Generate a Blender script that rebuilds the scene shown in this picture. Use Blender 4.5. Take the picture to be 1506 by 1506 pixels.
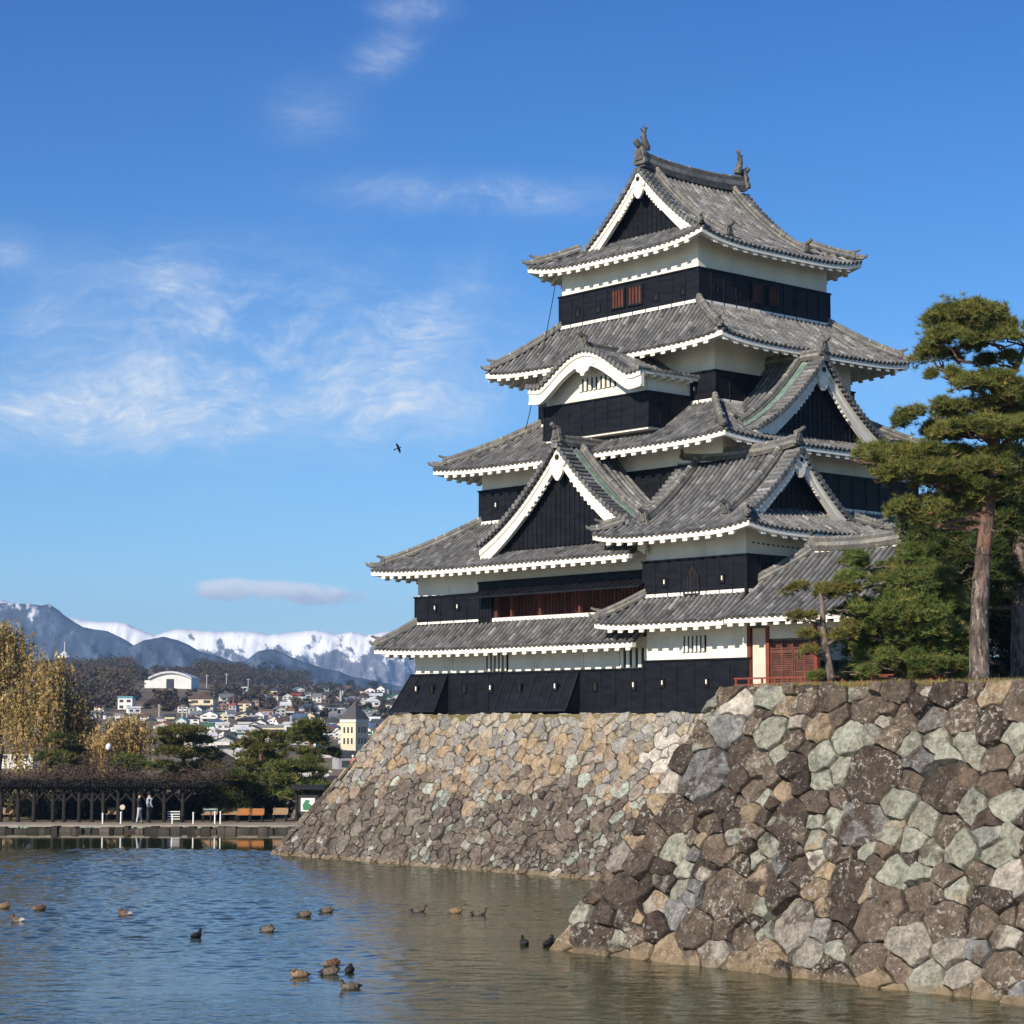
import bpy, math, random
import numpy as np
from mathutils import Vector, Matrix, noise

for _o in list(bpy.data.objects): bpy.data.objects.remove(_o)
SC = bpy.context.scene
COL = SC.collection
random.seed(7)

# ------------------------------------------------------------------ camera
YAW, PITCH, ROLL, FPX = math.radians(41.34), math.radians(5.793), math.radians(0.113), 3133.0
CAM = Vector((0, 0, 6.0))
F0 = Vector((-math.cos(YAW), math.sin(YAW), 0)); R0 = Vector((math.sin(YAW), math.cos(YAW), 0)); UP = Vector((0, 0, 1))
FW = F0*math.cos(PITCH) + UP*math.sin(PITCH); U1 = UP*math.cos(PITCH) - F0*math.sin(PITCH)
RT = R0*math.cos(ROLL) + U1*math.sin(ROLL); UT = U1*math.cos(ROLL) - R0*math.sin(ROLL)
cd = bpy.data.cameras.new('camera'); cam = bpy.data.objects.new('camera', cd); COL.objects.link(cam)
cd.sensor_width = 36; cd.lens = 36*FPX/1506; cd.clip_start = 0.5; cd.clip_end = 40000
cam.matrix_world = Matrix((( RT.x, UT.x, -FW.x, CAM.x), (RT.y, UT.y, -FW.y, CAM.y), (RT.z, UT.z, -FW.z, CAM.z), (0, 0, 0, 1)))
SC.camera = cam
SC.render.resolution_x = SC.render.resolution_y = 1024

HAZE = 1.1e-4
# ------------------------------------------------------------------ sun, sky, exposure
SUNV = Vector((0.21, -1.0, 0.52)).normalized()
SUN_EL = math.asin(SUNV.z); SUN_ROT = math.atan2(SUNV.x, SUNV.y)
sd = bpy.data.lights.new('sun', 'SUN'); sd.energy = 5.0; sd.angle = math.radians(0.5); sd.color = (1.0, 0.90, 0.75)
so = bpy.data.objects.new('sun', sd); COL.objects.link(so)
so.rotation_euler = SUNV.to_track_quat('Z', 'Y').to_euler(); so.location = (0, 0, 300)
SC.view_settings.view_transform = 'Standard'; SC.view_settings.look = 'None'
SC.view_settings.exposure = 0.42; SC.view_settings.gamma = 1.0

class NT:
    """small helper round a node tree"""
    def __init__(s, tree): s.t = tree; s.n = tree.nodes; s.l = tree.links
    def node(s, typ, **kw):
        n = s.n.new(typ)
        for k, v in kw.items(): setattr(n, k, v)
        return n
    def put(s, sock, v):
        if v is None: return
        if isinstance(v, bpy.types.NodeSocket): s.l.new(v, sock)
        else:
            if hasattr(sock, 'default_value') and not isinstance(v, (int, float)) and len(v) == 3 and sock.type == 'RGBA': v = (*v, 1)
            sock.default_value = v
    def math(s, op, a, b=None, c=None, clamp=False):
        n = s.node('ShaderNodeMath', operation=op); n.use_clamp = clamp
        for i, v in enumerate((a, b, c)): s.put(n.inputs[i], v)
        return n.outputs[0]
    def dot(s, vec, k):
        n = s.node('ShaderNodeVectorMath', operation='DOT_PRODUCT'); s.l.new(vec, n.inputs[0]); n.inputs[1].default_value = tuple(k)
        return n.outputs['Value']
    def mapping(s, vec, scale=(1, 1, 1), rot=(0, 0, 0), loc=(0, 0, 0)):
        n = s.node('ShaderNodeMapping'); s.l.new(vec, n.inputs[0])
        n.inputs['Scale'].default_value = scale; n.inputs['Rotation'].default_value = rot; n.inputs['Location'].default_value = loc
        return n.outputs[0]
    def noise(s, vec, scale, detail=4, rough=0.55, dist=0.0):
        n = s.node('ShaderNodeTexNoise'); s.l.new(vec, n.inputs['Vector'])
        n.inputs['Scale'].default_value = scale; n.inputs['Detail'].default_value = detail
        n.inputs['Roughness'].default_value = rough; n.inputs['Distortion'].default_value = dist
        return n.outputs[0]
    def ramp(s, fac, stops, interp='LINEAR'):
        n = s.node('ShaderNodeValToRGB'); n.color_ramp.interpolation = interp; s.l.new(fac, n.inputs[0])
        e = n.color_ramp.elements
        while len(e) < len(stops): e.new(0.5)
        for x, (p, c) in zip(e, stops):
            x.position = p; x.color = (c, c, c, 1) if isinstance(c, (int, float)) else (*c, 1)
        return n.outputs[0]
    def mix(s, fac, a, b, mode='MIX'):
        n = s.node('ShaderNodeMix', data_type='RGBA', blend_type=mode)
        s.put(n.inputs[0], fac); s.put(n.inputs[6], a); s.put(n.inputs[7], b)
        return n.outputs[2]
    def step(s, v, lo, hi):
        n = s.node('ShaderNodeMapRange', interpolation_type='SMOOTHSTEP'); s.l.new(v, n.inputs[0])
        n.inputs[1].default_value = lo; n.inputs[2].default_value = hi
        return n.outputs[0]

# world: Nishita sky with thin winter cirrus placed by direction
W = bpy.data.worlds.new('World'); SC.world = W; W.use_nodes = True
w = NT(W.node_tree); w.n.clear()
sky = w.node('ShaderNodeTexSky', sky_type='NISHITA'); sky.sun_disc = False
sky.sun_elevation = SUN_EL; sky.sun_rotation = SUN_ROT; sky.altitude = 600; sky.air_density = 1.0; sky.dust_density = 0.35; sky.ozone_density = 2.6
gen = w.node('ShaderNodeTexCoord').outputs['Generated']
df = w.math('MAXIMUM', w.dot(gen, FW), 0.05)
lx = w.math('DIVIDE', w.dot(gen, RT), df); ly = w.math('DIVIDE', w.dot(gen, UT), df)
cmb = w.node('ShaderNodeCombineXYZ'); w.l.new(lx, cmb.inputs[0]); w.l.new(ly, cmb.inputs[1])
cv = cmb.outputs[0]
warp = w.node('ShaderNodeVectorMath', operation='ADD')
wn = w.node('ShaderNodeTexNoise'); w.l.new(cv, wn.inputs['Vector']); wn.inputs['Scale'].default_value = 14; wn.inputs['Detail'].default_value = 3
wsc = w.node('ShaderNodeVectorMath', operation='SCALE'); w.l.new(wn.outputs['Color'], wsc.inputs[0]); wsc.inputs['Scale'].default_value = 0.05
w.l.new(cv, warp.inputs[0]); w.l.new(wsc.outputs[0], warp.inputs[1])
cw = warp.outputs[0]
def blob(px, py, rx, ry, amp, ang=0.0):
    cx, cy = (px-753)/FPX, -(py-753)/FPX; rx /= FPX; ry /= FPX
    dx = w.math('SUBTRACT', lx, cx); dy = w.math('SUBTRACT', ly, cy)
    c_, s_ = math.cos(ang), math.sin(ang)
    a = w.math('ADD', w.math('MULTIPLY', dx, c_/rx), w.math('MULTIPLY', dy, s_/rx))
    b = w.math('ADD', w.math('MULTIPLY', dx, -s_/ry), w.math('MULTIPLY', dy, c_/ry))
    r2 = w.math('ADD', w.math('MULTIPLY', a, a), w.math('MULTIPLY', b, b))
    return w.math('MULTIPLY', w.math('POWER', 2.718, w.math('MULTIPLY', r2, -1.0)), amp)
def total(l):
    r = l[0]
    for x in l[1:]: r = w.math('ADD', r, x)
    return r
wisp = total([blob(330, 530, 350, 120, 1.0), blob(130, 620, 180, 45, 0.9), blob(700, 285, 170, 26, 0.65, -0.03), blob(270, 410, 90, 40, 0.55),
              blob(460, 165, 60, 40, 0.4), blob(565, 80, 50, 28, 0.45, 0.5), blob(606, 10, 50, 20, 0.6), blob(520, 600, 190, 55, 0.85), blob(60, 590, 120, 40, .6), blob(1215, 575, 160, 60, 0.35),
              blob(10, 370, 40, 25, 0.5), blob(640, 470, 120, 60, 0.5, 0.4)])
n1 = w.step(w.noise(w.mapping(cw, (1, 1.9, 1), (0, 0, 0.35)), 20, 10, 0.68), 0.42, 0.74)
n2 = w.step(w.noise(w.mapping(cw, (1, 2.6, 1), (0, 0, -0.5)), 60, 9, 0.72), 0.40, 0.72)
soft = w.step(w.noise(w.mapping(cw, (1, 1.6, 1), (0, 0, .2)), 9, 5, .55), .25, .8)
fib = w.step(w.noise(w.mapping(cw, (.45, 3.4, 1), (0, 0, .42)), 60, 8, .7), .38, .72)
wf = w.math('MULTIPLY', wisp, w.math('ADD', w.math('ADD', w.math('MULTIPLY', soft, .26), w.math('MULTIPLY', w.math('MULTIPLY', fib, soft), .34)), w.math('ADD', w.math('MULTIPLY', n1, 0.34), w.math('MULTIPLY', w.math('MULTIPLY', n2, w.math('ADD', n1, .25)), 0.42))))
low = total([blob(385, 866, 108, 17, 1.0), blob(470, 880, 60, 14, 0.8), blob(322, 868, 40, 20, 0.6), blob(585, 885, 55, 22, 0.5)])
lf = w.step(w.math('MULTIPLY', low, w.math('ADD', w.math('MULTIPLY', w.noise(cw, 95, 7, 0.62), 1.5), w.math('MULTIPLY', w.noise(cw, 38, 4, .5), .7))), 0.42, 1.0)
bg = w.node('ShaderNodeBackground'); bg.inputs[1].default_value = 0.077
hsv = w.node('ShaderNodeHueSaturation'); w.l.new(sky.outputs[0], hsv.inputs['Color']); hsv.inputs['Saturation'].default_value = 1.22
hsv.inputs['Value'].default_value = 1.0
sepz = w.node('ShaderNodeSeparateXYZ'); w.l.new(gen, sepz.inputs[0])
skyc = w.mix(1.0, hsv.outputs[0], w.ramp(sepz.outputs[2], [(0.0, (.86, 1.16, 1.48)), (.07, (.90, 1.16, 1.42)), (.15, (.70, 1.04, 1.34)), (.34, (.40, .77, 1.2)), (.5, (.36, .72, 1.18))]), 'MULTIPLY')
c1 = w.mix(w.math('MULTIPLY', wf, 0.98, clamp=True), skyc, (8.6, 9.1, 9.6))
c2 = w.mix(w.math('MULTIPLY', lf, 0.85, clamp=True), c1, w.mix(w.step(w.math('SUBTRACT', ly, w.math('MULTIPLY', w.noise(cw, 60, 4, .6), .012)), -.0475, -.0405), (5.6, 5.9, 6.8), (9.4, 9.6, 10.0)))
w.l.new(c2, bg.inputs[0])
wo = w.node('ShaderNodeOutputWorld'); w.l.new(bg.outputs[0], wo.inputs[0])

# ------------------------------------------------------------------ helpers
def px_ray(x, y): return FW + RT*((x-753)/FPX) - UT*((y-753)/FPX)
def at(x, y, ax, val):
    """pixel of the photograph -> point on the axis plane ax = val"""
    d = px_ray(x, y); return CAM + d*((val-CAM[ax])/d[ax])
def at_plane(x, y, P, N):
    d = px_ray(x, y); return CAM + d*((Vector(P)-CAM).dot(N)/d.dot(N))
def at_depth(x, y, dep):
    d = px_ray(x, y); return CAM + d*(dep/d.dot(F0))
def vw(lat, dep, z=0.0): return F0*dep + R0*lat + UP*z

ORG = {}
def origin_of(o):
    while o.parent: o = o.parent
    return ORG.get(o.name, Vector((0, 0, 0)))
def props(o, label=None, cat=None, group=None, kind=None):
    if label: o['label'] = label
    if cat: o['category'] = cat
    if group: o['group'] = group
    if kind: o['kind'] = kind
    return o
def thing(name, loc, label, cat, group=None, rot=0.0):
    o = bpy.data.objects.new(name, None); COL.objects.link(o); o.location = loc; o.rotation_euler = (0, 0, rot)
    o.empty_display_size = 0.3
    ORG[o.name] = Vector(loc) if rot == 0 else Vector((0, 0, 0))
    return props(o, label, cat, group)

class MB:
    def __init__(s): s.v = []; s.f = []; s.m = []; s.t = []
    def add(s, vs, fs, m=0, t=(.5, .5, .5)):
        b = len(s.v); s.v.extend(vs)
        if isinstance(t, (int, float)): t = (t, t, t)
        for k, f in enumerate(fs): s.f.append([b+i for i in f]); s.m.append(m); s.t.append(t[k] if isinstance(t, list) else t)
    def hexa(s, p, m=0, t=.5):      # 8 points: bottom 4 then top 4
        s.add(p, [(3, 2, 1, 0), (4, 5, 6, 7), (0, 1, 5, 4), (1, 2, 6, 5), (2, 3, 7, 6), (3, 0, 4, 7)], m, t)
    def box(s, x0, x1, y0, y1, z0, z1, m=0, t=.5):
        s.hexa([(x0, y0, z0), (x1, y0, z0), (x1, y1, z0), (x0, y1, z0), (x0, y0, z1), (x1, y0, z1), (x1, y1, z1), (x0, y1, z1)], m, t)
    def beam(s, a, b, w, h, up=UP, m=0, t=.5):
        a, b = Vector(a), Vector(b); d = (b-a).normalized(); sd_ = d.cross(Vector(up))
        if sd_.length < 1e-5: sd_ = d.cross(Vector((1, 0, 0)))
        sd_.normalize(); u = sd_.cross(d).normalized()
        P = []
        for c in (-h/2, h/2):
            for (q, k) in ((a, -1), (b, -1), (b, 1), (a, 1)): P.append(q + sd_*(k*w/2) + u*c)
        s.hexa(P, m, t)
    def tube(s, path, rad, n=8, m=0, t=.5, cap=True):
        path = [Vector(p) for p in path]
        if isinstance(rad, (int, float)): rad = [rad]*len(path)
        vs, fs = [], []; ref = None
        for i, p in enumerate(path):
            d = (path[min(i+1, len(path)-1)] - path[max(i-1, 0)]).normalized()
            if ref is None:
                ref = Vector((0, 0, 1)) if abs(d.z) < .9 else Vector((1, 0, 0))
            a = d.cross(ref)
            if a.length < 1e-4: a = d.cross(Vector((0, 1, 0)))
            a.normalize(); b = a.cross(d); ref = b
            for k in range(n):
                th = 2*math.pi*k/n; vs.append(p + (a*math.cos(th) + b*math.sin(th))*rad[i])
        for i in range(len(path)-1):
            for k in range(n):
                fs.append((i*n+k, i*n+(k+1) % n, (i+1)*n+(k+1) % n, (i+1)*n+k))
        if cap: fs.append(tuple(range(n))[::-1]); fs.append(tuple(range((len(path)-1)*n, len(path)*n)))
        s.add(vs, fs, m, t)
    def prism(s, outline, fn, d0, d1, m=0, t=.5):
        """outline [(a,b)...] -> fn(a,b,d) extruded from d0 to d1"""
        n = len(outline); vs = [fn(a, b, d0) for a, b in outline] + [fn(a, b, d1) for a, b in outline]
        fs = [tuple(range(n)), tuple(range(2*n-1, n-1, -1))] + [(i, i+n, (i+1) % n + n, (i+1) % n) for i in range(n)]
        s.add(vs, fs, m, t)
    def build(s, name, mats, parent=None, smooth=False, label=None):
        if not isinstance(mats, (list, tuple)): mats = [mats]
        o_ = origin_of(parent) if parent else Vector((0, 0, 0))
        me = bpy.data.meshes.new(name)
        me.from_pydata([(v[0]-o_.x, v[1]-o_.y, v[2]-o_.z) for v in s.v], [], s.f)
        for x in mats: me.materials.append(x)
        me.polygons.foreach_set('material_index', s.m)
        if smooth: me.polygons.foreach_set('use_smooth', [True]*len(s.f))
        at_ = me.color_attributes.new('tint', 'FLOAT_COLOR', 'CORNER')
        k = np.array([len(f) for f in s.f]); c = np.repeat(np.array(s.t, dtype=np.float32), k, axis=0)
        at_.data.foreach_set('color', np.hstack([c, np.ones((len(c), 1), np.float32)]).ravel())
        me.update()
        ob = bpy.data.objects.new(name, me); COL.objects.link(ob)
        if parent: ob.parent = parent
        if label: ob['label'] = label
        return ob

def tri_mesh(name, V, tint, mats, parent=None):
    """V (n,3,3) separate triangles, tint (n,3) colours"""
    o_ = origin_of(parent) if parent else Vector((0, 0, 0))
    n = len(V); me = bpy.data.meshes.new(name)
    me.vertices.add(n*3); me.loops.add(n*3); me.polygons.add(n)
    me.vertices.foreach_set('co', (V - np.array(o_)[None, None, :]).astype(np.float32).ravel())
    me.loops.foreach_set('vertex_index', np.arange(n*3, dtype=np.int32))
    me.polygons.foreach_set('loop_start', np.arange(0, n*3, 3, dtype=np.int32))
    if not isinstance(mats, (list, tuple)): mats = [mats]
    for x in mats: me.materials.append(x)
    a = me.color_attributes.new('tint', 'FLOAT_COLOR', 'CORNER')
    c = np.repeat(tint.astype(np.float32), 3, axis=0); a.data.foreach_set('color', np.hstack([c, np.ones((len(c), 1), np.float32)]).ravel())
    me.update(calc_edges=True); me.validate()
    ob = bpy.data.objects.new(name, me); COL.objects.link(ob)
    if parent: ob.parent = parent
    return ob

# ------------------------------------------------------------------ materials
def pmat(name, c1, c2=None, scale=3.0, rough=0.85, bump=0.0, bscale=20.0, tint=None, spec=0.3, stretch=(1, 1, 1), spots=None, trans=0.0, detail=5, lo=.35, hi=.65):
    """two-tone noise material; tint='mul' multiplies by 2*tint attribute, 'col' uses the attribute as the base colour"""
    m = bpy.data.materials.new(name); m.use_nodes = True; t = NT(m.node_tree); t.n.clear()
    out = t.node('ShaderNodeOutputMaterial'); bs = t.node('ShaderNodeBsdfPrincipled'); t.l.new(bs.outputs[0], out.inputs[0])
    oc = t.mapping(t.node('ShaderNodeTexCoord').outputs['Object'], stretch)
    f = t.step(t.noise(oc, scale, detail), lo, hi)
    if tint:
        ta = t.node('ShaderNodeAttribute', attribute_name='tint').outputs['Color']
    if tint == 'col':
        k = t.mix(f, tuple(c1), tuple(c2 or c1))
        col = t.mix(1.0, ta, k, 'MULTIPLY')
    else:
        col = t.mix(f, tuple(c1), tuple(c2 or c1))
        if tint == 'mul':
            col = t.mix(1.0, col, t.mix(1.0, ta, (2, 2, 2), 'MULTIPLY'), 'MULTIPLY')
    for sp in (spots or []):       # (colour, scale, lo, hi, amount)
        g = t.step(t.noise(oc, sp[1], 6, 0.6), sp[2], sp[3])
        col = t.mix(t.math('MULTIPLY', g, sp[4]), col, tuple(sp[0]))
    t.put(bs.inputs['Base Color'], col)
    bs.inputs['Roughness'].default_value = rough; bs.inputs['Specular IOR Level'].default_value = spec
    if bump:
        b = t.node('ShaderNodeBump'); b.inputs['Strength'].default_value = 1.0; b.inputs['Distance'].default_value = bump
        t.l.new(t.noise(oc, bscale, 6, 0.6), b.inputs['Height']); t.l.new(b.outputs[0], bs.inputs['Normal'])
    if trans:
        tr = t.node('ShaderNodeBsdfTranslucent'); t.put(tr.inputs[0], col); mx = t.node('ShaderNodeMixShader'); mx.inputs[0].default_value = trans
        t.l.new(bs.outputs[0], mx.inputs[1]); t.l.new(tr.outputs[0], mx.inputs[2]); t.l.new(mx.outputs[0], out.inputs[0])
    return m

M = {}
M['plaster'] = pmat('white_plaster', (.80, .76, .67), (.70, .665, .59), 0.9, .9, .004, 12, spots=[((.40, .38, .34), 1.7, .56, .78, .45), ((.46, .42, .35), .5, .54, .74, .35), ((.30, .28, .25), 5, .66, .78, .35)], stretch=(1, 1, .5))
M['fascia'] = pmat('eave_plaster', (.84, .79, .69), (.76, .71, .62), 2.0, .9)
M['board'] = pmat('black_lacquer_boards', (.0055, .006, .0085), (.010, .011, .0145), 1.6, .55, .006, 9, tint='mul', spec=.18, stretch=(1, 1, 3), spots=[((.035, .034, .033), 5, .66, .8, .3)])
M['dark'] = pmat('dark_interior', (.010, .009, .009), (.02, .016, .014), 2, .9)  # near-black colour stands for shade inside windows; also used on plain dark parts
M['tile'] = pmat('grey_roof_tiles', (.112, .111, .112), (.165, .163, .16), 2.2, .72, .006, 14, tint='mul', spec=.3,
                 spots=[((.36, .34, .28), 3.1, .58, .72, .55), ((.05, .05, .05), 1.3, .56, .74, .55), ((.46, .45, .42), 9, .64, .74, .6)])
M['ridge'] = pmat('ridge_tiles', (.11, .11, .11), (.19, .18, .16), 2.6, .8, .01, 14, tint='mul', spots=[((.34, .29, .18), 4, .55, .70, .6), ((.04, .04, .04), 2, .58, .74, .5)])
M['red'] = pmat('vermilion_wood', (.23, .055, .032), (.17, .042, .027), 3, .6, tint='mul', spots=[((.12, .04, .03), 5, .62, .8, .4)])
M['redbrown'] = pmat('brown_red_wood', (.082, .032, .021), (.055, .022, .016), 3, .65, tint='mul')
M['panel'] = pmat('cream_panel', (.66, .56, .46), (.60, .50, .41), 2, .9)
M['copper'] = pmat('verdigris_copper', (.19, .26, .215), (.12, .17, .145), 3, .7, .004, 20, spots=[((.08, .09, .08), 4, .58, .72, .6)])
M['gallery_wood'] = pmat('dark_red_gallery_wood', (.12, .035, .022), (.075, .024, .017), 3, .7, tint='mul')
M['wood'] = pmat('weathered_wood', (.09, .065, .05), (.05, .04, .033), 4, .8, tint='mul')
# ================================================================== JAPANESE ROOFS
RND = random.Random(11)
def tile_tint(): 
    x = RND.random()
    return RND.uniform(.36, .62) if x < .86 else (RND.uniform(.66, 1.0) if x < .94 else RND.uniform(.22, .34))

def rib(mb, fn, a, q0, q1, step=.36, r=.088, cap=True):
    n = max(1, int(round((q1-q0)/step)))
    e = Vector(fn(a+.05, (q0+q1)/2)) - Vector(fn(a-.05, (q0+q1)/2)); e.normalize()
    P = [Vector(fn(a, q0+(q1-q0)*i/n)) for i in range(n+1)]
    for i in range(n):
        p0, p1 = P[i], P[i+1]; d = (p1-p0)
        if d.length < 1e-4: continue
        d.normalize(); nn = e.cross(d); nn.normalize()
        if nn.z < 0: nn = -nn
        vs = []
        for (p, rr) in ((p0, r), (p1+d*.02, r*.84)):
            for k in range(5):
                th = math.pi*k/4; vs.append(p + e*(math.cos(th)*rr) + nn*(math.sin(th)*rr*1.1 + .01))
        fs = [(k, k+1, k+6, k+5) for k in range(4)]
        if i: fs.append((4, 3, 2, 1, 0))
        mb.add(vs, fs, 0, tile_tint())
    if cap:
        p0 = P[0]; d = (P[1]-P[0]).normalized(); nn = e.cross(d); nn.normalize()
        if nn.z < 0: nn = -nn
        p = p0 - d*.05; ring = []
        for k in range(10):
            th = 2*math.pi*k/10; ring.append(p + e*(math.cos(th)*r*1.1) + nn*(math.sin(th)*r*1.1+.02))
        back = [v + d*.10 for v in ring]
        mb.add(ring+back, [tuple(range(10))] + [(k, (k+1) % 10, (k+1) % 10+10, k+10) for k in range(10)], 0, RND.uniform(.26, .5))

def roof_face(mb, fn, a0, a1, qmax, pitch=.29, cap=True, sub=.55, ribs=True):
    n = max(2, int(round((a1-a0)/pitch))); pt = (a1-a0)/n
    A = [a0+pt*i for i in range(n+1)]
    mid = max(qmax(a) for a in A); rows = max(2, int(math.ceil(mid/sub)))
    for i in range(n):
        aL, aR = A[i], A[i+1]; qL, qR = max(qmax(aL), 0), max(qmax(aR), 0)
        if abs(qL-qR) > mid*.4:                       # step of the face at a gable edge
            qL = qR = min(qL, qR) if ribs != 'max' else max(qL, qR)
        for j in range(rows):
            u0, u1 = j/rows, (j+1)/rows
            mb.add([fn(aL, qL*u0), fn(aR, qR*u0), fn(aR, qR*u1), fn(aL, qL*u1)], [(0, 1, 2, 3)], 0, RND.uniform(.10, .24))
        if ribs:
            a = (aL+aR)/2; q = qmax(a)
            if q > .12: rib(mb, fn, a, 0, q, cap=cap)

def eave(fas, sof, fn, a0, a1, qmax, ov, raf=.62):
    """white fascia along the eave, plaster soffit and rafter ends; fn gives the tile surface"""
    n = max(2, int((a1-a0)/.45))
    def cs(a):
        q0, q1 = .0, .22
        A = Vector(fn(a, q0)); B = Vector(fn(a, q1))
        return [A-UP*.03, A-UP*.23, Vector((B.x, B.y, A.z-.23)), Vector((B.x, B.y, A.z-.03))]
    aa0, aa1 = a0+.03, a1-.03
    for i in range(n):
        c0, c1 = cs(aa0+(aa1-aa0)*i/n), cs(aa0+(aa1-aa0)*(i+1)/n)
        fas.hexa([c0[1], c1[1], c1[2], c0[2], c0[0], c1[0], c1[3], c0[3]])
        aL, aR = aa0+(aa1-aa0)*i/n, aa0+(aa1-aa0)*(i+1)/n
        oL, oR = min(ov, max(qmax(aL), .26)), min(ov, max(qmax(aR), .26))
        sof.add([Vector(fn(aL, .2))-UP*.2, Vector(fn(aR, .2))-UP*.2, Vector(fn(aR, oR))-UP*.2, Vector(fn(aL, oL))-UP*.2], [(0, 1, 2, 3)])
        # dark tile underside lip
    k = max(2, int(round((a1-a0)/raf))); 
    for i in range(k):
        a = a0 + (a1-a0)*(i+.5)/k; o = min(ov+.1, qmax(a))
        if o < .4: continue
        p, q = Vector(fn(a, .03)), Vector(fn(a, o)); e = Vector(fn(a+.05, .3))-Vector(fn(a-.05, .3)); e.z = 0; e.normalize(); e *= .125
        fas.hexa([p-e-UP*.37, p+e-UP*.37, q+e-UP*.37, q-e-UP*.37, p-e-UP*.225, p+e-UP*.225, q+e-UP*.225, q-e-UP*.225])

def ridge_bar(mb, path, w=.36, h=.42, t=.5):
    """ridge built of stacked flat courses and a round cap"""
    path = [Vector(p) for p in path]
    for lv, (ww, z0, z1) in enumerate(((1.0, -.08, .30), (.86, .30, .58), (.72, .58, .84))):
        for i in range(len(path)-1):
            a, b = path[i], path[i+1]; d = b-a; s_ = d.cross(UP)
            if s_.length < 1e-5: continue
            s_.normalize(); s_ *= w*ww/2
            mb.hexa([a-s_+UP*z0*h, b-s_+UP*z0*h, b+s_+UP*z0*h, a+s_+UP*z0*h, a-s_+UP*z1*h, b-s_+UP*z1*h, b+s_+UP*z1*h, a+s_+UP*z1*h], 0, (RND.uniform(.22, .34), RND.uniform(.5, .8), RND.uniform(.28, .42))[lv])
    mb.tube([p+UP*(.86*h) for p in path], .105, 8, 0, .5)
    for i in range(len(path)-1):
        d = path[i+1]-path[i]; n = int(d.length/.42)
        for k in range(n):
            p = path[i] + d*((k+.5)/max(n, 1)) + UP*(.86*h); q = p + d.normalized()*.06
            mb.tube([p, q], .125, 8, 0, RND.uniform(.4, 1.3))

def oni(mb, p, d, s=.5):
    """ridge-end ornament tile facing direction d, with a round tile on top"""
    d = Vector(d); d.z = 0; d.normalize(); e = UP.cross(d); p = Vector(p)
    ol = [(-.62, -.35), (-.5, -.42), (.5, -.42), (.62, -.35), (.58, -.05), (.42, .05), (.46, .35), (.3, .72), (.16, .86), (-.16, .86), (-.3, .72), (-.46, .35), (-.42, .05), (-.58, -.05)]
    f = lambda a, b, c: p + e*(a*s) + UP*(b*s) + d*c
    mb.prism(ol, f, -.06*s*2, .10, 0, .42)
    mb.prism([(a*.62, b*.6+.1) for a, b in ol], f, .10, .16, 0, .34)
    mb.tube([p+UP*.75*s-d*.15, p+UP*.95*s+d*.18, p+UP*1.18*s+d*.34], [.12*s/.5, .11*s/.5, .10*s/.5], 8, 0, .4)

class Roof:
    """collects the pieces of one roof"""
    def __init__(s): s.t = MB(); s.f = MB(); s.s = MB(); s.h = MB(); s.o = MB(); s.w = MB(); s.hs = []; s.os = []; s.fs = []; s.rs = []
    def cutf(s, rafter=False):
        if s.f.f: (s.rs if rafter else s.fs).append(s.f); s.f = MB()
    def cut(s):
        """close one ridge or end tile so that each becomes a part of its own"""
        if s.h.f: s.hs.append(s.h); s.h = MB()
        if s.o.f: s.os.append(s.o); s.o = MB()
    def build(s, parent, name='roof'):
        r = s.t.build(name, M['tile'], parent)
        s.cutf()
        for x in s.fs: x.build('eave_fascia', M['fascia'], r)
        for x in s.rs: x.build('hip_rafter', M['fascia'], r)
        if s.s.f: s.s.build('soffit', M['plaster'], r)
        s.cut()
        for x in s.hs: x.build('roof_ridge', M['ridge'], r)
        for x in s.os: x.build('ridge_end_tile', M['ridge'], r)
        if s.w.f: s.w.build('plaster_trim', M['fascia'], r)
        return r

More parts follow.
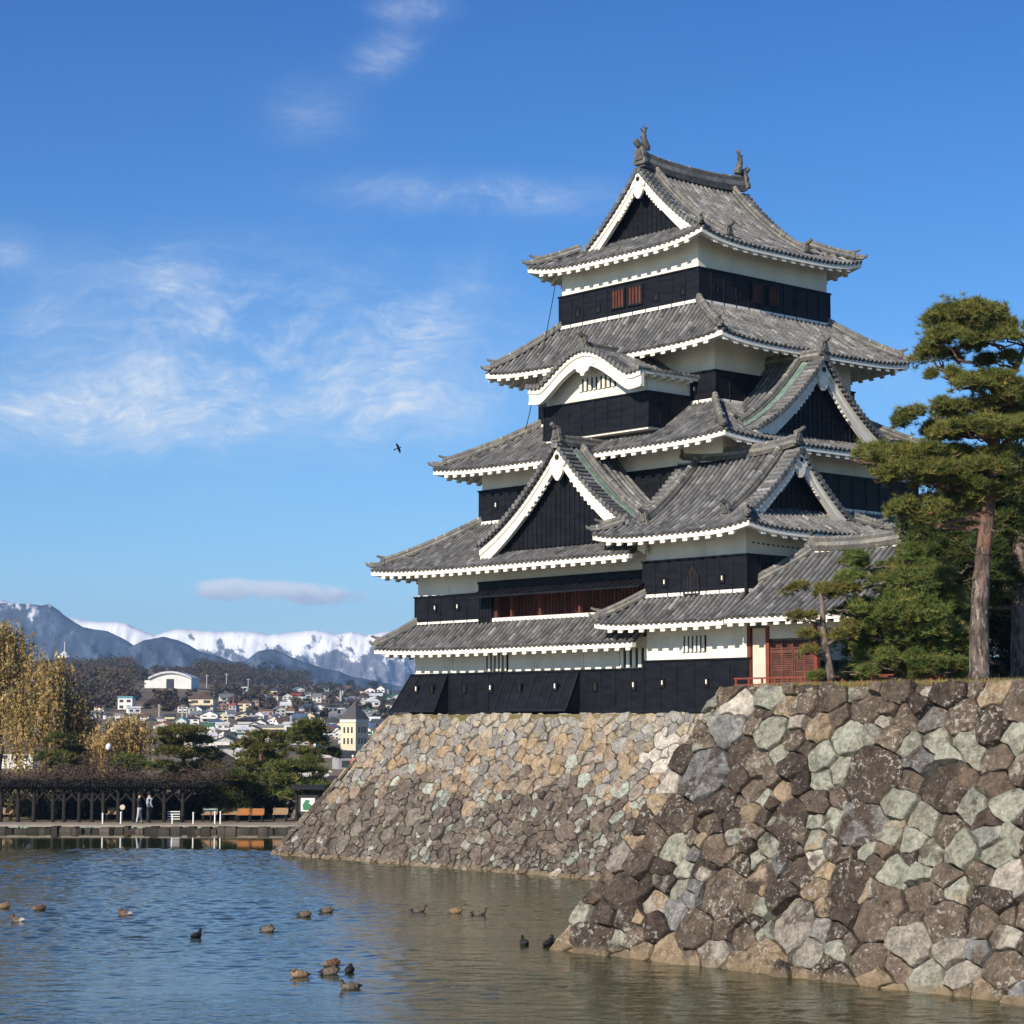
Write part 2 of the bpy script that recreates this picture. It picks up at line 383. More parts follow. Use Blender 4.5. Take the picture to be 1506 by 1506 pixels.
def skirt(parent, inn, out, zt, zb, ov, lift=.28, k=.22, sides='SEWN', pw=5, name='skirt_roof', hips=('SW', 'SE', 'NE', 'NW'), ribs='SEW', raf=.62, xr=None, yr=None):
    """hipped roof between outer eave rectangle and inner rectangle; rectangles (x0,x1,y0,y1)"""
    R = Roof(); x0, x1, y0, y1 = inn; X0, X1, Y0, Y1 = out; ze = zb + .38 - lift
    dS, dN, dE, dW = y0-Y0, Y1-y1, X1-x1, x0-X0
    xm, hx = (X0+X1)/2, (X1-X0)/2; ym, hy = (Y0+Y1)/2, (Y1-Y0)/2
    def H(t, c): return ze + (zt-ze)*((1-k)*t + k*t*t) + lift*min(c, 1.0)**pw*(1-t)
    def hf(c0, I0, I1, O0, O1, t):
        lo, hi = O0+(I0-O0)*t, O1+(I1-O1)*t; m = (lo+hi)/2; h = max((hi-lo)/2, .01); return abs(c0-m)/h
    def mk(side):
        if side in 'SN':
            D = dS if side == 'S' else dN
            def fn(a, q):
                t = q/D; return (a, Y0+q if side == 'S' else Y1-q, H(t, hf(a, x0, x1, X0, X1, t)))
            qm = lambda a: D*max(0, min(1, (X1-a)/dE if dE > 0 else 9, (a-X0)/dW if dW > 0 else 9))
            return fn, X0, X1, qm
        D = dE if side == 'E' else dW
        def fn(a, q):
            t = q/D; return (X1-q if side == 'E' else X0+q, a, H(t, hf(a, y0, y1, Y0, Y1, t)))
        qm = lambda a: D*max(0, min(1, (Y1-a)/dN, (a-Y0)/dS))
        return fn, Y0, Y1, qm
    for sd_ in sides:
        fn, a0, a1, qm = mk(sd_)
        if xr and sd_ in 'SN': a0, a1 = max(a0, xr[0]), min(a1, xr[1])
        if yr and sd_ == 'E': a0 = max(a0, yr)
        roof_face(R.t, fn, a0, a1, qm, ribs=(sd_ in ribs))
        eave(R.f, R.s, fn, a0, a1, qm, ov, raf); R.cutf()
    tt = lambda c: [c[0]+(c[1]-c[0])*u for u in (0, .1, .22, .36, .52, .7, .86, 1)]
    for h in hips:
        ex = (X1, x1) if 'E' in h else (X0, x0); ey = (Y1, y1) if 'N' in h else (Y0, y0)
        P = []
        for u in (-.01, .06, .13, .25, .4, .55, .7, .85, 1):
            P.append(Vector((ex[0]+(ex[1]-ex[0])*u, ey[0]+(ey[1]-ey[0])*u, H(max(u, 0), 1)+.05)))
        P[0].z += .10
        ridge_bar(R.h, P[2:], .30, .30); ridge_bar(R.h, P[:3], .22, .15)
        d = P[0]-P[3]; oni(R.o, P[2]+UP*.12+d.normalized()*.06, d, .27)
        R.o.tube([P[0]+UP*.10, P[0]+UP*.14+d.normalized()*.12, P[0]+UP*.27+d.normalized()*.19], [.085, .07, .035], 7, 0, .4)
        R.cut(); R.f.beam(P[0]-UP*.34-d.normalized()*.22, P[4]-UP*.36, .24, .20); R.cutf(True)
    # white plaster line where the tiles meet the wall
    for (a, b) in (((x0, y0), (x1, y0)), ((x1, y0), (x1, y1)), ((x0, y0), (x0, y1))):
        if abs(a[0]-b[0])+abs(a[1]-b[1]) < .1: continue
        d = Vector((b[0]-a[0], b[1]-a[1], 0)); n = max(1, int(d.length/.29))
        o = Vector((d.y, -d.x, 0)).normalized() if a != (x0, y0) or b == (x1, y0) else Vector((-1, 0, 0))
        for i in range(n):
            p = Vector((a[0], a[1], zt)) + d*(i+.02)/n; q = Vector((a[0], a[1], zt)) + d*(i+.98)/n
            R.w.hexa([p+o*.02-UP*.02, q+o*.02-UP*.02, q+o*.13-UP*.05, p+o*.13-UP*.05, p+o*.02+UP*.13, q+o*.02+UP*.13, q+o*.12+UP*.10, p+o*.12+UP*.10])
    return R.build(parent, name), H

def gable_front(parent, MP, zt, ue, v, zfloor, bw=.55, panel=.45, pend=1.0, bead=True, ue2=None, lattice=.30, mirror=True):
    """bargeboards, pendant and dark boarded panel of a gable; MP(u,v,z) -> world, v grows inwards"""
    n = 26
    bb = MB()
    for sg in (-1, 1):
        for (w0, w1, v0, v1) in ((.0, 1.0, v+.10, v+.24), (.0, .36, v+.04, v+.12), (.84, 1.0, v+.06, v+.12)):
            for i in range(n):
                P = []
                for (dz) in (w1, w0):
                    for (uu, vv) in ((i/n, v0), ((i+1)/n, v0), ((i+1)/n, v1), (i/n, v1)):
                        u = ue*uu; width = bw*(1.0+.38*uu**2+.10*(1-uu))
                        P.append(MP(sg*u, vv, zt(u)-.08-width*dz))
                bb.hexa(P)
    b = bb.build('bargeboard', M['fascia'], parent)
    # panel
    pn = MB(); pv = v+panel; U = ue*.985
    ol = [(u, zt(abs(u))-.15) for u in [(-1+2*i/30)*U for i in range(31)]] + [(U, zfloor), (-U, zfloor)]
    for i in range(30):
        a, c = ol[i], ol[i+1]
        if max(a[1], c[1]) <= zfloor: continue
        pn.hexa([MP(a[0], pv, zfloor), MP(c[0], pv, zfloor), MP(c[0], pv+.1, zfloor), MP(a[0], pv+.1, zfloor),
                 MP(a[0], pv, a[1]), MP(c[0], pv, c[1]), MP(c[0], pv+.1, c[1]), MP(a[0], pv+.1, a[1])], 0, .5)
    u = -U+.2
    while u < U:
        z = zt(abs(u))-.5
        if z > zfloor+.1: pn.hexa([MP(u-.025, pv-.04, zfloor), MP(u+.025, pv-.04, zfloor), MP(u+.025, pv, zfloor), MP(u-.025, pv, zfloor), MP(u-.025, pv-.04, z), MP(u+.025, pv-.04, z), MP(u+.025, pv, z), MP(u-.025, pv, z)], 0, .62)
        u += lattice
    z = zfloor+.25
    while z < zt(0)-.8:
        hw = 0
        while hw < U and zt(hw)-.6 > z: hw += .05
        if hw > .1: pn.hexa([MP(-hw, pv-.03, z), MP(hw, pv-.03, z), MP(hw, pv, z), MP(-hw, pv, z), MP(-hw, pv-.03, z+.035), MP(hw, pv-.03, z+.035), MP(hw, pv, z+.035), MP(-hw, pv, z+.035)], 0, .6)
        z += .32
    pn.build('gable_panel', M['board'], parent)
    if pend:
        s = pend; z0 = zt(0)-.10-bw*.75
        half = [(0, .55), (.20, .42), (.34, .22), (.52, .10), (.60, -.06), (.50, -.20), (.36, -.18), (.40, -.36), (.34, -.56), (.20, -.70), (.08, -.80)]
        ol = [(a*s*.82, b*s) for a, b in half] + [(-a*s*.82, b*s) for a, b in reversed(half[1:])]
        g = MB(); g.prism(ol, lambda a, b_, d: MP(a, v-.02+d, z0+b_-.18*s), 0, .12)
        for sg in (-1, 1):          # carved cusps under each board near the pendant
            for i in range(7):
                uu = .35+.10*i; u = ue*uu*.42; zz = zt(u)-.08-bw*1.12
                g.prism([(.085*math.cos(k*1.0472), .085*math.sin(k*1.0472)) for k in range(6)], lambda a, b_, d: MP(sg*u+a, v+.08+d, zz+b_), 0, .10)
        po = g.build('gable_pendant', M['fascia'], parent)
        k = MB(); k.prism([(.125*s*math.cos(i*.5236), .125*s*math.sin(i*.5236)) for i in range(12)], lambda a, b_, d: MP(a, v-.05+d, z0+b_+.02*s), 0, .05)
        k.build('hexagonal_boss', M['dark'], po)
    return b

def gable_roof(parent, MP, zt, ue, v0, v1, copper=False, name='gable_roof', kud=1.25, bead_side=(-1, 1), ridge_h=.55, oni_s=.62, qcut=0.0, verge=.62):
    """two tiled slopes with verge tiles, descending ridges and main ridge"""
    R = Roof()
    for sg in (-1, 1):
        fn = lambda a, q: MP(sg*(ue-q), a, zt(ue-q))
        roof_face(R.t, fn, v0+verge, v1, lambda a: ue, cap=True)
        # verge: surface plus short cross tiles showing as beads on the edge
        n = int(ue/.30)*1; L = 0; u = 0.1
        for i in range(24):
            a, c = ue*i/24, ue*(i+1)/24
            R.t.add([MP(sg*a, v0+.02, zt(a)), MP(sg*c, v0+.02, zt(c)), MP(sg*c, v0+verge, zt(c)), MP(sg*a, v0+verge, zt(a))], [(0, 1, 2, 3)], 0, .3)
            R.t.add([MP(sg*a, v0+.02, zt(a)), MP(sg*c, v0+.02, zt(c)), MP(sg*c, v0+.02, zt(c)-.10), MP(sg*a, v0+.02, zt(a)-.10)], [(0, 1, 2, 3)], 0, .3)
        while u < ue:
            p = Vector(MP(sg*u, v0-.06, zt(u)+.06)); q = Vector(MP(sg*u, v0+verge, zt(u)+.06))
            R.t.tube([p, q], .10, 8, 0, tile_tint()); R.t.tube([p-(q-p).normalized()*.02, p+(q-p).normalized()*.04], .125, 8, 0, RND.uniform(.3, .6))
            du = .27/math.sqrt(1+((zt(u+.05)-zt(u))/.05)**2); u += du
        if kud:
            P = [MP(sg*ue*x, v0+kud, zt(ue*x)+.06) for x in (.05, .2, .35, .5, .65, .8, .93)]
            ridge_bar(R.h, P, .30, .34); d = Vector(P[-1])-Vector(P[-2]); oni(R.o, Vector(P[-1])+UP*.12, d, .34); R.cut()
        if copper:
            P = [(ue*i/16) for i in range(1, 17)]
            cp = MB()
            for i in range(15):
                a, c = P[i], P[i+1]
                cp.hexa([MP(sg*a, v0+verge+.14, zt(a)+.12), MP(sg*c, v0+verge+.14, zt(c)+.12), MP(sg*c, v0+kud-.26, zt(c)+.12), MP(sg*a, v0+kud-.26, zt(a)+.12),
                         MP(sg*a, v0+verge+.14, zt(a)+.17), MP(sg*c, v0+verge+.14, zt(c)+.17), MP(sg*c, v0+kud-.26, zt(c)+.20), MP(sg*a, v0+kud-.26, zt(a)+.20)])
            cp.build('copper_flashing', M['copper'], parent)
    P = [MP(0, v0+.1+(v1-v0-.1)*i/6, zt(0)-.02) for i in range(7)]
    ridge_bar(R.h, P, .42, ridge_h)
    oni(R.o, Vector(P[0])+UP*.32, Vector(P[0])-Vector(P[1]), oni_s)
    return R.build(parent, name)

def irimoya(parent, MP, ue, v0, v1, zb, H, qg, ov, lift, k=.5, pw=4, pitch=.29, name='hip_and_gable_roof', ridge_h=.8, pend=.9, back=True, bw=.5, fish=None, raf=.62, ridge_w=.5):
    """hip-and-gable roof; ridge along v at u = 0, gables at v0 and v1"""
    R = Roof(); ze = zb+.38-lift; vm, hv = (v0+v1)/2, (v1-v0)/2
    f = lambda q: H*((1-k)*q/ue + k*(q/ue)**2)
    qv = qg-.55
    def fl(c, q): return lift*min(max(c, 0), 1)**pw*max(0, 1-q/(qg*1.6))
    for sg in (-1, 1):
        fn = lambda a, q: MP(sg*(ue-q), a, ze+f(q)+fl(abs(a-vm)/max(hv-q, hv*.6 if q > qg else .1), q))
        def qm(a):
            d = min(a-v0, v1-a); return max(0, d) if d < qv else ue
        for (a0, a1) in ((v0, v0+qv-.001), (v0+qv+.001, v1-qv-.001), (v1-qv+.001, v1)):
            roof_face(R.t, fn, a0, a1, qm, pitch)
        eave(R.f, R.s, fn, v0, v1, lambda a: min(max(0, min(a-v0, v1-a)), ov+.2), ov, raf); R.cutf()
    for sg in (-1, 1):
        fn = lambda a, q: MP(a, v0+q if sg < 0 else v1-q, ze+f(q)+fl(abs(a)/max(ue-q, .1), q))
        qm = lambda a: max(0, min(ue-abs(a), qg+.5))
        roof_face(R.t, fn, -ue, ue, qm, pitch)
        eave(R.f, R.s, fn, -ue, ue, lambda a: max(0, min(ue-abs(a), qg+.5)), ov, raf); R.cutf()
        # hips
        for su in (-1, 1):
            P = []
            for q in (-.05, .3, .6, .9, 1.2, qv):
                if q > qv: continue
                P.append(Vector(MP(su*(ue-q), v0+q if sg < 0 else v1-q, ze+f(max(q, 0))+fl(1, max(q, 0))+.05)))
            P[0].z += .08
            ridge_bar(R.h, P[1:], .30, .30); ridge_bar(R.h, P[:2], .22, .15)
            d = P[0]-P[-1]; oni(R.o, P[1]+UP*.12, d, .27)
            R.o.tube([P[0]+UP*.10, P[0]+UP*.14+d.normalized()*.12, P[0]+UP*.27+d.normalized()*.19], [.085, .07, .035], 7, 0, .4)
            R.f.beam(P[0]-UP*.34-d.normalized()*.2, P[-1]-UP*.36, .24, .20); R.cutf(True); R.cut()
            # descending ridge beside the gable
            Q = []
            for q in (1.0, 1.7, 2.4, 3.1, 3.8, 4.5, ue-.1):
                if q > ue: continue
                Q.append(Vector(MP(su*(ue-q), v0+qv+1.0 if sg < 0 else v1-qv-1.0, ze+f(q)+.05)))
            ridge_bar(R.h, Q, .32, .38); oni(R.o, Q[0]+UP*.16, Q[0]-Q[1], .42); R.cut()
            # verge beads
            u = .1
            while u < ue-qv:
                z = ze+f(ue-u); a_, b_ = (v0+qv-.08, v0+qv+.62) if sg < 0 else (v1-qv+.08, v1-qv-.62)
                p, q_ = Vector(MP(su*u, a_, z+.05)), Vector(MP(su*u, b_, z+.05))
                R.t.tube([p, q_], .10, 8, 0, tile_tint()); d_ = (q_-p).normalized(); R.t.tube([p-d_*.02, p+d_*.04], .125, 8, 0, RND.uniform(.3, .6))
                u += .27/math.sqrt(1+((f(ue-u)-f(ue-u-.05))/.05)**2)
    n = 10; P = []
    for i in range(n+1):
        s_ = abs(2*i/n-1); P.append(Vector(MP(0, v0+qv+.15+(v1-v0-2*qv-.3)*i/n, ze+H-.03+.22*s_**2.5)))
    ridge_bar(R.h, P, ridge_w, ridge_h)
    oni(R.o, P[0]+UP*ridge_h*.45, P[0]-P[1], .72*ridge_h/.8); R.cut(); oni(R.o, P[-1]+UP*ridge_h*.45, P[-1]-P[-2], .72*ridge_h/.8)
    r = R.build(parent, name)
    zt = lambda u: ze+f(ue-abs(u))
    gable_front(parent, MP, zt, ue-qg+.08, v0+qv, ze+f(qg), bw, .65, pend)
    if back: gable_front(parent, lambda u, v, z: MP(u, v0+v1-v, z), zt, ue-qg+.08, v0+qv, ze+f(qg), bw, .65, pend)
    return r, P

def board_wall(parent, rect, z0, z1, sides='SEW', step=.92, name='board_cladding', proud=.10, holes=None):
    """black boards with battens and a small cap rail"""
    x0, x1, y0, y1 = rect; mb = MB(); p = proud
    mb.box(x0-p, x1+p, y0-p, y1+p, z0, z1-.07, 0, .5)
    mb.box(x0-p-.06, x1+p+.06, y0-p-.06, y1+p+.06, z1-.07, z1, 0, .42)
    mb.box(x0-p-.035, x1+p+.035, y0-p-.035, y1+p+.035, z0+.02, z0+.14, 0, .55)
    def strip(side, a, w=.05, t=.7):
        if side == 'S': mb.box(a-w/2, a+w/2, y0-p-.03, y0-p, z0+.14, z1-.07, 0, t)
        if side == 'N': mb.box(a-w/2, a+w/2, y1+p, y1+p+.03, z0+.14, z1-.07, 0, t)
        if side == 'E': mb.box(x1+p, x1+p+.03, a-w/2, a+w/2, z0+.14, z1-.07, 0, t)
        if side == 'W': mb.box(x0-p-.03, x0-p, a-w/2, a+w/2, z0+.14, z1-.07, 0, t)
    for s_ in sides:
        lo, hi = (x0-p, x1+p) if s_ in 'SN' else (y0-p, y1+p); n = max(2, int(round((hi-lo)/step)))
        for i in range(n+1): strip(s_, lo+(hi-lo)*i/n + (.03 if i == 0 else -.03 if i == n else 0), .07 if i in (0, n) else .045, RND.uniform(.55, .85))
    # horizontal laps
    z = z0+.32
    while z < z1-.15:
        mb.box(x0-p-.012, x1+p+.012, y0-p-.012, y1+p+.012, z, z+.02, 0, .62); z += .28
    return mb.build(name, M['board'], parent)

def bar_window(parent, side, a0, a1, z0, z1, plane, nb, bar, frame=True, backm='dark', out=.04):
    """barred window on an axis-aligned wall: frame, dark panel painted as the shaded opening and vertical bars"""
    sg = {'S': -1, 'E': 1, 'W': -1}[side]
    def bx(mb, a, b, d0, d1, c0, c1, t=.5):
        d0, d1 = sorted((plane+sg*d0, plane+sg*d1))
        if side == 'S': mb.box(a, b, d0, d1, c0, c1, 0, t)
        else: mb.box(d0, d1, a, b, c0, c1, 0, t)
    k = MB(); bx(k, a0, a1, 0.0, out, z0, z1); w_ = k.build('window', M[backm], parent)
    if frame:
        fr = MB()
        for (a, b, c, d) in ((a0-.07, a0, z0-.07, z1+.07), (a1, a1+.07, z0-.07, z1+.07), (a0, a1, z1, z1+.07), (a0, a1, z0-.07, z0)): bx(fr, a, b, 0, out+.06, c, d, .75)
        fr.build('window_frame', M['board'], w_)
    b = MB(); n = nb
    for i in range(n):
        a = a0 + (a1-a0)*(i+.5)/n; hw = (a1-a0)/n*.27; bx(b, a-hw, a+hw, out+.002, out+.055, z0, z1, RND.uniform(.4, .6))
    b.build('window_bars', M[bar], w_)

def loophole(parent, side, a, z, plane, s=.16, white=True):
    sg = -1 if side == 'S' else 1; mb = MB()
    def bx(a0, a1, d0, d1, c0, c1, m):
        d0, d1 = sorted((plane+sg*d0, plane+sg*d1))
        if side == 'S': mb.box(a0, a1, d0, d1, c0, c1, m)
        else: mb.box(d0, d1, a0, a1, c0, c1, m)
    bx(a-s, a+s, -.02, .05, z-s*1.35, z-s*1.1, 0); bx(a-s, a+s, -.02, .05, z+s*1.1, z+s*1.35, 0); bx(a-s, a-s*.75, -.02, .05, z-s*1.1, z+s*1.1, 0); bx(a+s*.75, a+s, -.02, .05, z-s*1.1, z+s*1.1, 0)
    bx(a-s*.75, a+s*.75, -.02, .012, z-s*1.1, z+s*1.1, 1)
    if white: bx(a-s*.3, a+s*.15, .012, .04, z-s*.4, z+s*.9, 2)
    mb.build('loophole', [M['board'], M['dark'], M['fascia']], parent)

# ================================================================== CASTLE KEEP
CX, CY = -67.286, 70.37
keep = thing('castle_keep', (CX, CY, 6.6), 'five storey black and white castle keep rising on the stone base above the moat', 'castle')
def rc(hx, hy): return (CX-hx, CX+hx, CY-hy, CY+hy)
BZ = 6.62
W1 = rc(9.80, 8.50); W2 = rc(9.72, 8.42); W3 = rc(7.62, 6.32); W4 = rc(5.5, 4.5); W5 = rc(4.36, 4.26)
wl = MB(); wl.box(*W1, BZ, 9.75); wl.build('storey_wall', M['plaster'], keep)
# second storey: recessed gallery on the south side
gx0, gx1 = -71.6, -61.42
wl = MB(); x0, x1, y0, y1 = W2
wl.box(x0, x1, y0+1.0, y1, 10.2, 13.4); wl.box(x0, gx0, y0, y0+1.0, 10.2, 13.4); wl.box(gx0, x1, y0, y0+1.0, 12.0, 13.4); wl.box(gx1, x1, y0, y0+1.0, 10.2, 12.0); wl.box(gx0, gx1, y0, y0+1.0, 10.2, 10.66)
wl.build('storey_wall', M['plaster'], keep)
for (rect, a, b) in ((W3, 14.5, 18.2), (W4, 19.0, 22.9), (W5, 23.6, 27.4)):
    wl = MB(); wl.box(*rect, a, b); wl.build('storey_wall', M['plaster'], keep)
board_wall(keep, W1, BZ-.02, 8.47)
board_wall(keep, (W2[0], gx0-.9, W2[2], W2[3]), 10.6, 12.04)
board_wall(keep, W3, 15.2, 16.98); board_wall(keep, W4, 19.5, 21.25); board_wall(keep, W5, 24.2, 25.93, step=.8)
# east side of the second storey
mb = MB(); mb.box(W2[1]-.4, W2[1]+.1, W2[2]+1.0, W2[3], 10.6, 12.04); mb.build('board_cladding', M['board'], keep)
# gallery header, awnings, posts, back wall
mb = MB(); ys = W2[2]
mb.box(gx0-.9, gx1+1, ys-.17, ys-.002, 11.96, 12.50, 0, .5); mb.box(gx0-.9, gx0, ys-.17, ys-.002, 10.6, 11.96, 0, .5); mb.box(gx0-.9, gx1+1, ys-.24, ys-.17, 12.42, 12.50, 0, .4)
for i in range(5): mb.box(gx0-.85+i*.2, gx0-.80+i*.2, ys-.20, ys-.17, 10.65, 11.9, 0, .75)
mb.build('gallery_frame', M['board'], keep)
mb = MB()
n = 46
for i in range(n): 
    a = gx0 + (gx1-gx0)*i/n; mb.box(a+.03, a+.19, ys+.90, ys+.995, 10.67, 11.98, 0, RND.uniform(.3, .6))
mb.box(gx0, gx0+.03, ys+.002, ys+.9, 10.67, 11.98, 0, .3)
g_ = mb.build('gallery_back_boards', M['gallery_wood'], keep)
for xx in (-71.5, -70.48, -68.6, -66.1, -63.95, -61.5):
    mb = MB(); mb.box(xx-.065, xx+.065, ys+.02, ys+.16, 10.665, 11.96, 0, RND.uniform(.4, .6)); mb.build('gallery_post', M['gallery_wood'], keep)
mb = MB()
for (xa, xb, za, zb) in ((-68.4, -66.3, 11.75, 10.85), (-70.3, -68.8, 11.6, 10.9), (-65.9, -64.2, 11.6, 10.9)): mb.beam((xa, ys+.3, za), (xb, ys+.3, zb), .035, .035, m=0, t=.4)
mb.build('gallery_braces', M['gallery_wood'], keep)
nA = 5
for i in range(nA):
    a0 = gx0-.6 + (gx1-gx0+.6)*i/nA+.02; a1 = gx0-.6 + (gx1-gx0+.6)*(i+1)/nA-.02; mb = MB()
    P = [(a0, ys-.18, 12.10), (a1, ys-.18, 12.10), (a1, ys-1.0, 11.72), (a0, ys-1.0, 11.72)]
    mb.hexa([P[0], P[1], P[2], P[3]] + [(p[0], p[1], p[2]+.04) for p in P], 0, .5)
    for k in range(6):
        x_ = a0 + (a1-a0)*k/5; mb.beam((x_, ys-.18, 12.16), (x_, ys-1.0, 11.78), .05, .05, t=.8)
    mb.beam((a0, ys-1.0, 11.75), (a1, ys-1.0, 11.75), .06, .07, t=.7)
    mb.build('propped_shutter', M['board'], keep)
# stone-drop bays of the first storey
def drop(x0, x1, corner=False):
    ys = W1[2]-.10; zt_, zb_ = 8.42, 6.72; o = .82; mb = MB(); xa = x0-(.62 if corner else 0)
    top = [(x0, ys-.04, zt_), (x1, ys-.04, zt_), (x1, ys+.3, zt_), (x0, ys+.3 + (1.5 if corner else 0), zt_)]
    bot = [(xa, ys-o, zb_), (x1, ys-o, zb_), (x1, ys+.3, zb_), (xa, ys+.3 + (1.5 if corner else 0), zb_)]
    mb.hexa(bot+top, 0, .5)
    n = max(3, int((x1-x0)/.62))
    for k in range(n+1):
        u = k/n; mb.beam((x0+(x1-x0)*u, ys-.06, zt_), (xa+(x1-xa)*u, ys-o-.02, zb_), .05, .04, up=(0, -1, 0), t=RND.uniform(.7, 1.2))
    mb.beam((xa-.02, ys-o-.02, zb_+.05), (x1+.02, ys-o-.02, zb_+.05), .06, .12, t=.7)
    mb.beam((x0, ys-.09, zt_), (x1, ys-.09, zt_), .06, .08, t=.5)
    mb.build('stone_drop_bay', M['board'], keep)
drop(W1[0]-.12, -74.55, True); drop(-70.45, -65.85)
for a in (-77.0+.7, -75.2, -73.4, -71.6, -69.2, -66.9, -64.9, -62.6): loophole(keep, 'S', a, 7.75, W1[2]-(.12 if a not in (-76.3, -75.2, -69.2, -66.9) else .55), .15, a in (-76.3, -71.6, -66.9, -62.6))
for a in (-75.6, -74.0): loophole(keep, 'S', a, 11.45, W2[2]-.12, .13)
for (a0, a1) in ((-72.15, -70.55), (-63.5, -61.4)): bar_window(keep, 'S', a0, a1, 8.50, 9.28, W1[2], 6, 'plaster', False)
for a in (-74.4, -65.75):
    mb = MB(); mb.box(a-.05, a+.05, W1[2]-.05, W1[2], 8.48, 9.5); mb.build('wall_post', M['plaster'], keep)
# top storey windows and shutters
pS = W5[2]-.10
for (xa, xb) in ((902, 919), (926, 945)):
    a, b = at(xa, 440, 1, pS), at(xb, 436, 1, pS); bar_window(keep, 'S', a.x, b.x, 24.85, 25.62, pS, 4, 'gallery_wood')
pE = W5[1]+.10
for (xa, xb) in ((1106, 1119), (1130, 1144)):
    a, b = at(xa, 440, 0, pE), at(xb, 445, 0, pE); bar_window(keep, 'E', a.y, b.y, 24.85, 25.62, pE, 4, 'gallery_wood')
for x_ in (850, 880, 965, 1005): loophole(keep, 'S', at(x_, 450, 1, pS).x, 25.0, pS, .15, False)
for x_ in (1052, 1085, 1170): loophole(keep, 'E', at(x_, 440, 0, pE).y, 25.1, pE, .15, False)
loophole(keep, 'S', at(730, 745, 1, W3[2]-.1).x, 16.2, W3[2]-.12, .14, True)
loophole(keep, 'S', at(1022, 572, 1, W4[2]-.1).x, 20.5, W4[2]-.12, .13, True)
# roofs, bottom to top
skirt(keep, W2, rc(11.16, 9.86), 10.74, 9.27, 1.42, .16, xr=(-99, -61.40), yr=61.6, hips=('SW', 'NE', 'NW'))
skirt(keep, W3, rc(11.29, 9.99), 15.42, 12.90, 1.62, .20, .25, xr=(-99, -61.46), yr=61.6, hips=('SW', 'NE', 'NW'))
skirt(keep, W4, rc(9.25, 7.95), 19.92, 17.60, 1.70, .22, .25)
skirt(keep, W5, rc(7.53, 6.23), 24.42, 22.13, 2.10, .26, .25)
top_ue, top_v0, top_v1 = 5.58, CY-5.34, CY+5.34
rf, RP = irimoya(keep, lambda u, v, z: (CX+u, v, z), top_ue, top_v0, top_v1, 26.98, 4.30, 2.3, 1.3, .40, ridge_h=.74)
# fish ornaments on the top ridge
def fish(p, d):
    mb = MB(); p = Vector(p); d = Vector(d)*1.0; d = d.normalized()*.76; e = UP.cross(d)
    path = [p+d*a+UP*b*.76 for a, b in ((.20, -.05), (.16, .15), (.04, .40), (-.06, .68), (-.06, .95), (.03, 1.16), (.16, 1.32), (.30, 1.38))]
    mb.tube(path, [.17, .20, .17, .135, .11, .085, .06, .025], 9, 0, .35)
    for (a, b) in ((((-.06), .95), (-.34, 1.25)), ((.03, 1.16), (-.10, 1.52)), ((.10, 1.26), (.14, 1.58)), ((-.06, .6), (-.32, .72)), ((.12, .3), (.34, .48)), ((.0, .8), (.20, .92)), ((.16, .1), (.42, .12))):
        q, r = p+d*a[0]+UP*a[1]*.76, p+d*b[0]+UP*b[1]*.76
        mb.add([q-e*.05-UP*.1, q+e*.05-UP*.1, q+UP*.1, r+e*.04, r-e*.04], [(0, 1, 3, 4), (1, 2, 3), (0, 4, 2), (2, 4, 3), (0, 2, 1)], 0, .33)
    mb.build('fish_ornament', M['ridge'], rf)
fish(RP[0]+UP*.80+Vector((0, .25, 0)), (0, 1, 0)); fish(RP[-1]+UP*.80-Vector((0, .25, 0)), (0, -1, 0))
# lesser gables: south on the second roof, east on the third roof
def prof(za, ue, drop_, k=.46): return lambda u: za - drop_*(abs(u)/ue + k*(abs(u)/ue)*(1-abs(u)/ue))
zs = prof(18.02, 5.15, 4.05)
gS = lambda u, v, z: (-66.25+u, 60.85+v, z)
gable_roof(keep, gS, zs, 5.15, -.12, 4.6, copper=True, name='gable_roof', kud=1.35, ridge_h=.42, oni_s=.48)
gable_front(keep, gS, zs, 5.15, 0.0, 13.75, .62, .50, 1.0)
ze_ = prof(21.75, 4.3, 3.45)
gE = lambda u, v, z: (-58.62-v, 69.25+u, z)
gable_roof(keep, gE, ze_, 4.3, -.12, 4.2, copper=True, name='gable_roof', kud=1.35, ridge_h=.42, oni_s=.48)
gable_front(keep, gE, ze_, 4.3, 0.0, 18.25, .58, .50, .9)
gW = lambda u, v, z: (2*CX+58.62+v, 71.5+u, z)
gable_roof(keep, gW, ze_, 4.3, -.12, 4.2, name='gable_roof', kud=1.35); gable_front(keep, gW, ze_, 4.3, 0.0, 18.25, .58, .50, .9)
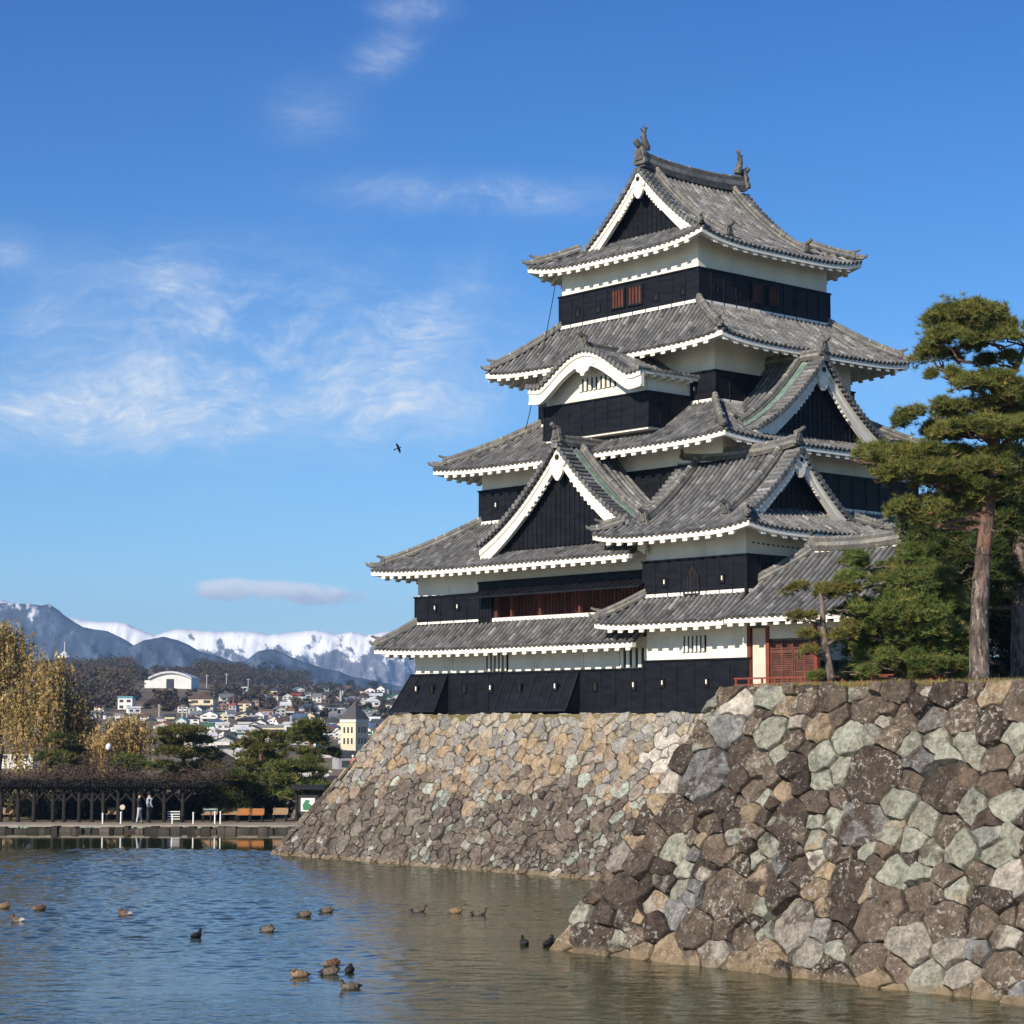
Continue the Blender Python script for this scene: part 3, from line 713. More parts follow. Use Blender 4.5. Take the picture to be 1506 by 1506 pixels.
# bay with the curved gable on the third roof
bx0, bx1, by = -69.55, -63.15, 63.20
mb = MB(); mb.box(bx0, bx1, by, W4[2]+.1, 18.6, 21.0); bay = mb.build('bay_wall', M['plaster'], keep)
board_wall(keep, (bx0, bx1, by, W4[2]), 18.7, 20.22, 'SEW', .8, 'bay_cladding', .08)
kc, kw = (bx0+bx1)/2+.22, 3.52
def zk(u):
    x = min(abs(u)/kw, 1.0); 
    return 20.98 + 1.22*(0.5+0.5*math.cos(math.pi*min(x/.80, 1.0)))**.64 - .12*x + (.12*((x-.74)/.26)**2 if x > .74 else 0)
gK = lambda u, v, z: (kc+u, by-.95+v, z)
Rk = Roof()
for sg in (-1, 1):
    fn = lambda a, q: gK(sg*(kw-q), a, zk(kw-q)+.02)
    roof_face(Rk.t, fn, .5, 4.2, lambda a: kw)
    for i in range(20):
        a, c = kw*i/20, kw*(i+1)/20
        Rk.t.add([gK(sg*a, -.08, zk(a)+.02), gK(sg*c, -.08, zk(c)+.02), gK(sg*c, .5, zk(c)+.02), gK(sg*a, .5, zk(a)+.02)], [(0, 1, 2, 3)], 0, .32)
    u = .12
    while u < kw:
        p, q = Vector(gK(sg*u, -.16, zk(u)+.08)), Vector(gK(sg*u, .5, zk(u)+.08)); Rk.t.tube([p, q], .10, 8, 0, tile_tint()); Rk.t.tube([p-(q-p).normalized()*.02, p+(q-p).normalized()*.04], .125, 8, 0, .4)
        u += .24
    # side eave rafters under the bay roof
    for i in range(6):
        v_ = .35+i*.55; a_, b_ = gK(sg*(kw-.05), v_, zk(kw)-.14), gK(sg*(kw-.6), v_, zk(kw-.6)-.14)
        Rk.f.beam(a_, b_, .18, .16)
    Rk.f.beam(gK(sg*(kw-.08), 0, zk(kw)-.08), gK(sg*(kw-.08), 3.9, zk(kw)-.08), .14, .12)
Pk = [gK(0, .05+.6*i, zk(0)+.02) for i in range(6)]; ridge_bar(Rk.h, Pk, .34, .36); oni(Rk.o, Vector(Pk[0])+UP*.22, (0, -1, 0), .48)
Rk.build(keep, 'curved_gable_roof')
mb = MB()
for sg in (-1, 1):
    for (d0, d1, v0, v1) in ((0, .60, .02, .20), (0, .19, -.05, .05), (.52, .60, -.03, .04)):
        for i in range(30):
            P = []
            for dz in (d1, d0):
                for (uu, vv) in ((i/30, v0), ((i+1)/30, v0), ((i+1)/30, v1), (i/30, v1)): P.append(gK(sg*kw*uu, vv, zk(kw*uu)-.03-dz*(1.0+.15*uu)))
            mb.hexa(P)
mb.build('curved_bargeboard', M['fascia'], keep)
mb = MB()
for i in range(30):          # plaster tympanum under the arch
    a, c = -2.9+5.8*i/30, -2.9+5.8*(i+1)/30
    mb.hexa([gK(a, .86, 20.22), gK(c, .86, 20.22), gK(c, .95, 20.22), gK(a, .95, 20.22), gK(a, .86, max(zk(a)-.1, 20.3)), gK(c, .86, max(zk(c)-.1, 20.3)), gK(c, .95, max(zk(c)-.1, 20.3)), gK(a, .95, max(zk(a)-.1, 20.3))])
mb.build('tympanum', M['plaster'], keep)
bar_window(keep, 'S', kc-1.15, kc+1.15, 20.62, 21.18, by-.09, 8, 'plaster', False, out=.02)
mb = MB(); hl = [(0, .30), (.30, .22), (.55, .24), (.80, .16), (.72, .02), (.46, .0), (.38, -.14), (.18, -.20), (.10, -.34)]
ol = [(a, b) for a, b in hl] + [(-a, b) for a, b in reversed(hl[1:])]
mb.prism([(a*.9, b) for a, b in ol], lambda a, b, d: gK(a, -.06+d, zk(0)-.74+b), 0, .12); mb.build('gable_pendant', M['fascia'], keep)
# lightning cable hanging from the top eave
mb = MB(); c0, c1 = at(818, 412, 1, CY-4.6), at(773, 632, 1, CY-6.2); pts = []
for i in range(13):
    u = i/12; pts.append(c0.lerp(c1, u) + Vector((0, 0, -.25*4*u*(1-u))))
mb.tube(pts, .02, 5); mb.build('cable', M['dark'], keep)

# ================================================================== SOUTH-EAST TURRET
TX0, TX1, TY0, TY1 = -61.40, -55.93, 61.32, 67.4
tur = thing('corner_turret', ((TX0+TX1)/2, (TY0+TY1)/2, 6.6), 'two storey black and white turret joined to the right corner of the keep', 'turret')
tr = (TX0, TX1, TY0, TY1)
mb = MB(); mb.box(*tr, 6.62, 10.15); mb.build('storey_wall', M['plaster'], tur)
mb = MB(); mb.box(*tr, 10.95, 14.1); mb.build('storey_wall', M['plaster'], tur)
board_wall(tur, tr, 6.6, 8.74); board_wall(tur, tr, 11.12, 12.77, step=.75)
bar_window(tur, 'S', at(1003, 955, 1, TY0).x, at(1039, 955, 1, TY0).x, 9.02, 9.66, TY0, 6, 'plaster', False)
# bell-shaped window with a black lattice
bc = at(1018, 848, 1, TY0-.1).x; mb = MB()
half = [(.0, 1.15), (.10, 1.08), (.22, .98), (.28, .82), (.36, .70), (.38, .4), (.42, 0)]
ol = half + [(-a, b) for a, b in reversed(half[1:])]
mb.prism([(a*1.0, b) for a, b in ol], lambda a, b, d: (bc+a, TY0-.10+d, 11.30+b), -.02, .005); bw_ = mb.build('bell_window', M['dark'], tur)
mb = MB()
for i in range(len(ol)-1): mb.beam((bc+ol[i][0], TY0-.13, 11.30+ol[i][1]), (bc+ol[i+1][0], TY0-.13, 11.30+ol[i+1][1]), .07, .06, up=(0, 1, 0), t=.9)
for a in (-.2, 0, .2): mb.box(bc+a-.02, bc+a+.02, TY0-.15, TY0-.122, 11.30, 12.23, 0, 1.0)
for b in (.25, .5, .75): mb.box(bc-.36, bc+.36, TY0-.145, TY0-.122, 11.30+b, 11.26+b, 0, 1.0)
mb.build('window_lattice', M['board'], bw_)
for x_, w_ in ((978, True), (1063, True)): loophole(tur, 'S', at(x_, 850, 1, TY0-.1).x, 11.84, TY0-.12, .13, w_)
for x_ in (975, 1040): loophole(tur, 'S', at(x_, 1010, 1, TY0-.1).x, 7.8, TY0-.12, .13, True)
skirt(tur, tr, (TX0-1.65, TX1+1.4, 59.93, TY1+1.4), 11.30, 9.92, 1.42, .14, sides='SW', hips=('SW',), raf=.60, xr=(-99, -55.86))
irimoya(tur, lambda u, v, z: (-54.53-v, 64.2+u, z), 4.28, 0.0, 8.6, 13.54, 3.40, 1.58, 1.35, .26, k=.42, ridge_h=.46, pend=.72, bw=.42, raf=.60, ridge_w=.38)

# ================================================================== RED PAVILION (moon viewing wing)
pav = thing('red_pavilion', (-51.5, 63.5, 6.9), 'low open pavilion with red posts and railing beside the corner turret', 'pavilion')
skirt(pav, (-54.35, -50.1, 63.50, 63.55), (-57.9, -46.5, 59.93, 67.1), 12.86, 9.94, 1.4, .10, .18, sides='SEN', ribs='SE', hips=('SE', 'NE'), raf=.60, xr=(-55.85, 99))
mb = MB(); ridge_bar(mb, [Vector((-55.9, 61.95, 11.62)), Vector((-55.3, 62.55, 12.06)), Vector((-54.7, 63.15, 12.56)), Vector((-54.35, 63.5, 12.9))], .32, .34); mb.build('roof_ridge', M['ridge'], pav)
mb = MB(); Pk = [Vector((-54.6+4.75*i/8, 63.52, 12.86+.12*abs(2*i/8-1)**2)) for i in range(9)]
ridge_bar(mb, Pk, .42, .50); pr = mb.build('main_ridge', M['ridge'], pav)
for q_, d_ in ((Pk[-1], 1), (Pk[0], -1)): mb = MB(); oni(mb, q_+UP*.26, (d_, 0, 0), .42); mb.build('ridge_end_tile', M['ridge'], pr)
py = 61.36
mb = MB(); mb.box(-55.74, -54.96, py+.08, py+.16, 7.5, 9.86); mb.build('cream_wall_panel', M['panel'], pav)
mb = MB(); mb.box(-54.96, -47.9, py+.02, py+.22, 9.42, 10.02); mb.build('upper_wall', M['plaster'], pav)
for xx in (-55.86, -54.9, -52.5, -50.3, -48.0):
    mb = MB(); mb.box(xx-.085, xx+.085, py-.03, py+.15, 7.0, 9.90, 0, RND.uniform(.45, .55)); mb.build('post', M['red'], pav)
def shutter(x0, x1, yy):
    mb = MB(); mb.box(x0, x1, yy, yy+.04, 7.5, 9.34, 0, .55)
    for i in range(21): z = 7.55+.082*i; mb.box(x0+.05, x1-.05, yy-.035, yy-.001, z, z+.04, 0, RND.uniform(.7, 1.3))
    for a in (x0, (x0+x1)/2, x1): mb.box(a-.045, a+.045, yy-.05, yy-.002, 7.5, 9.34, 0, .9)
    mb.box(x0, x1, yy-.055, yy-.003, 8.86, 8.95, 0, .9)
    mb.build('lattice_shutter', M['redbrown'], pav)
shutter(-54.8, -53.7, py+.12); shutter(-53.64, -52.6, py+.12)
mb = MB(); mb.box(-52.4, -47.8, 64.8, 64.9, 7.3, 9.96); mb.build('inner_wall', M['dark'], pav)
mb = MB(); mb.box(-55.85, -47.1, 60.5, 66.6, 7.15, 7.32); mb.build('floor', M['redbrown'], pav)
mb = MB(); ry = 60.52
mb.beam((-55.85, ry, 7.90), (-45.6, ry, 7.92), .07, .06); mb.beam((-55.85, ry, 7.66), (-45.6, ry, 7.66), .05, .05)
for i in range(16): mb.box(-55.8+i*.66, -55.73+i*.66, ry-.03, ry+.03, 7.3, 7.88)
mb.build('railing', M['red'], pav)
# ================================================================== WATER, GROUND AND STONE WALLS
WZ = 0.2
def clip_poly(P, n, c):
    """keep the part of polygon P with n.x <= c"""
    out = []
    for i in range(len(P)):
        a, b = P[i], P[(i+1) % len(P)]; da, db = n[0]*a[0]+n[1]*a[1]-c, n[0]*b[0]+n[1]*b[1]-c
        if da <= 0: out.append(a)
        if (da < 0 < db) or (db < 0 < da):
            t = da/(da-db); out.append((a[0]+(b[0]-a[0])*t, a[1]+(b[1]-a[1])*t))
    return out
def inside(P, x, y):
    for i in range(len(P)):
        a, b = P[i], P[(i+1) % len(P)]
        if (b[0]-a[0])*(y-a[1])-(b[1]-a[1])*(x-a[0]) < 0: return False
    return True
def warp(x, y):
    return (x+.08*noise.noise(Vector((x*1.3, y*1.3, 3)))+.035*noise.noise(Vector((x*4, y*4, 8))), y+(.08*noise.noise(Vector((x*1.3, y*1.3, 13)))+.035*noise.noise(Vector((x*4, y*4, 18)))))
def stone_wall(name, mapf, dom, rfun, colf, mat_, seed, keys=(), asp=1.25, nout=22, rings=5, relief=.16, gap=.010, parent=None, jit=.05):
    """irregular fitted stones in the convex domain dom [(s, h)...] counter-clockwise; mapf(s, h, d) -> world"""
    rg = random.Random(seed); S = []
    for (x, y, r, c) in keys: S.append((x/asp, y, r, c))
    xs = [p[0] for p in dom]; ys = [p[1] for p in dom]; D = [(p[0]/asp, p[1]) for p in dom]
    grid = {}
    def ok(x, y, r):
        gx, gy = int(math.floor(x)), int(math.floor(y))
        for i in range(gx-2, gx+3):
            for j in range(gy-2, gy+3):
                for (a, b, q) in grid.get((i, j), ()):
                    if (a-x)**2+(b-y)**2 < ((q+r)*.88)**2: return False
        return True
    def put(x, y, r): grid.setdefault((int(math.floor(x)), int(math.floor(y))), []).append((x, y, r))
    for k in S: put(k[0], k[1], k[2])
    area = (max(xs)-min(xs))*(max(ys)-min(ys))
    for mult, tries in ((1.35, 1200), (1.0, 5000), (.72, 4500), (.46, 4200)):
        for _ in range(int(tries*min(1.5, area/150)*(1 if keys else 1.6))):
            x, y = rg.uniform(min(xs), max(xs))/asp, rg.uniform(min(ys), max(ys))
            if not inside(D, x, y): continue
            r = rfun(x*asp, y, rg)*mult
            if ok(x, y, r): put(x, y, r); S.append((x, y, r, None))
    pts = np.array([(a, b) for a, b, r, c in S]); wt = np.array([r*r*.72 for a, b, r, c in S])
    mb = MB()
    for i, (x, y, r, c) in enumerate(S):
        d2 = ((pts-pts[i])**2).sum(1); idx = np.argsort(d2)[1:48]; P = list(D)
        for j in idx:
            n = pts[j]-pts[i]; P = clip_poly(P, (2*n[0], 2*n[1]), float((pts[j]**2).sum()-(pts[i]**2).sum()-wt[j]+wt[i]))
            if len(P) < 3: break
        if len(P) < 3: continue
        P = [(a*asp, b) for a, b in P]
        A = .5*sum(P[k][0]*P[(k+1) % len(P)][1]-P[(k+1) % len(P)][0]*P[k][1] for k in range(len(P)))
        if abs(A) < .012: continue
        cx = sum(p[0] for p in P)/len(P); cy = sum(p[1] for p in P)/len(P); size = math.sqrt(abs(A))
        O = []
        for k in range(len(P)):
            a, b = P[k], P[(k+1) % len(P)]; n_ = max(1, int(math.hypot(a[0]-b[0], a[1]-b[1])/(size*1.1/max(nout, 8)*4.0)))
            for q in range(n_): O.append(warp(a[0]+(b[0]-a[0])*q/n_, a[1]+(b[1]-a[1])*q/n_))
        nn = len(O); cx, cy = sum(p[0] for p in O)/nn, sum(p[1] for p in O)/nn
        z0 = rg.uniform(-.35, .6)*relief; pl = []
        for q in range(4):
            th = rg.uniform(0, 6.283); g = rg.uniform(.05, .48 if q else .22); pl.append((math.cos(th)*g, math.sin(th)*g, rg.uniform(.0, .5)*relief*min(size, 1.3)*1.4))
        sx, sy, sz = rg.uniform(0, 99), rg.uniform(0, 99), rg.uniform(0, 99)
        def hh(px_, py_):
            u, v = px_-cx, py_-cy
            h = min(a*u+b*v+c_ for a, b, c_ in pl)
            h += (noise.noise(Vector((px_*2.3+sx, py_*2.3+sy, sz)))*.42 + noise.noise(Vector((px_*6+sx, py_*6+sy, sz)))*.24 + noise.noise(Vector((px_*14+sx, py_*14+sy, sz)))*.10)*relief*min(1, size)
            return z0 + max(h, -relief*.9)
        vs = []
        fr = [(1.0, -relief*1.9)] + [(f, None) for f in ([.99, .965, .86, .68, .45, .22] if rings >= 5 else [.985, .94, .7, .35])]
        for (f, dd) in fr:
            for (a, b) in O:
                jx, jy = noise.noise(Vector((a*3.1, b*3.1, sx)))*jit, noise.noise(Vector((a*3.1, b*3.1, sy+7)))*jit
                g = 1-gap/max(size*.5, .1)*(1.0 if f < 1 else .3)
                qx, qy = cx+(a-cx)*f*g+jx*(f < 1), cy+(b-cy)*f*g+jy*(f < 1)
                h = dd if dd is not None else hh(qx, qy) - (relief*.22 if f > .98 else relief*.05 if f > .9 else 0)
                vs.append(mapf(qx, qy, h))
        vs.append(mapf(cx, cy, hh(cx, cy))); fs = []
        for k in range(len(fr)-1):
            for q in range(nn): fs.append((k*nn+q, k*nn+(q+1) % nn, (k+1)*nn+(q+1) % nn, (k+1)*nn+q))
        kk = (len(fr)-1)*nn
        for q in range(nn): fs.append((kk+q, kk+(q+1) % nn, len(vs)-1))
        c = c if c is not None else colf(cx, cy, rg, size); c2 = colf(cx, cy, rg, size) if rg.random() < .55 else tuple(np.array(c)*rg.uniform(.6, 1.4)); th_ = rg.uniform(-.1, .35); tl_ = []
        for f in fs:
            q = vs[f[0]]; k_ = noise.fractal(Vector((q[0]*1.7+sx, q[1]*1.7+sy, q[2]*1.7)), .9, 2.1, 4); k_ = min(1, max(0, (k_-th_)*3.2)); tl_.append(tuple(u+(v-u)*k_*.8 for u, v in zip(c, c2)))
        mb.add(vs, fs, 0, tl_)
    # dark packed earth behind the joints
    n = 24; lo = min(ys); hi = max(ys)
    o = mb.build(name, mat_, parent)
    bk = MB(); back = -relief*1.2; D2 = list(dom)
    cxm = sum(p[0] for p in dom)/len(dom); cym = sum(p[1] for p in dom)/len(dom)
    fine = []
    for i in range(len(D2)):
        a, b = D2[i], D2[(i+1) % len(D2)]
        for k in range(12): fine.append((a[0]+(b[0]-a[0])*k/12, a[1]+(b[1]-a[1])*k/12))
    # grid rows so that the backing follows the curve of the wall
    rows = 14
    def span(h):
        X = []
        for i in range(len(dom)):
            a, b = dom[i], dom[(i+1) % len(dom)]
            if min(a[1], b[1]) <= h <= max(a[1], b[1]) and abs(a[1]-b[1]) > 1e-6: X.append(a[0]+(b[0]-a[0])*(h-a[1])/(b[1]-a[1]))
        return (min(X), max(X)) if X else (cxm, cxm)
    for r in range(rows):
        h0, h1 = lo+(hi-lo)*r/rows+1e-4, lo+(hi-lo)*(r+1)/rows-1e-4; (a0, a1), (b0, b1) = span(h0), span(h1)
        for k in range(30):
            u0, u1 = k/30, (k+1)/30
            bk.add([mapf(a0+(a1-a0)*u0, h0, back), mapf(a0+(a1-a0)*u1, h0, back), mapf(b0+(b1-b0)*u1, h1+2e-4, back), mapf(b0+(b1-b0)*u0, h1+2e-4, back)], [(0, 1, 2, 3)])
    bk.build('packed_earth', M['earth'], o if parent is None else parent)
    return o

M['earth'] = pmat('packed_earth', (.045, .04, .033), (.03, .026, .022), 3, .95)
def stone_mat(name, lich, k, bump):
    m = bpy.data.materials.new(name); m.use_nodes = True; t = NT(m.node_tree); bs = t.n['Principled BSDF']
    oc = t.node('ShaderNodeTexCoord').outputs['Object']; col = t.node('ShaderNodeAttribute', attribute_name='tint').outputs['Color']
    na, nb, nc, nd = t.noise(oc, .9*k, 5, .6), t.noise(oc, 3.2*k, 8, .7, .6), t.noise(oc, 11*k, 6, .7), t.noise(t.mapping(oc, (1, 1, .4)), 2.1*k, 6, .65)
    v = t.math('ADD', t.math('MULTIPLY', t.step(nb, .28, .72), .95), t.math('ADD', t.math('MULTIPLY', t.step(nc, .3, .7), .55), .30))
    cv = t.node('ShaderNodeCombineColor'); [t.l.new(v, cv.inputs[i]) for i in range(3)]
    col = t.mix(1.0, col, cv.outputs[0], 'MULTIPLY')
    col = t.mix(t.math('MULTIPLY', t.step(nd, .56, .74), .55), col, (.23, .155, .09))              # rusty stain
    col = t.mix(t.math('MULTIPLY', t.step(t.noise(oc, 1.6*k, 6, .65), .60, .72), .6), col, (.03, .026, .023))   # dark wet patches
    patch = t.step(na, .45, .60); sp = t.step(t.noise(oc, 7.5*k, 6, .66, .3), .535, .60)
    col = t.mix(t.math('MULTIPLY', t.math('MULTIPLY', patch, sp), lich), col, (.46, .43, .37))     # crust lichen
    col = t.mix(t.math('MULTIPLY', t.step(t.noise(oc, 13*k, 4, .6), .645, .68), lich*.9), col, (.55, .53, .47))
    sep = t.node('ShaderNodeSeparateXYZ'); t.l.new(oc, sep.inputs[0])
    wet = t.step(t.math('ADD', sep.outputs[2], t.math('MULTIPLY', nb, .12)), .50, .34); col = t.mix(t.math('MULTIPLY', wet, .6), col, (.25, .19, .115))   # silt line
    t.put(bs.inputs['Base Color'], col); bs.inputs['Roughness'].default_value = .93; bs.inputs['Specular IOR Level'].default_value = .15
    b = t.node('ShaderNodeBump'); b.inputs['Strength'].default_value = 1; b.inputs['Distance'].default_value = bump
    t.l.new(t.math('ADD', t.math('MULTIPLY', t.noise(oc, 4.5*k, 9, .72, .4), 1.0), t.math('MULTIPLY', nc, .35)), b.inputs['Height']); t.l.new(b.outputs[0], bs.inputs['Normal'])
    return m
M['stone'] = stone_mat('rough_wall_stone', .85, 1.0, .16)
M['stone_far'] = stone_mat('fitted_wall_stone', .6, 1.25, .11)
# ---- near wall
CH, BAT = 7.12, 3.3; NX, NY = -39.0, 41.7          # corner at the top
def batter(z): u = max(0.0, 1-z/CH); return BAT*(u if u > .12 else u*u/.12*.5+u*.5)
N1 = Vector((0, -CH, BAT)).normalized(); N1w = Vector((-CH, 0, BAT)).normalized()
def near_south(s, h, d): return Vector((s, NY-batter(h), h)) + N1*d
def near_west(s, h, d): return Vector((NX-batter(h), s, h)) + N1w*d
PAL = {'B': (.078, .059, .047), 'b': (.142, .109, .083), 'S': (.30, .30, .24), 'T': (.32, .24, .155), 'G': (.19, .185, .18), 'P': (.36, .32, .27), 'W': (.52, .47, .39)}
KEYS = [(585,65,50,'b'),(700,70,55,'S'),(595,120,60,'W'),(740,125,30,'T'),(805,120,42,'b'),(900,98,46,'b'),(1005,130,58,'b'),(570,190,60,'G'),(700,205,64,'S'),(850,192,56,'T'),(950,222,62,'S'),(1120,165,45,'b'),(1210,160,42,'b'),(1310,160,58,'b'),(1225,235,45,'S'),(1320,235,36,'S'),(1475,225,45,'S'),(1090,228,46,'b'),
 (495,345,100,'G'),(610,268,52,'B'),(665,312,46,'b'),(775,315,50,'B'),(865,282,50,'S'),(1020,345,112,'B'),(1260,370,100,'B'),(1180,298,42,'G'),(1270,292,36,'S'),(1340,280,32,'S'),(1415,290,50,'b'),(860,355,36,'S'),(650,388,46,'b'),(740,392,34,'T'),(1420,368,42,'b'),
 (400,475,66,'B'),(755,482,74,'B'),(890,490,44,'S'),(985,502,88,'B'),(1110,425,36,'S'),(1190,480,46,'S'),(1350,447,42,'S'),(1455,432,42,'S'),(500,495,38,'b'),(590,537,30,'S'),(690,562,40,'S'),(652,600,30,'S'),(1272,512,44,'b'),(850,542,36,'S'),(1080,527,32,'S'),(1145,547,36,'S'),(1385,537,32,'S'),(1470,547,44,'S'),
 (290,620,56,'B'),(1000,577,36,'S'),(1200,592,44,'S'),(1310,588,52,'S'),(1412,592,52,'S'),(1093,650,50,'S'),(675,662,54,'B'),(790,652,52,'B'),(945,682,84,'B'),(545,715,90,'b'),(330,548,46,'b'),(430,640,30,'S'),(1170,657,34,'S'),(1260,662,44,'b'),(1365,657,44,'b'),(1300,712,40,'S'),(1168,722,54,'b'),(1060,720,28,'b'),
 (225,705,66,'B'),(330,745,50,'P'),(410,705,32,'S'),(360,690,36,'B'),(165,787,62,'B'),(108,782,34,'S'),(465,830,68,'b'),(742,728,54,'B'),(770,812,92,'P'),(1030,807,82,'b'),(1262,807,72,'b'),(1372,812,62,'b'),(905,832,28,'B'),
 (140,862,80,'B'),(270,847,36,'b'),(365,897,52,'T'),(520,912,56,'P'),(610,852,42,'b'),(685,922,66,'T'),(820,917,54,'P'),(912,890,34,'S'),(1000,922,66,'b'),(1140,882,66,'P'),(1275,897,46,'P'),(1190,992,54,'S'),(1300,972,52,'P'),(1440,960,72,'b'),(1100,947,36,'b'),(1015,992,40,'T'),(800,968,40,'T'),(1370,1032,36,'T')]
keys = []; rk = random.Random(3)
for (x, y, r, c) in KEYS:
    P = at_plane(806+x*.4648, 980+y*.4648, (0, NY, CH), N1); dep = P.dot(F0); r_ = r*.4648/FPX*dep*.92
    if P.z > CH-.25: P.z = CH-.25
    k = rk.uniform(.85, 1.18); keys.append((P.x, P.z, r_*.98, tuple(v*k for v in PAL[c])))
def near_col(x, y, rg, size):
    if y < .55 and rg.random() < .5: c = PAL['T']
    else: c = PAL[rg.choices('BbSTGPW', (34, 38, 10 if size < .6 else 4, 9, 8, 5, 2))[0]]
    k = rg.uniform(.75, 1.2); return tuple(v*k for v in c)
near = stone_wall('stone_wall', near_south, [(NX-BAT-.35*BAT/CH*1.0, -.5), (-13.0, -.5), (-13.0, CH), (NX, CH)], lambda x, y, rg: rg.uniform(.24, .42), near_col, M['stone'], 5, keys, 1.22, 44, 5, .20, .008)
props(near, 'tall rough wall of big brown and sage stones standing in the moat at right', 'stone wall')
stone_wall('return_face', near_west, [(NY-BAT, -.5), (56.5, -.5), (56.5, CH), (NY, CH)][::1], lambda x, y, rg: rg.uniform(.3, .5), near_col, M['stone'], 6, (), 1.2, 16, 4, .18, .022, parent=near)
# ---- stone base of the castle
BH, BB = 6.62, 4.0
def bt(z): u = max(0.0, 1-z/BH); return BB*(.86*u + .14*u*u)
def ysouth(x): 
    t = min(max((x+62.2)/.9, 0), 1); return 61.02 - .10*t*t*(3-2*t)
N2 = Vector((0, -BH, BB)).normalized(); N2w = Vector((-BH, 0, BB)).normalized()
_w = at_plane(975, 1100, (0, 60.95, BH), N2); PWX, PWZ = _w.x, _w.z
def base_south(s, h, d): return Vector((s, ysouth(s)-bt(h), h)) + N2*d
def base_west(s, h, d): return Vector((-77.95-bt(h), s, h)) + N2w*d
def base_col(x, y, rg, size):
    if y > 2.5 and ((x-PWX)/1.0)**2+((y-PWZ)/.75)**2 < 1+.5*rg.uniform(-1, 1): return tuple(np.array((.50, .46, .40))*rg.uniform(.85, 1.1))
    u = y/BH + .07*math.sin(x*.7) + .05*math.sin(x*1.9+1)
    if u > .86: c = rg.choice([(.30, .26, .21), (.25, .235, .21), (.35, .29, .21), (.28, .27, .25)])
    elif u > .60: c = rg.choice([(.31, .225, .14), (.29, .22, .15), (.34, .265, .185), (.25, .215, .18), (.235, .21, .185), (.24, .225, .205)])
    elif u > .5: c = rg.choice([(.24, .18, .13), (.16, .125, .10), (.28, .21, .14), (.32, .345, .295)])
    else: c = rg.choice([(.112, .09, .073), (.135, .106, .087), (.125, .108, .094), (.16, .128, .10), (.10, .078, .068), (.15, .13, .107), (.125, .10, .078), (.24, .255, .215) if x > -72 else (.19, .165, .135)])
    if size < .35 and rg.random() < .14: c = (.34, .32, .28)
    k = rg.uniform(.8, 1.2); return tuple(v*k for v in c)
base = stone_wall('stone_base', base_south, [(-77.95-bt(-.3), -.3), (-50, -.3), (-50, BH), (-77.95, BH)], lambda x, y, rg: rg.uniform(.17, .26) if y > 3.6 else rg.choice([rg.uniform(.2, .33), rg.uniform(.11, .16)]), base_col, M['stone_far'], 8, (), 1.2, 14, 4, .11, .010, jit=.03)
props(base, 'sloping stone base carrying the black and white castle keep', 'stone base')
stone_wall('west_face', base_west, [(61.02-bt(-.3), -.3), (82, -.3), (82, BH), (61.02, BH)], lambda x, y, rg: rg.uniform(.3, .42), base_col, M['stone_far'], 9, (), 1.2, 12, 4, .12, .028, parent=base)
# ---- ground on top of both walls
M['turf'] = pmat('dry_winter_turf', (.20, .155, .075), (.13, .115, .045), 1.4, .95, .03, 30, spots=[((.30, .23, .12), 4, .55, .7, .6)])
gr = MB()
def strip(xa, xb, ya, yb, z, n=1): gr.box(xa, xb, ya, yb, z-1.2, z)
gr.box(-77.3, -46.0, 60.95, 82, 5.5, 6.58); gr.box(NX+.15, 40, NY+.2, 90, 5.8, CH-.05)
props(gr.build('castle_ground', M['turf']), kind='structure')
# grass fringe along the crest of the near wall
g = np.random.default_rng(4); n = 15000
gx = g.uniform(-38.4, -22, n); gy = NY + .15 + g.gamma(1.3, .6, n); keepm = (gx > -37.0) | (gy > NY+.5); gx, gy = gx[keepm], gy[keepm]; n = len(gx)
p = np.stack([gx, gy, np.full(n, CH-.06)], 1); th = g.uniform(0, 6.283, n); hgt = g.uniform(.04, .19, n)
sd = np.stack([np.cos(th), np.sin(th), np.zeros(n)], 1)*g.uniform(.006, .014, n)[:, None]
tip = p + np.stack([g.normal(0, .06, n), g.normal(0, .06, n), hgt], 1)
col = np.stack([g.uniform(.16, .34, n), g.uniform(.14, .26, n), g.uniform(.05, .10, n)], 1)
M['blade'] = pmat('dry_grass', (1, 1, 1), (.8, .8, .8), 3, .9, tint='col')
props(tri_mesh('dry_grass', np.stack([p-sd, p+sd, tip], 1), col, M['blade']), kind='stuff')
# loose rocks at the foot of the near wall
def rock(p, r, c, label, seed):
    rg = random.Random(seed); mb = MB(); n, m = 10, 7; vs = []
    for i in range(m+1):
        ph = math.pi*i/m
        for k in range(n):
            th = 2*math.pi*k/n; d = Vector((math.sin(ph)*math.cos(th), math.sin(ph)*math.sin(th), math.cos(ph)))
            q = 1+.45*noise.noise(d*1.6+Vector((seed*3.1, 0, 0))); vs.append(Vector((d.x*r*1.3*q, d.y*r*q, d.z*r*.7*q))+p)
    fs = [(i*n+k, (i+1)*n+k, (i+1)*n+(k+1) % n, i*n+(k+1) % n) for i in range(m) for k in range(n)]
    mb.add(vs, fs, 0, c); props(mb.build('loose_rock', M['stone']), label, 'rock', 'rocks in the shallows')
for i, (x, y, r, c, l) in enumerate([(978, 1404, .20, 'b', 'small brown rock in the shallows nearest the left corner of the near wall'), (1290, 1424, .22, 'b', 'dark rock in the shallows below the pale lichened boulder of the near wall'),
      (1212, 1430, .18, 'T', 'tan rock just above the water at the middle of the near wall'), (1440, 1462, .26, 'b', 'rock at the wall foot nearest the right edge of the photo')]):
    rock(at(x, y, 2, WZ)+Vector((0, 0, .02)), r, PAL[c], l, 20+i)

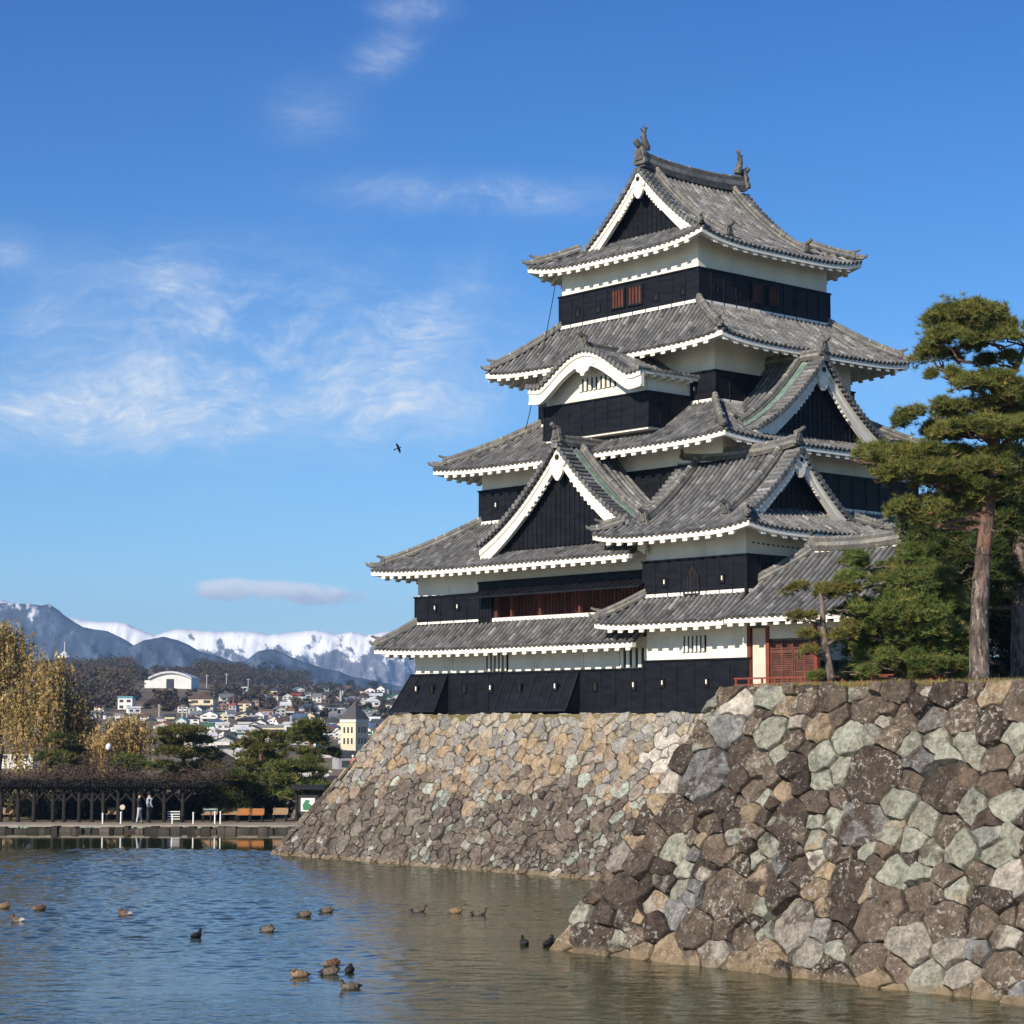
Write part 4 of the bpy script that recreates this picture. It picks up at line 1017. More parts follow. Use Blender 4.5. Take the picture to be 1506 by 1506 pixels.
# ---- water
WAVE = .9
m = bpy.data.materials.new('moat_water'); m.use_nodes = True; t = NT(m.node_tree); t.n.clear()
out = t.node('ShaderNodeOutputMaterial'); bs = t.node('ShaderNodeBsdfPrincipled'); t.l.new(bs.outputs[0], out.inputs[0])
bs.inputs['Base Color'].default_value = (.034, .042, .014, 1); bs.inputs['Roughness'].default_value = .04; bs.inputs['IOR'].default_value = 1.45; bs.inputs['Specular IOR Level'].default_value = .5
tc = t.node('ShaderNodeTexCoord').outputs['Object']
rot = math.atan2(R0.y, R0.x)
depth = t.dot(tc, F0); lat_ = t.dot(tc, R0)
v1 = t.mapping(tc, (1, 1, 1), (0, 0, -rot))
v2 = t.mapping(v1, (.55, 1.0, 1)); v3 = t.mapping(v1, (.7, 1.25, 1), (0, 0, .35))
n1 = t.noise(v2, 1.25, 3, .5, .4); n2 = t.noise(v3, 5.0, 3, .55, .3); n3 = t.noise(v2, .16, 2, .5)
hgt = t.math('ADD', t.math('MULTIPLY', n1, .62), t.math('MULTIPLY', n2, .24))
calm = t.step(t.math('ADD', depth, t.math('MULTIPLY', t.noise(v1, .12, 3, .5), 3.0)), 104.4, 102.6)
shelter = t.step(t.math('ADD', t.dot(tc, (1, 0, 0)), t.math('MULTIPLY', t.dot(tc, (0, 1, 0)), .55)), -22, -34)   # lee of the walls is a little calmer
gust = t.math('ADD', .55, t.math('MULTIPLY', t.step(n3, .35, .68), .6))
amp = t.math('MULTIPLY', t.math('ADD', .035, t.math('MULTIPLY', calm, .965)), gust)
bp = t.node('ShaderNodeBump'); bp.inputs['Distance'].default_value = .07
t.l.new(t.math('MULTIPLY', amp, .9), bp.inputs['Strength']); t.l.new(hgt, bp.inputs['Height']); t.l.new(bp.outputs[0], bs.inputs['Normal'])
M['water'] = m
A = [vw(-400, -60, WZ), vw(400, -60, WZ), vw(400, 121.2, WZ), vw(-400, 121.2, WZ)]
gw = np.random.default_rng(77)
dc = np.concatenate([[-60, 0, 20, 32], np.arange(36, 104.5, .10), [106, 112, 121.2]]); lc = np.concatenate([[-400, -120, -50], np.arange(-33, 33, .15), [50, 120, 400]])
LL, DD = np.meshgrid(lc, dc); Z = np.zeros_like(LL)
for k in range(64):          # wind ripples: many short crests, mostly across the view
    lam = gw.choice([gw.uniform(.32, .5), gw.uniform(.5, .85), gw.uniform(.85, 1.8)], p=[.55, .35, .10]); th = gw.normal(.15, .85); kk = 2*math.pi/lam
    Z += (.030*lam/kk**.0*.16)*np.sin(kk*(LL*math.sin(th)+DD*math.cos(th)) + gw.uniform(0, 6.283) + 2.4*np.sin(LL*gw.uniform(.05, .4)+DD*gw.uniform(.05, .4)+k))
gust_ = .62 + .38*np.sin(LL*.21+1.5*np.sin(DD*.13))*np.sin(DD*.17+1.0+np.sin(LL*.09)*1.5)
win = np.clip((DD-35.9)/4, 0, 1)*np.clip((103.2+1.2*np.sin(LL*.25)-DD)/1.5, 0, 1)*np.clip((32.9-np.abs(LL))/3, 0, 1)
Z = Z*WAVE*gust_*win
P = LL[..., None]*np.array(R0)+DD[..., None]*np.array(F0); P[..., 2] = WZ+Z
me = bpy.data.meshes.new('water'); nr, nc = LL.shape; idx = np.arange(nr*nc).reshape(nr, nc)
q = np.stack([idx[:-1, :-1], idx[:-1, 1:], idx[1:, 1:], idx[1:, :-1]], -1).reshape(-1, 4)
me.vertices.add(nr*nc); me.vertices.foreach_set('co', P.astype(np.float32).ravel()); me.loops.add(q.size); me.polygons.add(len(q))
me.loops.foreach_set('vertex_index', q.astype(np.int32).ravel()); me.polygons.foreach_set('loop_start', np.arange(0, q.size, 4, dtype=np.int32)); me.polygons.foreach_set('use_smooth', np.ones(len(q), dtype=bool))
me.update(calc_edges=True); me.materials.append(M['water']); wo_ = bpy.data.objects.new('water', me); COL.objects.link(wo_); props(wo_, kind='structure')
wm = MB(); wm.add([v-UP*2.5 for v in A], [(0, 1, 2, 3)]); props(wm.build('moat_bed', M['earth']), kind='structure')

# ---- ducks
M['duck'] = pmat('duck_plumage', (1, 1, 1), (.6, .6, .6), 14, .8, .004, 60, tint='col')
M['bill'] = pmat('duck_bill', (.05, .05, .045), None, 3, .5)
def duck_mesh(rest, body, head, breast, tail, side):
    """one continuous lofted body from tail to bill; x is forward"""
    mb = MB(); n = 14
    if rest: S = [(-.27, .075, .012, .008), (-.22, .085, .05, .035), (-.14, .085, .095, .085), (-.03, .09, .12, .11), (.08, .10, .115, .115), (.14, .10, .095, .10), (.175, .135, .06, .07), (.175, .18, .05, .055), (.155, .215, .05, .05), (.115, .225, .046, .044), (.075, .21, .03, .03), (.05, .20, .014, .012)]
    else: S = [(-.28, .095, .012, .008), (-.23, .085, .05, .032), (-.14, .075, .10, .085), (-.03, .07, .125, .105), (.08, .07, .115, .105), (.15, .09, .09, .095), (.19, .13, .06, .07), (.205, .175, .044, .05), (.215, .215, .043, .045), (.235, .245, .044, .042), (.262, .245, .034, .034), (.285, .238, .016, .014)]
    vs = []
    for i, (x, z, ry, rz) in enumerate(S):
        a = Vector(S[max(i-1, 0)][:2]); b = Vector(S[min(i+1, len(S)-1)][:2]); d = (b-a).normalized()
        for k in range(n):
            th = 2*math.pi*k/n; vs.append((x - d.y*math.sin(th)*rz, math.cos(th)*ry, z + abs(d.x)*math.sin(th)*rz if d.x >= 0 else z + abs(d.x)*math.sin(th)*rz))
    m_ = len(S)
    for i in range(m_-1):
        for k in range(n):
            up = math.sin(2*math.pi*(k+.5)/n); f = i/(m_-1)
            if f < .16: c = tail
            elif i >= (6 if not rest else 6): c = head
            elif i >= 4: c = breast
            else: c = body if up > .1 else side
            mb.add([vs[i*n+k], vs[i*n+(k+1) % n], vs[(i+1)*n+(k+1) % n], vs[(i+1)*n+k]], [(0, 1, 2, 3)], 0, c)
    mb.add(vs[:n], [tuple(range(n))], 0, tail); mb.add(vs[-n:], [tuple(range(n))], 0, head)
    return mb
PL = {'grey': ((.16, .12, .09), (.11, .085, .06), (.17, .14, .12), (.03, .03, .03), (.24, .20, .17)), 'brown': ((.16, .085, .045), (.13, .06, .03), (.20, .11, .06), (.20, .17, .14), (.22, .14, .085)),
      'dark': ((.022, .02, .019), (.018, .016, .016), (.025, .02, .02), (.03, .028, .026), (.05, .045, .04)), 'tan': ((.28, .18, .10), (.22, .13, .07), (.28, .19, .12), (.16, .11, .07), (.34, .24, .16)),
      'chest': ((.12, .10, .085), (.14, .05, .025), (.16, .07, .04), (.55, .52, .48), (.26, .23, .20))}
DK = [(4, 1336, 'tan', 1, .3, 'tan resting duck cut by the left edge of the photo'), (27, 1355, 'chest', 0, 2.6, 'duck with a white rump just in from the left edge of the photo'), (57, 1339, 'brown', 1, .5, 'rusty brown resting duck second from the left in the upper row'),
      (184, 1346, 'chest', 1, 2.9, 'chestnut headed duck alone on the blue water at left'), (288, 1379, 'dark', 0, 1.2, 'black duck alone in the middle of the blue water'), (393, 1370, 'grey', 1, -.4, 'small grey duck between the lone black duck and the paired grey ducks'),
      (447, 1348, 'grey', 1, 0.2, 'left hand grey duck of the close pair swimming off the stone base'), (480, 1342, 'grey', 1, .2, 'right hand grey duck of the close pair swimming off the stone base'), (614, 1341, 'grey', 0, .2, 'leftmost duck of the three strung out below the stone base'),
      (669, 1343, 'tan', 1, -.1, 'pale middle duck of the three strung out below the stone base'), (703, 1345, 'grey', 0, .1, 'rightmost duck of the three strung out below the stone base'), (771, 1389, 'dark', 0, 1.8, 'small black duck left of the near wall corner'),
      (806, 1391, 'dark', 1, 1.0, 'black duck close beside the near wall corner, left of another'), (817, 1388, 'dark', 0, 2.0, 'black duck touching the near wall corner'), (441, 1437, 'tan', 1, -2.9, 'pale tan duck at the left of the near flock'),
      (487, 1421, 'brown', 1, .4, 'dark brown duck at the back of the near flock'), (484, 1433, 'grey', 1, .1, 'grey brown duck in the middle of the near flock'), (514, 1431, 'dark', 1, 1.5, 'round black duck at the right of the near flock'),
      (516, 1454, 'grey', 0, -2.75, 'largest duck with raised dark head at the front of the near flock')]
protos = {}
for (x, y, kind, rest, ang, lab) in DK:
    P = at(x, y, 2, WZ); rz = math.atan2(R0.y, R0.x)+ang
    if (kind, rest) not in protos:
        t_ = thing('duck', (0, 0, 0), lab, 'duck', 'ducks on the moat'); ORG[t_.name] = Vector((0, 0, 0))
        duck_mesh(rest, *PL[kind]).build('plumage', M['duck'], t_, True)
        b = MB()
        if rest: b.tube([(.06, 0, .203), (.015, 0, .19)], [.02, .012], 6)
        else: b.tube([(.27, 0, .242), (.31, 0, .228), (.335, 0, .224)], [.020, .019, .012], 6)
        b.build('bill', M['bill'], t_); protos[(kind, rest)] = t_; o = t_
    else:
        s_ = protos[(kind, rest)]; o = s_.copy(); COL.objects.link(o)
        for ch in s_.children: c_ = ch.copy(); COL.objects.link(c_); c_.parent = o
        o['label'] = lab
    o.location = P + Vector((0, 0, -.012)); o.rotation_euler = (0, 0, rz); o.scale = (1.0, 1.0, .86)
# ================================================================== TREES
M['needles'] = pmat('pine_needles', (1, 1, 1), (.62, .66, .6), 1.1, .75, tint='col', spec=.15, trans=.28)
M['bark'] = pmat('pine_bark', (.19, .145, .12), (.06, .047, .04), 7, .95, .03, 16, tint='mul', stretch=(1, 1, .35), spots=[((.36, .31, .27), 9, .58, .66, .85), ((.03, .024, .02), 6, .60, .75, .8)])
M['redbark'] = pmat('red_pine_bark', (.26, .125, .075), (.14, .075, .055), 5, .9, .02, 14, tint='mul', stretch=(1, 1, .5), spots=[((.36, .27, .21), 7, .62, .72, .6)])
m = bpy.data.materials.new('tall_pine_bark'); m.use_nodes = True; t = NT(m.node_tree); bs = t.n['Principled BSDF']; oc = t.node('ShaderNodeTexCoord').outputs['Object']
sep = t.node('ShaderNodeSeparateXYZ'); t.l.new(oc, sep.inputs[0]); st_ = t.mapping(oc, (1, 1, .35)); n_ = t.noise(st_, 7, 6, .65)
up_ = t.step(t.math('ADD', sep.outputs[2], t.math('MULTIPLY', t.math('SUBTRACT', n_, .5), 4.5)), 1.8, 4.6)
lowc = t.mix(t.step(n_, .40, .62), (.055, .043, .037), (.20, .155, .13)); lowc = t.mix(t.math('MULTIPLY', t.step(t.noise(st_, 9, 5), .56, .64), .8), lowc, (.38, .34, .30))
upc = t.mix(t.step(n_, .36, .66), (.10, .055, .042), (.27, .13, .08)); upc = t.mix(t.math('MULTIPLY', t.step(t.noise(st_, 11, 5), .60, .68), .6), upc, (.36, .28, .22))
t.put(bs.inputs['Base Color'], t.mix(up_, lowc, upc)); bs.inputs['Roughness'].default_value = .95
b_ = t.node('ShaderNodeBump'); b_.inputs['Distance'].default_value = .12; t.l.new(t.noise(st_, 13, 6, .65), b_.inputs['Height']); t.l.new(b_.outputs[0], bs.inputs['Normal']); M['tallbark'] = m
NR = np.random.default_rng(21)
def tufts(P, k, length, width, colf, upb=.55, spread=1.0):
    """needle fans at points P (n,3)"""
    n = len(P); d = NR.normal(0, 1, (n, k, 3)); d /= np.linalg.norm(d, axis=2, keepdims=True); d[:, :, 2] = d[:, :, 2]*.75 + upb
    d /= np.linalg.norm(d, axis=2, keepdims=True)
    L = length*NR.uniform(.6, 1.15, (n, k, 1)); r = NR.normal(0, 1, (n, k, 3)); s_ = np.cross(d, r); s_ /= np.linalg.norm(s_, axis=2, keepdims=True)+1e-9
    c = P[:, None, :] + d*L*.08; V = np.stack([c - s_*width, c + s_*width, c + d*L], 2).reshape(-1, 3, 3)
    col = np.repeat(colf(n)[:, None, :], k, 1)*NR.uniform(.8, 1.2, (n, k, 1)); return V, col.reshape(-1, 3)
def pad_points(c, rx, ry, rz, n, e=R0, f=F0):
    """points of one foliage pad: flat underside, domed lumpy top"""
    out = []; m = max(3, int(7*rx)); lum = [(NR.uniform(-.85, .85), NR.uniform(-.85, .85), NR.uniform(.28, .5)) for _ in range(m)]
    lum = [l for l in lum if l[0]**2+l[1]**2 < .9] or [(0, 0, .6)]
    for i in range(n):
        l = lum[NR.integers(len(lum))]; th = NR.uniform(0, 6.283); q = NR.uniform(0, 1)**.5*l[2]
        u, v = l[0]+math.cos(th)*q, l[1]+math.sin(th)*q; dome = math.sqrt(max(0, 1-(q/l[2])**2))
        z = dome*l[2]*1.3 + .45*(1-min(1, u*u+v*v)) - .25 - NR.uniform(0, 1)**2*.55
        if NR.uniform() < .16: j_ = NR.normal(0, .16, 3); u += j_[0]; v += j_[1]; z += j_[2]
        out.append(np.array(c) + np.array(e)*u*rx + np.array(f)*v*ry + np.array((0, 0, z*rz)))
    return np.array(out)
def greens(base, var=.25, yellow=.25, ycol=(.33, .27, .08)):
    b = np.array(base); y = np.array(ycol)
    def f(n):
        k = NR.uniform(1-var, 1+var, (n, 1)); t_ = (NR.uniform(0, 1, (n, 1)) < yellow)*NR.uniform(.2, .9, (n, 1)); return (b*(1-t_)+y*t_)*k
    return f
def limb(mb, a, b, r0, r1, m=0, wob=.12, n=6, seed=0):
    a, b = Vector(a), Vector(b); L = (b-a).length; P = []
    for i in range(n+1):
        u = i/n; w_ = math.sin(math.pi*u)*wob*L; P.append(a.lerp(b, u) + Vector((noise.noise(Vector((seed, u*3, 0))), noise.noise(Vector((seed, u*3, 5))), noise.noise(Vector((seed, u*3, 9)))+.3*0))*w_)
    mb.tube(P, [r0+(r1-r0)*i/n for i in range(n+1)], 7, m, .5)
def pine(label, trunk, radii, pads, dens, nk, nl, nw, colf, group=None, redfrom=2.0, twigs=True, bark='bark', name='pine_tree'):
    """trunk = world points; pads = (world centre, rx, ry, rz)"""
    t_ = thing(name, trunk[0], label, 'tree', group)
    mb = MB(); T = [Vector(p) for p in trunk]; fine = []; rr = []
    for i in range(len(T)-1):
        p0, p1, p2, p3 = T[max(i-1, 0)], T[i], T[i+1], T[min(i+2, len(T)-1)]
        for k in range(5):
            u = k/5; fine.append(.5*((2*p1)+(p2-p0)*u+(2*p0-5*p1+4*p2-p3)*u*u+(3*p1-p0-3*p2+p3)*u**3)); rr.append(radii[i]+(radii[i+1]-radii[i])*u)
    fine.append(T[-1]); rr.append(radii[-1])
    rr[0] *= 1.18; rr = [r*(1+.16*noise.noise(Vector((i*.9, radii[0]*50, 2)))) for i, r in enumerate(rr)]
    k = next((i for i, p in enumerate(fine) if p.z-T[0].z > redfrom), len(fine)-1)
    mb.tube(fine[:k+1], rr[:k+1], 14, 0, .5)
    if k < len(fine)-1: mb.tube(fine[k:], rr[k:], 12, 1, .5)
    for i, (c, rx, ry, rz) in enumerate(pads):
        c = Vector(c); j = min(range(len(fine)), key=lambda q: (fine[q]-c).length + max(0, fine[q].z-c.z+.2)*2)
        if (fine[j]-c).length > .3:
            limb(mb, fine[j], c-UP*rz*.35, min(rr[j]*.6, .12*max(rx, .5)), .02, 1 if j > k else 0, .22, 7, i*3.7)
            if twigs:
                for q in range(4):
                    e = c + R0*NR.uniform(-.8, .8)*rx + F0*NR.uniform(-.7, .7)*ry - UP*rz*.1
                    limb(mb, c-UP*rz*.35+(fine[j]-c)*.15, e, .03, .008, 1 if j > k else 0, .2, 4, i*5.1+q)
    if bark == 'tallbark':
        for q in range(16):       # dead twigs on the bare part
            j = int(NR.integers(6, max(7, int(len(fine)*.62)))); th = NR.uniform(-.9, .9) + (0 if NR.uniform() < .7 else 3.14); e = fine[j] - R0*math.cos(th)*NR.uniform(.3, .9) - F0*NR.uniform(-.2, .4) + UP*NR.uniform(-.15, .35)
            limb(mb, fine[j], e, .035, .008, 0, .3, 5, q*2.3)
    mb.build('trunk', [M[bark], M[bark] if bark != 'bark' else M['redbark']], t_, True)
    PP = [pad_points(c, rx, ry, rz, int(dens*math.pi*rx*ry)+30) for (c, rx, ry, rz) in pads]
    V, C = tufts(np.concatenate(PP), nk, nl, nw, colf)
    tri_mesh('crown', V, C, M['needles'], t_); return t_
def dz(zx, zy, dep): return at_depth(1106+zx*400/956, 400+zy*400/956, dep)
def zpads(L, dep, dd):
    out = []
    for i, (x, y, rx, ry) in enumerate(L):
        d = dep + dd[i % len(dd)]; s = d/FPX*400/956; out.append((dz(x, y, d), rx*s*1.2, rx*s*1.0, ry*s*1.2))
    return out
DP = 53.4
pine('tall red pine leaning over the near wall with a bare trunk and layered crown', [dz(800, 1432, DP), dz(800, 1200, DP), dz(812, 1000, DP), dz(828, 850, DP), dz(832, 700, DP), dz(850, 600, DP), dz(848, 500, DP+.1), dz(855, 430, DP+.2), dz(925, 340, DP+.4), dz(965, 250, DP+.5)],
     [.27, .22, .20, .175, .16, .15, .13, .12, .09, .05],
     zpads([(760, 160, 150, 62), (690, 235, 90, 45), (860, 150, 80, 45), (920, 200, 70, 50), (640, 300, 75, 48), (840, 400, 130, 55), (930, 440, 70, 40), (620, 510, 90, 48), (790, 555, 130, 52), (700, 555, 80, 40), (900, 575, 90, 40), (440, 640, 95, 40), (550, 640, 80, 35), (600, 700, 120, 48), (540, 720, 70, 35), (810, 700, 110, 45), (910, 745, 80, 45), (590, 830, 85, 50), (680, 810, 80, 45), (560, 860, 60, 35), (640, 640, 100, 40), (740, 640, 90, 40), (690, 470, 60, 36), (880, 500, 80, 45), (680, 360, 60, 30), (880, 310, 70, 40), (780, 210, 110, 45), (860, 240, 90, 40), (560, 680, 110, 45), (690, 740, 110, 40), (760, 760, 100, 45), (850, 780, 90, 45), (640, 560, 90, 36), (500, 660, 80, 36), (390, 655, 60, 30), (930, 650, 70, 45), (940, 540, 60, 45), (800, 480, 90, 40)], DP, (0, -.5, .4, -.2, .5, .1, -.4)),
     230, 20, .17, .0095, greens((.165, .185, .05), .3, .35), redfrom=2.9, bark='tallbark')
pine('small slender pine with a bare pale trunk in front of the red lattice shutters', [dz(280, 1434, DP+2.2), dz(266, 1350, DP+2.2), dz(250, 1250, DP+2.2), dz(248, 1180, DP+2.2), dz(240, 1130, DP+2.2)], [.105, .09, .08, .07, .05],
     zpads([(240, 1112, 95, 34), (290, 1130, 60, 26), (178, 1213, 55, 24), (195, 1276, 62, 26), (230, 1332, 48, 26), (300, 1245, 62, 34), (330, 1275, 60, 32)], DP+2.2, (0, .25, -.2, .2)), 190, 20, .14, .009, greens((.19, .18, .055), .3, .5), redfrom=9)
pine('broad bushy pine filling the space between the slender pine and the tall trunk', [dz(590, 1425, DP+3.2), dz(575, 1300, DP+3.2), dz(560, 1150, DP+3.2), dz(540, 1040, DP+3.2)], [.16, .14, .10, .05],
     zpads([(370, 1020, 70, 50), (350, 1080, 60, 40), (480, 1050, 90, 60), (560, 1090, 90, 60), (620, 1130, 100, 70), (480, 1150, 100, 60), (400, 1190, 80, 50), (560, 1200, 130, 70), (660, 1220, 80, 70), (440, 1270, 110, 60), (560, 1300, 130, 70), (650, 1330, 80, 70), (400, 1340, 80, 50), (500, 1370, 120, 60), (600, 1390, 110, 50), (370, 1400, 70, 35), (450, 1415, 90, 35), (300, 1420, 70, 24), (540, 1000, 70, 50), (330, 1180, 60, 40), (480, 1210, 110, 60), (600, 1260, 110, 60), (520, 1320, 110, 60), (700, 1150, 80, 60), (720, 1290, 70, 70), (680, 1390, 90, 50), (440, 1100, 90, 50), (620, 1060, 80, 50), (350, 1290, 60, 50)], DP+3.2, (0, -.6, .5, -.3, .6, .2)), 190, 18, .16, .0095, greens((.15, .20, .055), .3, .3), redfrom=9)
pine('dark pine standing behind the tall pine trunk', [dz(940, 1430, DP+6.5), dz(938, 1250, DP+6.5), dz(940, 1050, DP+6.5), dz(935, 800, DP+6.5)], [.24, .22, .2, .12],
     zpads([(700, 900, 110, 80), (620, 960, 90, 70), (760, 980, 110, 90), (700, 1060, 110, 80), (900, 880, 90, 70), (900, 980, 90, 80), (880, 1080, 100, 80), (760, 1140, 90, 80), (860, 780, 90, 60), (960, 700, 80, 60), (730, 760, 80, 50), (900, 1180, 90, 70), (900, 480, 80, 50), (890, 640, 70, 40), (1000, 900, 100, 90), (1010, 1050, 100, 90), (640, 880, 90, 60), (820, 860, 110, 70), (660, 1010, 100, 80), (830, 1040, 110, 80), (720, 840, 90, 60), (960, 820, 90, 60), (940, 560, 80, 50), (850, 700, 90, 50), (960, 1130, 90, 70)], DP+6.5, (0, .6, -.5, 1.0)), 170, 16, .2, .012, greens((.09, .12, .038), .3, .15), redfrom=9)
pine('shaded evergreen thicket behind the trunks at the right edge', [dz(790, 1425, DP+11), dz(790, 1300, DP+11), dz(795, 1150, DP+11)], [.16, .14, .08],
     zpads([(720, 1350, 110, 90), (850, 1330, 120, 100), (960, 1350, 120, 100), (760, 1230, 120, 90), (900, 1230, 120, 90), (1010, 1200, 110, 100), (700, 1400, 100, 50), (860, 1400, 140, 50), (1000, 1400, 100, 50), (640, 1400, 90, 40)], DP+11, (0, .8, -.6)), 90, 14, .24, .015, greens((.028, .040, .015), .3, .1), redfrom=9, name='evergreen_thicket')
# low red fence rail seen behind the trunks
fr = thing('red_fence', at_depth(1375, 1003, 66), 'low red rail fence glimpsed behind the pine trunks', 'fence')
a, b = at_depth(1240, 999, 66), at_depth(1620, 999, 66); a.z = b.z = 7.62
for zz in (7.62, 7.38):
    mb = MB(); mb.beam((a.x, a.y, zz), (b.x, b.y, zz), .08, .08); mb.build('rail', M['red'], fr)
for i in range(9):
    q = a.lerp(b, i/8); mb = MB(); mb.beam((q.x, q.y, 7.0), (q.x, q.y, 7.72), .10, .10, up=(1, 0, 0)); mb.build('fence_post', M['red'], fr)
# ================================================================== FAR SHORE, TOWN AND MOUNTAINS
def L2(x, dep): return (x-753)/FPX*dep          # lateral distance of a photo column at a depth
def ptd(x, y, dep): return at_depth(x, y, dep)
# ---- ground of the far shore, town plain and wooded hill (one sheet)
def crest(lat_at_1500):
    x = 753 + lat_at_1500/1500*FPX
    K = [(-600, 990), (0, 992), (80, 990), (160, 985), (260, 985), (330, 992), (400, 1003), (480, 1008), (560, 1022), (700, 1040), (900, 1052), (1600, 1060)]
    for i in range(len(K)-1):
        if K[i][0] <= x <= K[i+1][0]: y = K[i][1]+(K[i+1][1]-K[i][1])*(x-K[i][0])/(K[i+1][0]-K[i][0]); break
    else: y = K[0][1] if x < K[0][0] else K[-1][1]
    return 6+(1071-y)/FPX*1500
def ground_z(lat, dep):
    if dep < 124: return .52
    if dep < 330: return .52 + (dep-124)/206*1.6
    c = crest(lat/dep*1500); u = (dep-330)/1170
    if u < 1: return 2.12 + (c-2.12)*(u**1.05) + 2.0*noise.noise(Vector((lat*.006, dep*.006, 1)))*min(1, u*4)*(1-u)
    return c - (dep-1500)*.05
M['hill'] = pmat('dry_hill_ground', (.13, .10, .06), (.20, .15, .085), .012, .95, spots=[((.07, .075, .035), .03, .5, .7, .6)])
gm = MB(); deps = [122.6, 124, 135, 150, 175, 210, 260, 330] + [330+45*i for i in range(1, 27)] + [1600, 2000, 2800]
NLt = 60; vs = []
for d_ in deps:
    for j in range(NLt+1):
        la = (-.42+.9*j/NLt)*d_*1.0 if d_ > 140 else (-.42+.9*j/NLt)*140
        vs.append(vw(la, d_, ground_z(la, d_) if d_ > 123 else .52))
gm.add(vs, [(i*(NLt+1)+j, i*(NLt+1)+j+1, (i+1)*(NLt+1)+j+1, (i+1)*(NLt+1)+j) for i in range(len(deps)-1) for j in range(NLt)])
props(gm.build('hillside_ground', M['hill'], None, True), kind='structure')
M['path'] = pmat('pale_gravel_path', (.31, .27, .22), (.25, .22, .18), 2, .95)
M['bank'] = pmat('bank_stones', (.075, .062, .05), (.032, .028, .024), 1.2, .95, .05, 5, tint='mul')
pm = MB(); q = [vw(-80, 120.7, 0), vw(80, 120.7, 0), vw(80, 123.6, 0), vw(-80, 123.6, 0)]
pm.hexa([p+UP*.44 for p in q]+[p+UP*.56 for p in q]); props(pm.build('shore_path', M['path']), kind='structure')
bm_ = MB(); rb = random.Random(5); x = -75
while x < 40:
    w_ = rb.uniform(.22, .75); P = [vw(x, 119.75+rb.uniform(-.15, .1), -.3), vw(x+w_, 119.75+rb.uniform(-.15, .1), -.3), vw(x+w_, 120.8, -.3), vw(x, 120.8, -.3)]
    h_ = rb.uniform(.36, .52); bm_.hexa([p for p in P]+[p+UP*(.3+h_) + (F0*.12 if i < 2 else UP*0) for i, p in enumerate(P)], 0, rb.uniform(.25, .75)); x += w_+.03
bo = bm_.build('stone_kerb', M['bank']); props(bo, 'low dark stone kerb where the far shore meets the water', 'kerb')
# near bank and the unseen moat edge behind the viewer
# ---- mountains: ridges with spurs
def mountain(name, pts, dep, width, base_y, mat_, label_kind, amp, fr, seed, front=.9):
    la0, la1 = pts[0][0], pts[-1][0]; nx, ny = 640, 90; vs = []
    def ry(x):
        for i in range(len(pts)-1):
            if pts[i][0] <= x <= pts[i+1][0]:
                u = (x-pts[i][0])/(pts[i+1][0]-pts[i][0]); return pts[i][1]+(pts[i+1][1]-pts[i][1])*u
        return pts[-1][1]
    for j in range(ny+1):
        v = -1+1.25*j/ny           # -1 front foot, 0 ridge, 1 back foot
        for i in range(nx+1):
            x = la0+(la1-la0)*i/nx; top = 6+(1071-ry(x))/FPX*dep; d = dep + v*width
            la = L2(x, dep)
            fall = max(0, 1-abs(v))**front
            r_ = noise.ridged_multi_fractal(Vector((la*fr+seed*7, d*fr*.8, seed)), 1.0, 2.15, 6, 1.0, 2.0)
            r2 = noise.ridged_multi_fractal(Vector((la*fr*3.3+seed, d*fr*2.2, seed+5)), 1.0, 2.1, 5, 1.0, 2.0)
            sp = (min(r_, 2.2)/2.2-.95)*amp*min(1, abs(v)*4)*max(0, 1-abs(v))**.35 + (min(r2, 2.2)/2.2-.9)*amp*.55*min(1, abs(v)*9)*max(0, 1-abs(v))
            jag = noise.fractal(Vector((la*fr*2.2, 3.3, 2)), 1, 2, 4)*.016
            zz = top*(fall + jag*max(0, 1-abs(v)*4)) + sp*top
            vs.append(vw(la, d, max(zz, -2) if v > -.999 and j < ny else -2))
    mb = MB(); mb.add(vs, [(j*(nx+1)+i, j*(nx+1)+i+1, (j+1)*(nx+1)+i+1, (j+1)*(nx+1)+i) for j in range(ny) for i in range(nx)])
    return props(mb.build(name, mat_, None, True), kind='structure')
def mtn_mat(name, low, snow_lo, snow_hi, sc, cov):
    m = bpy.data.materials.new(name); m.use_nodes = True; t = NT(m.node_tree); bs = t.n['Principled BSDF']
    g = t.node('ShaderNodeNewGeometry'); sep = t.node('ShaderNodeSeparateXYZ'); t.l.new(g.outputs['Position'], sep.inputs[0]); oc = g.outputs['Position']
    cb = t.node('ShaderNodeCombineXYZ'); t.l.new(t.dot(oc, R0), cb.inputs[0]); t.l.new(t.math('MULTIPLY', t.math('ADD', sep.outputs[2], t.math('MULTIPLY', t.dot(oc, R0), .35)), .85), cb.inputs[1])
    nz = t.noise(cb.outputs[0], sc, 7, .65); nsep = t.node('ShaderNodeSeparateXYZ'); t.l.new(g.outputs['Normal'], nsep.inputs[0])
    h = t.math('DIVIDE', t.math('SUBTRACT', sep.outputs[2], snow_lo), snow_hi-snow_lo)
    f = t.math('ADD', h, t.math('MULTIPLY', t.math('SUBTRACT', nz, .5), cov))
    snow = t.step(f, .42, .60)
    bare = t.mix(t.step(nz, .44, .66), low, tuple(v*2.6 for v in low))
    t.put(bs.inputs['Base Color'], t.mix(snow, bare, (.86, .86, .87))); bs.inputs['Roughness'].default_value = .9; bs.inputs['Specular IOR Level'].default_value = .1
    return m
M['snow'] = mtn_mat('snowy_rock', (.10, .10, .11), 95, 330, .024, 1.7)
M['blue'] = mtn_mat('haze_tinted_wooded_mountain', (.045, .060, .085), 150, 330, .03, 1.7)  # bluish base colour puts part of the distance haze into the woods
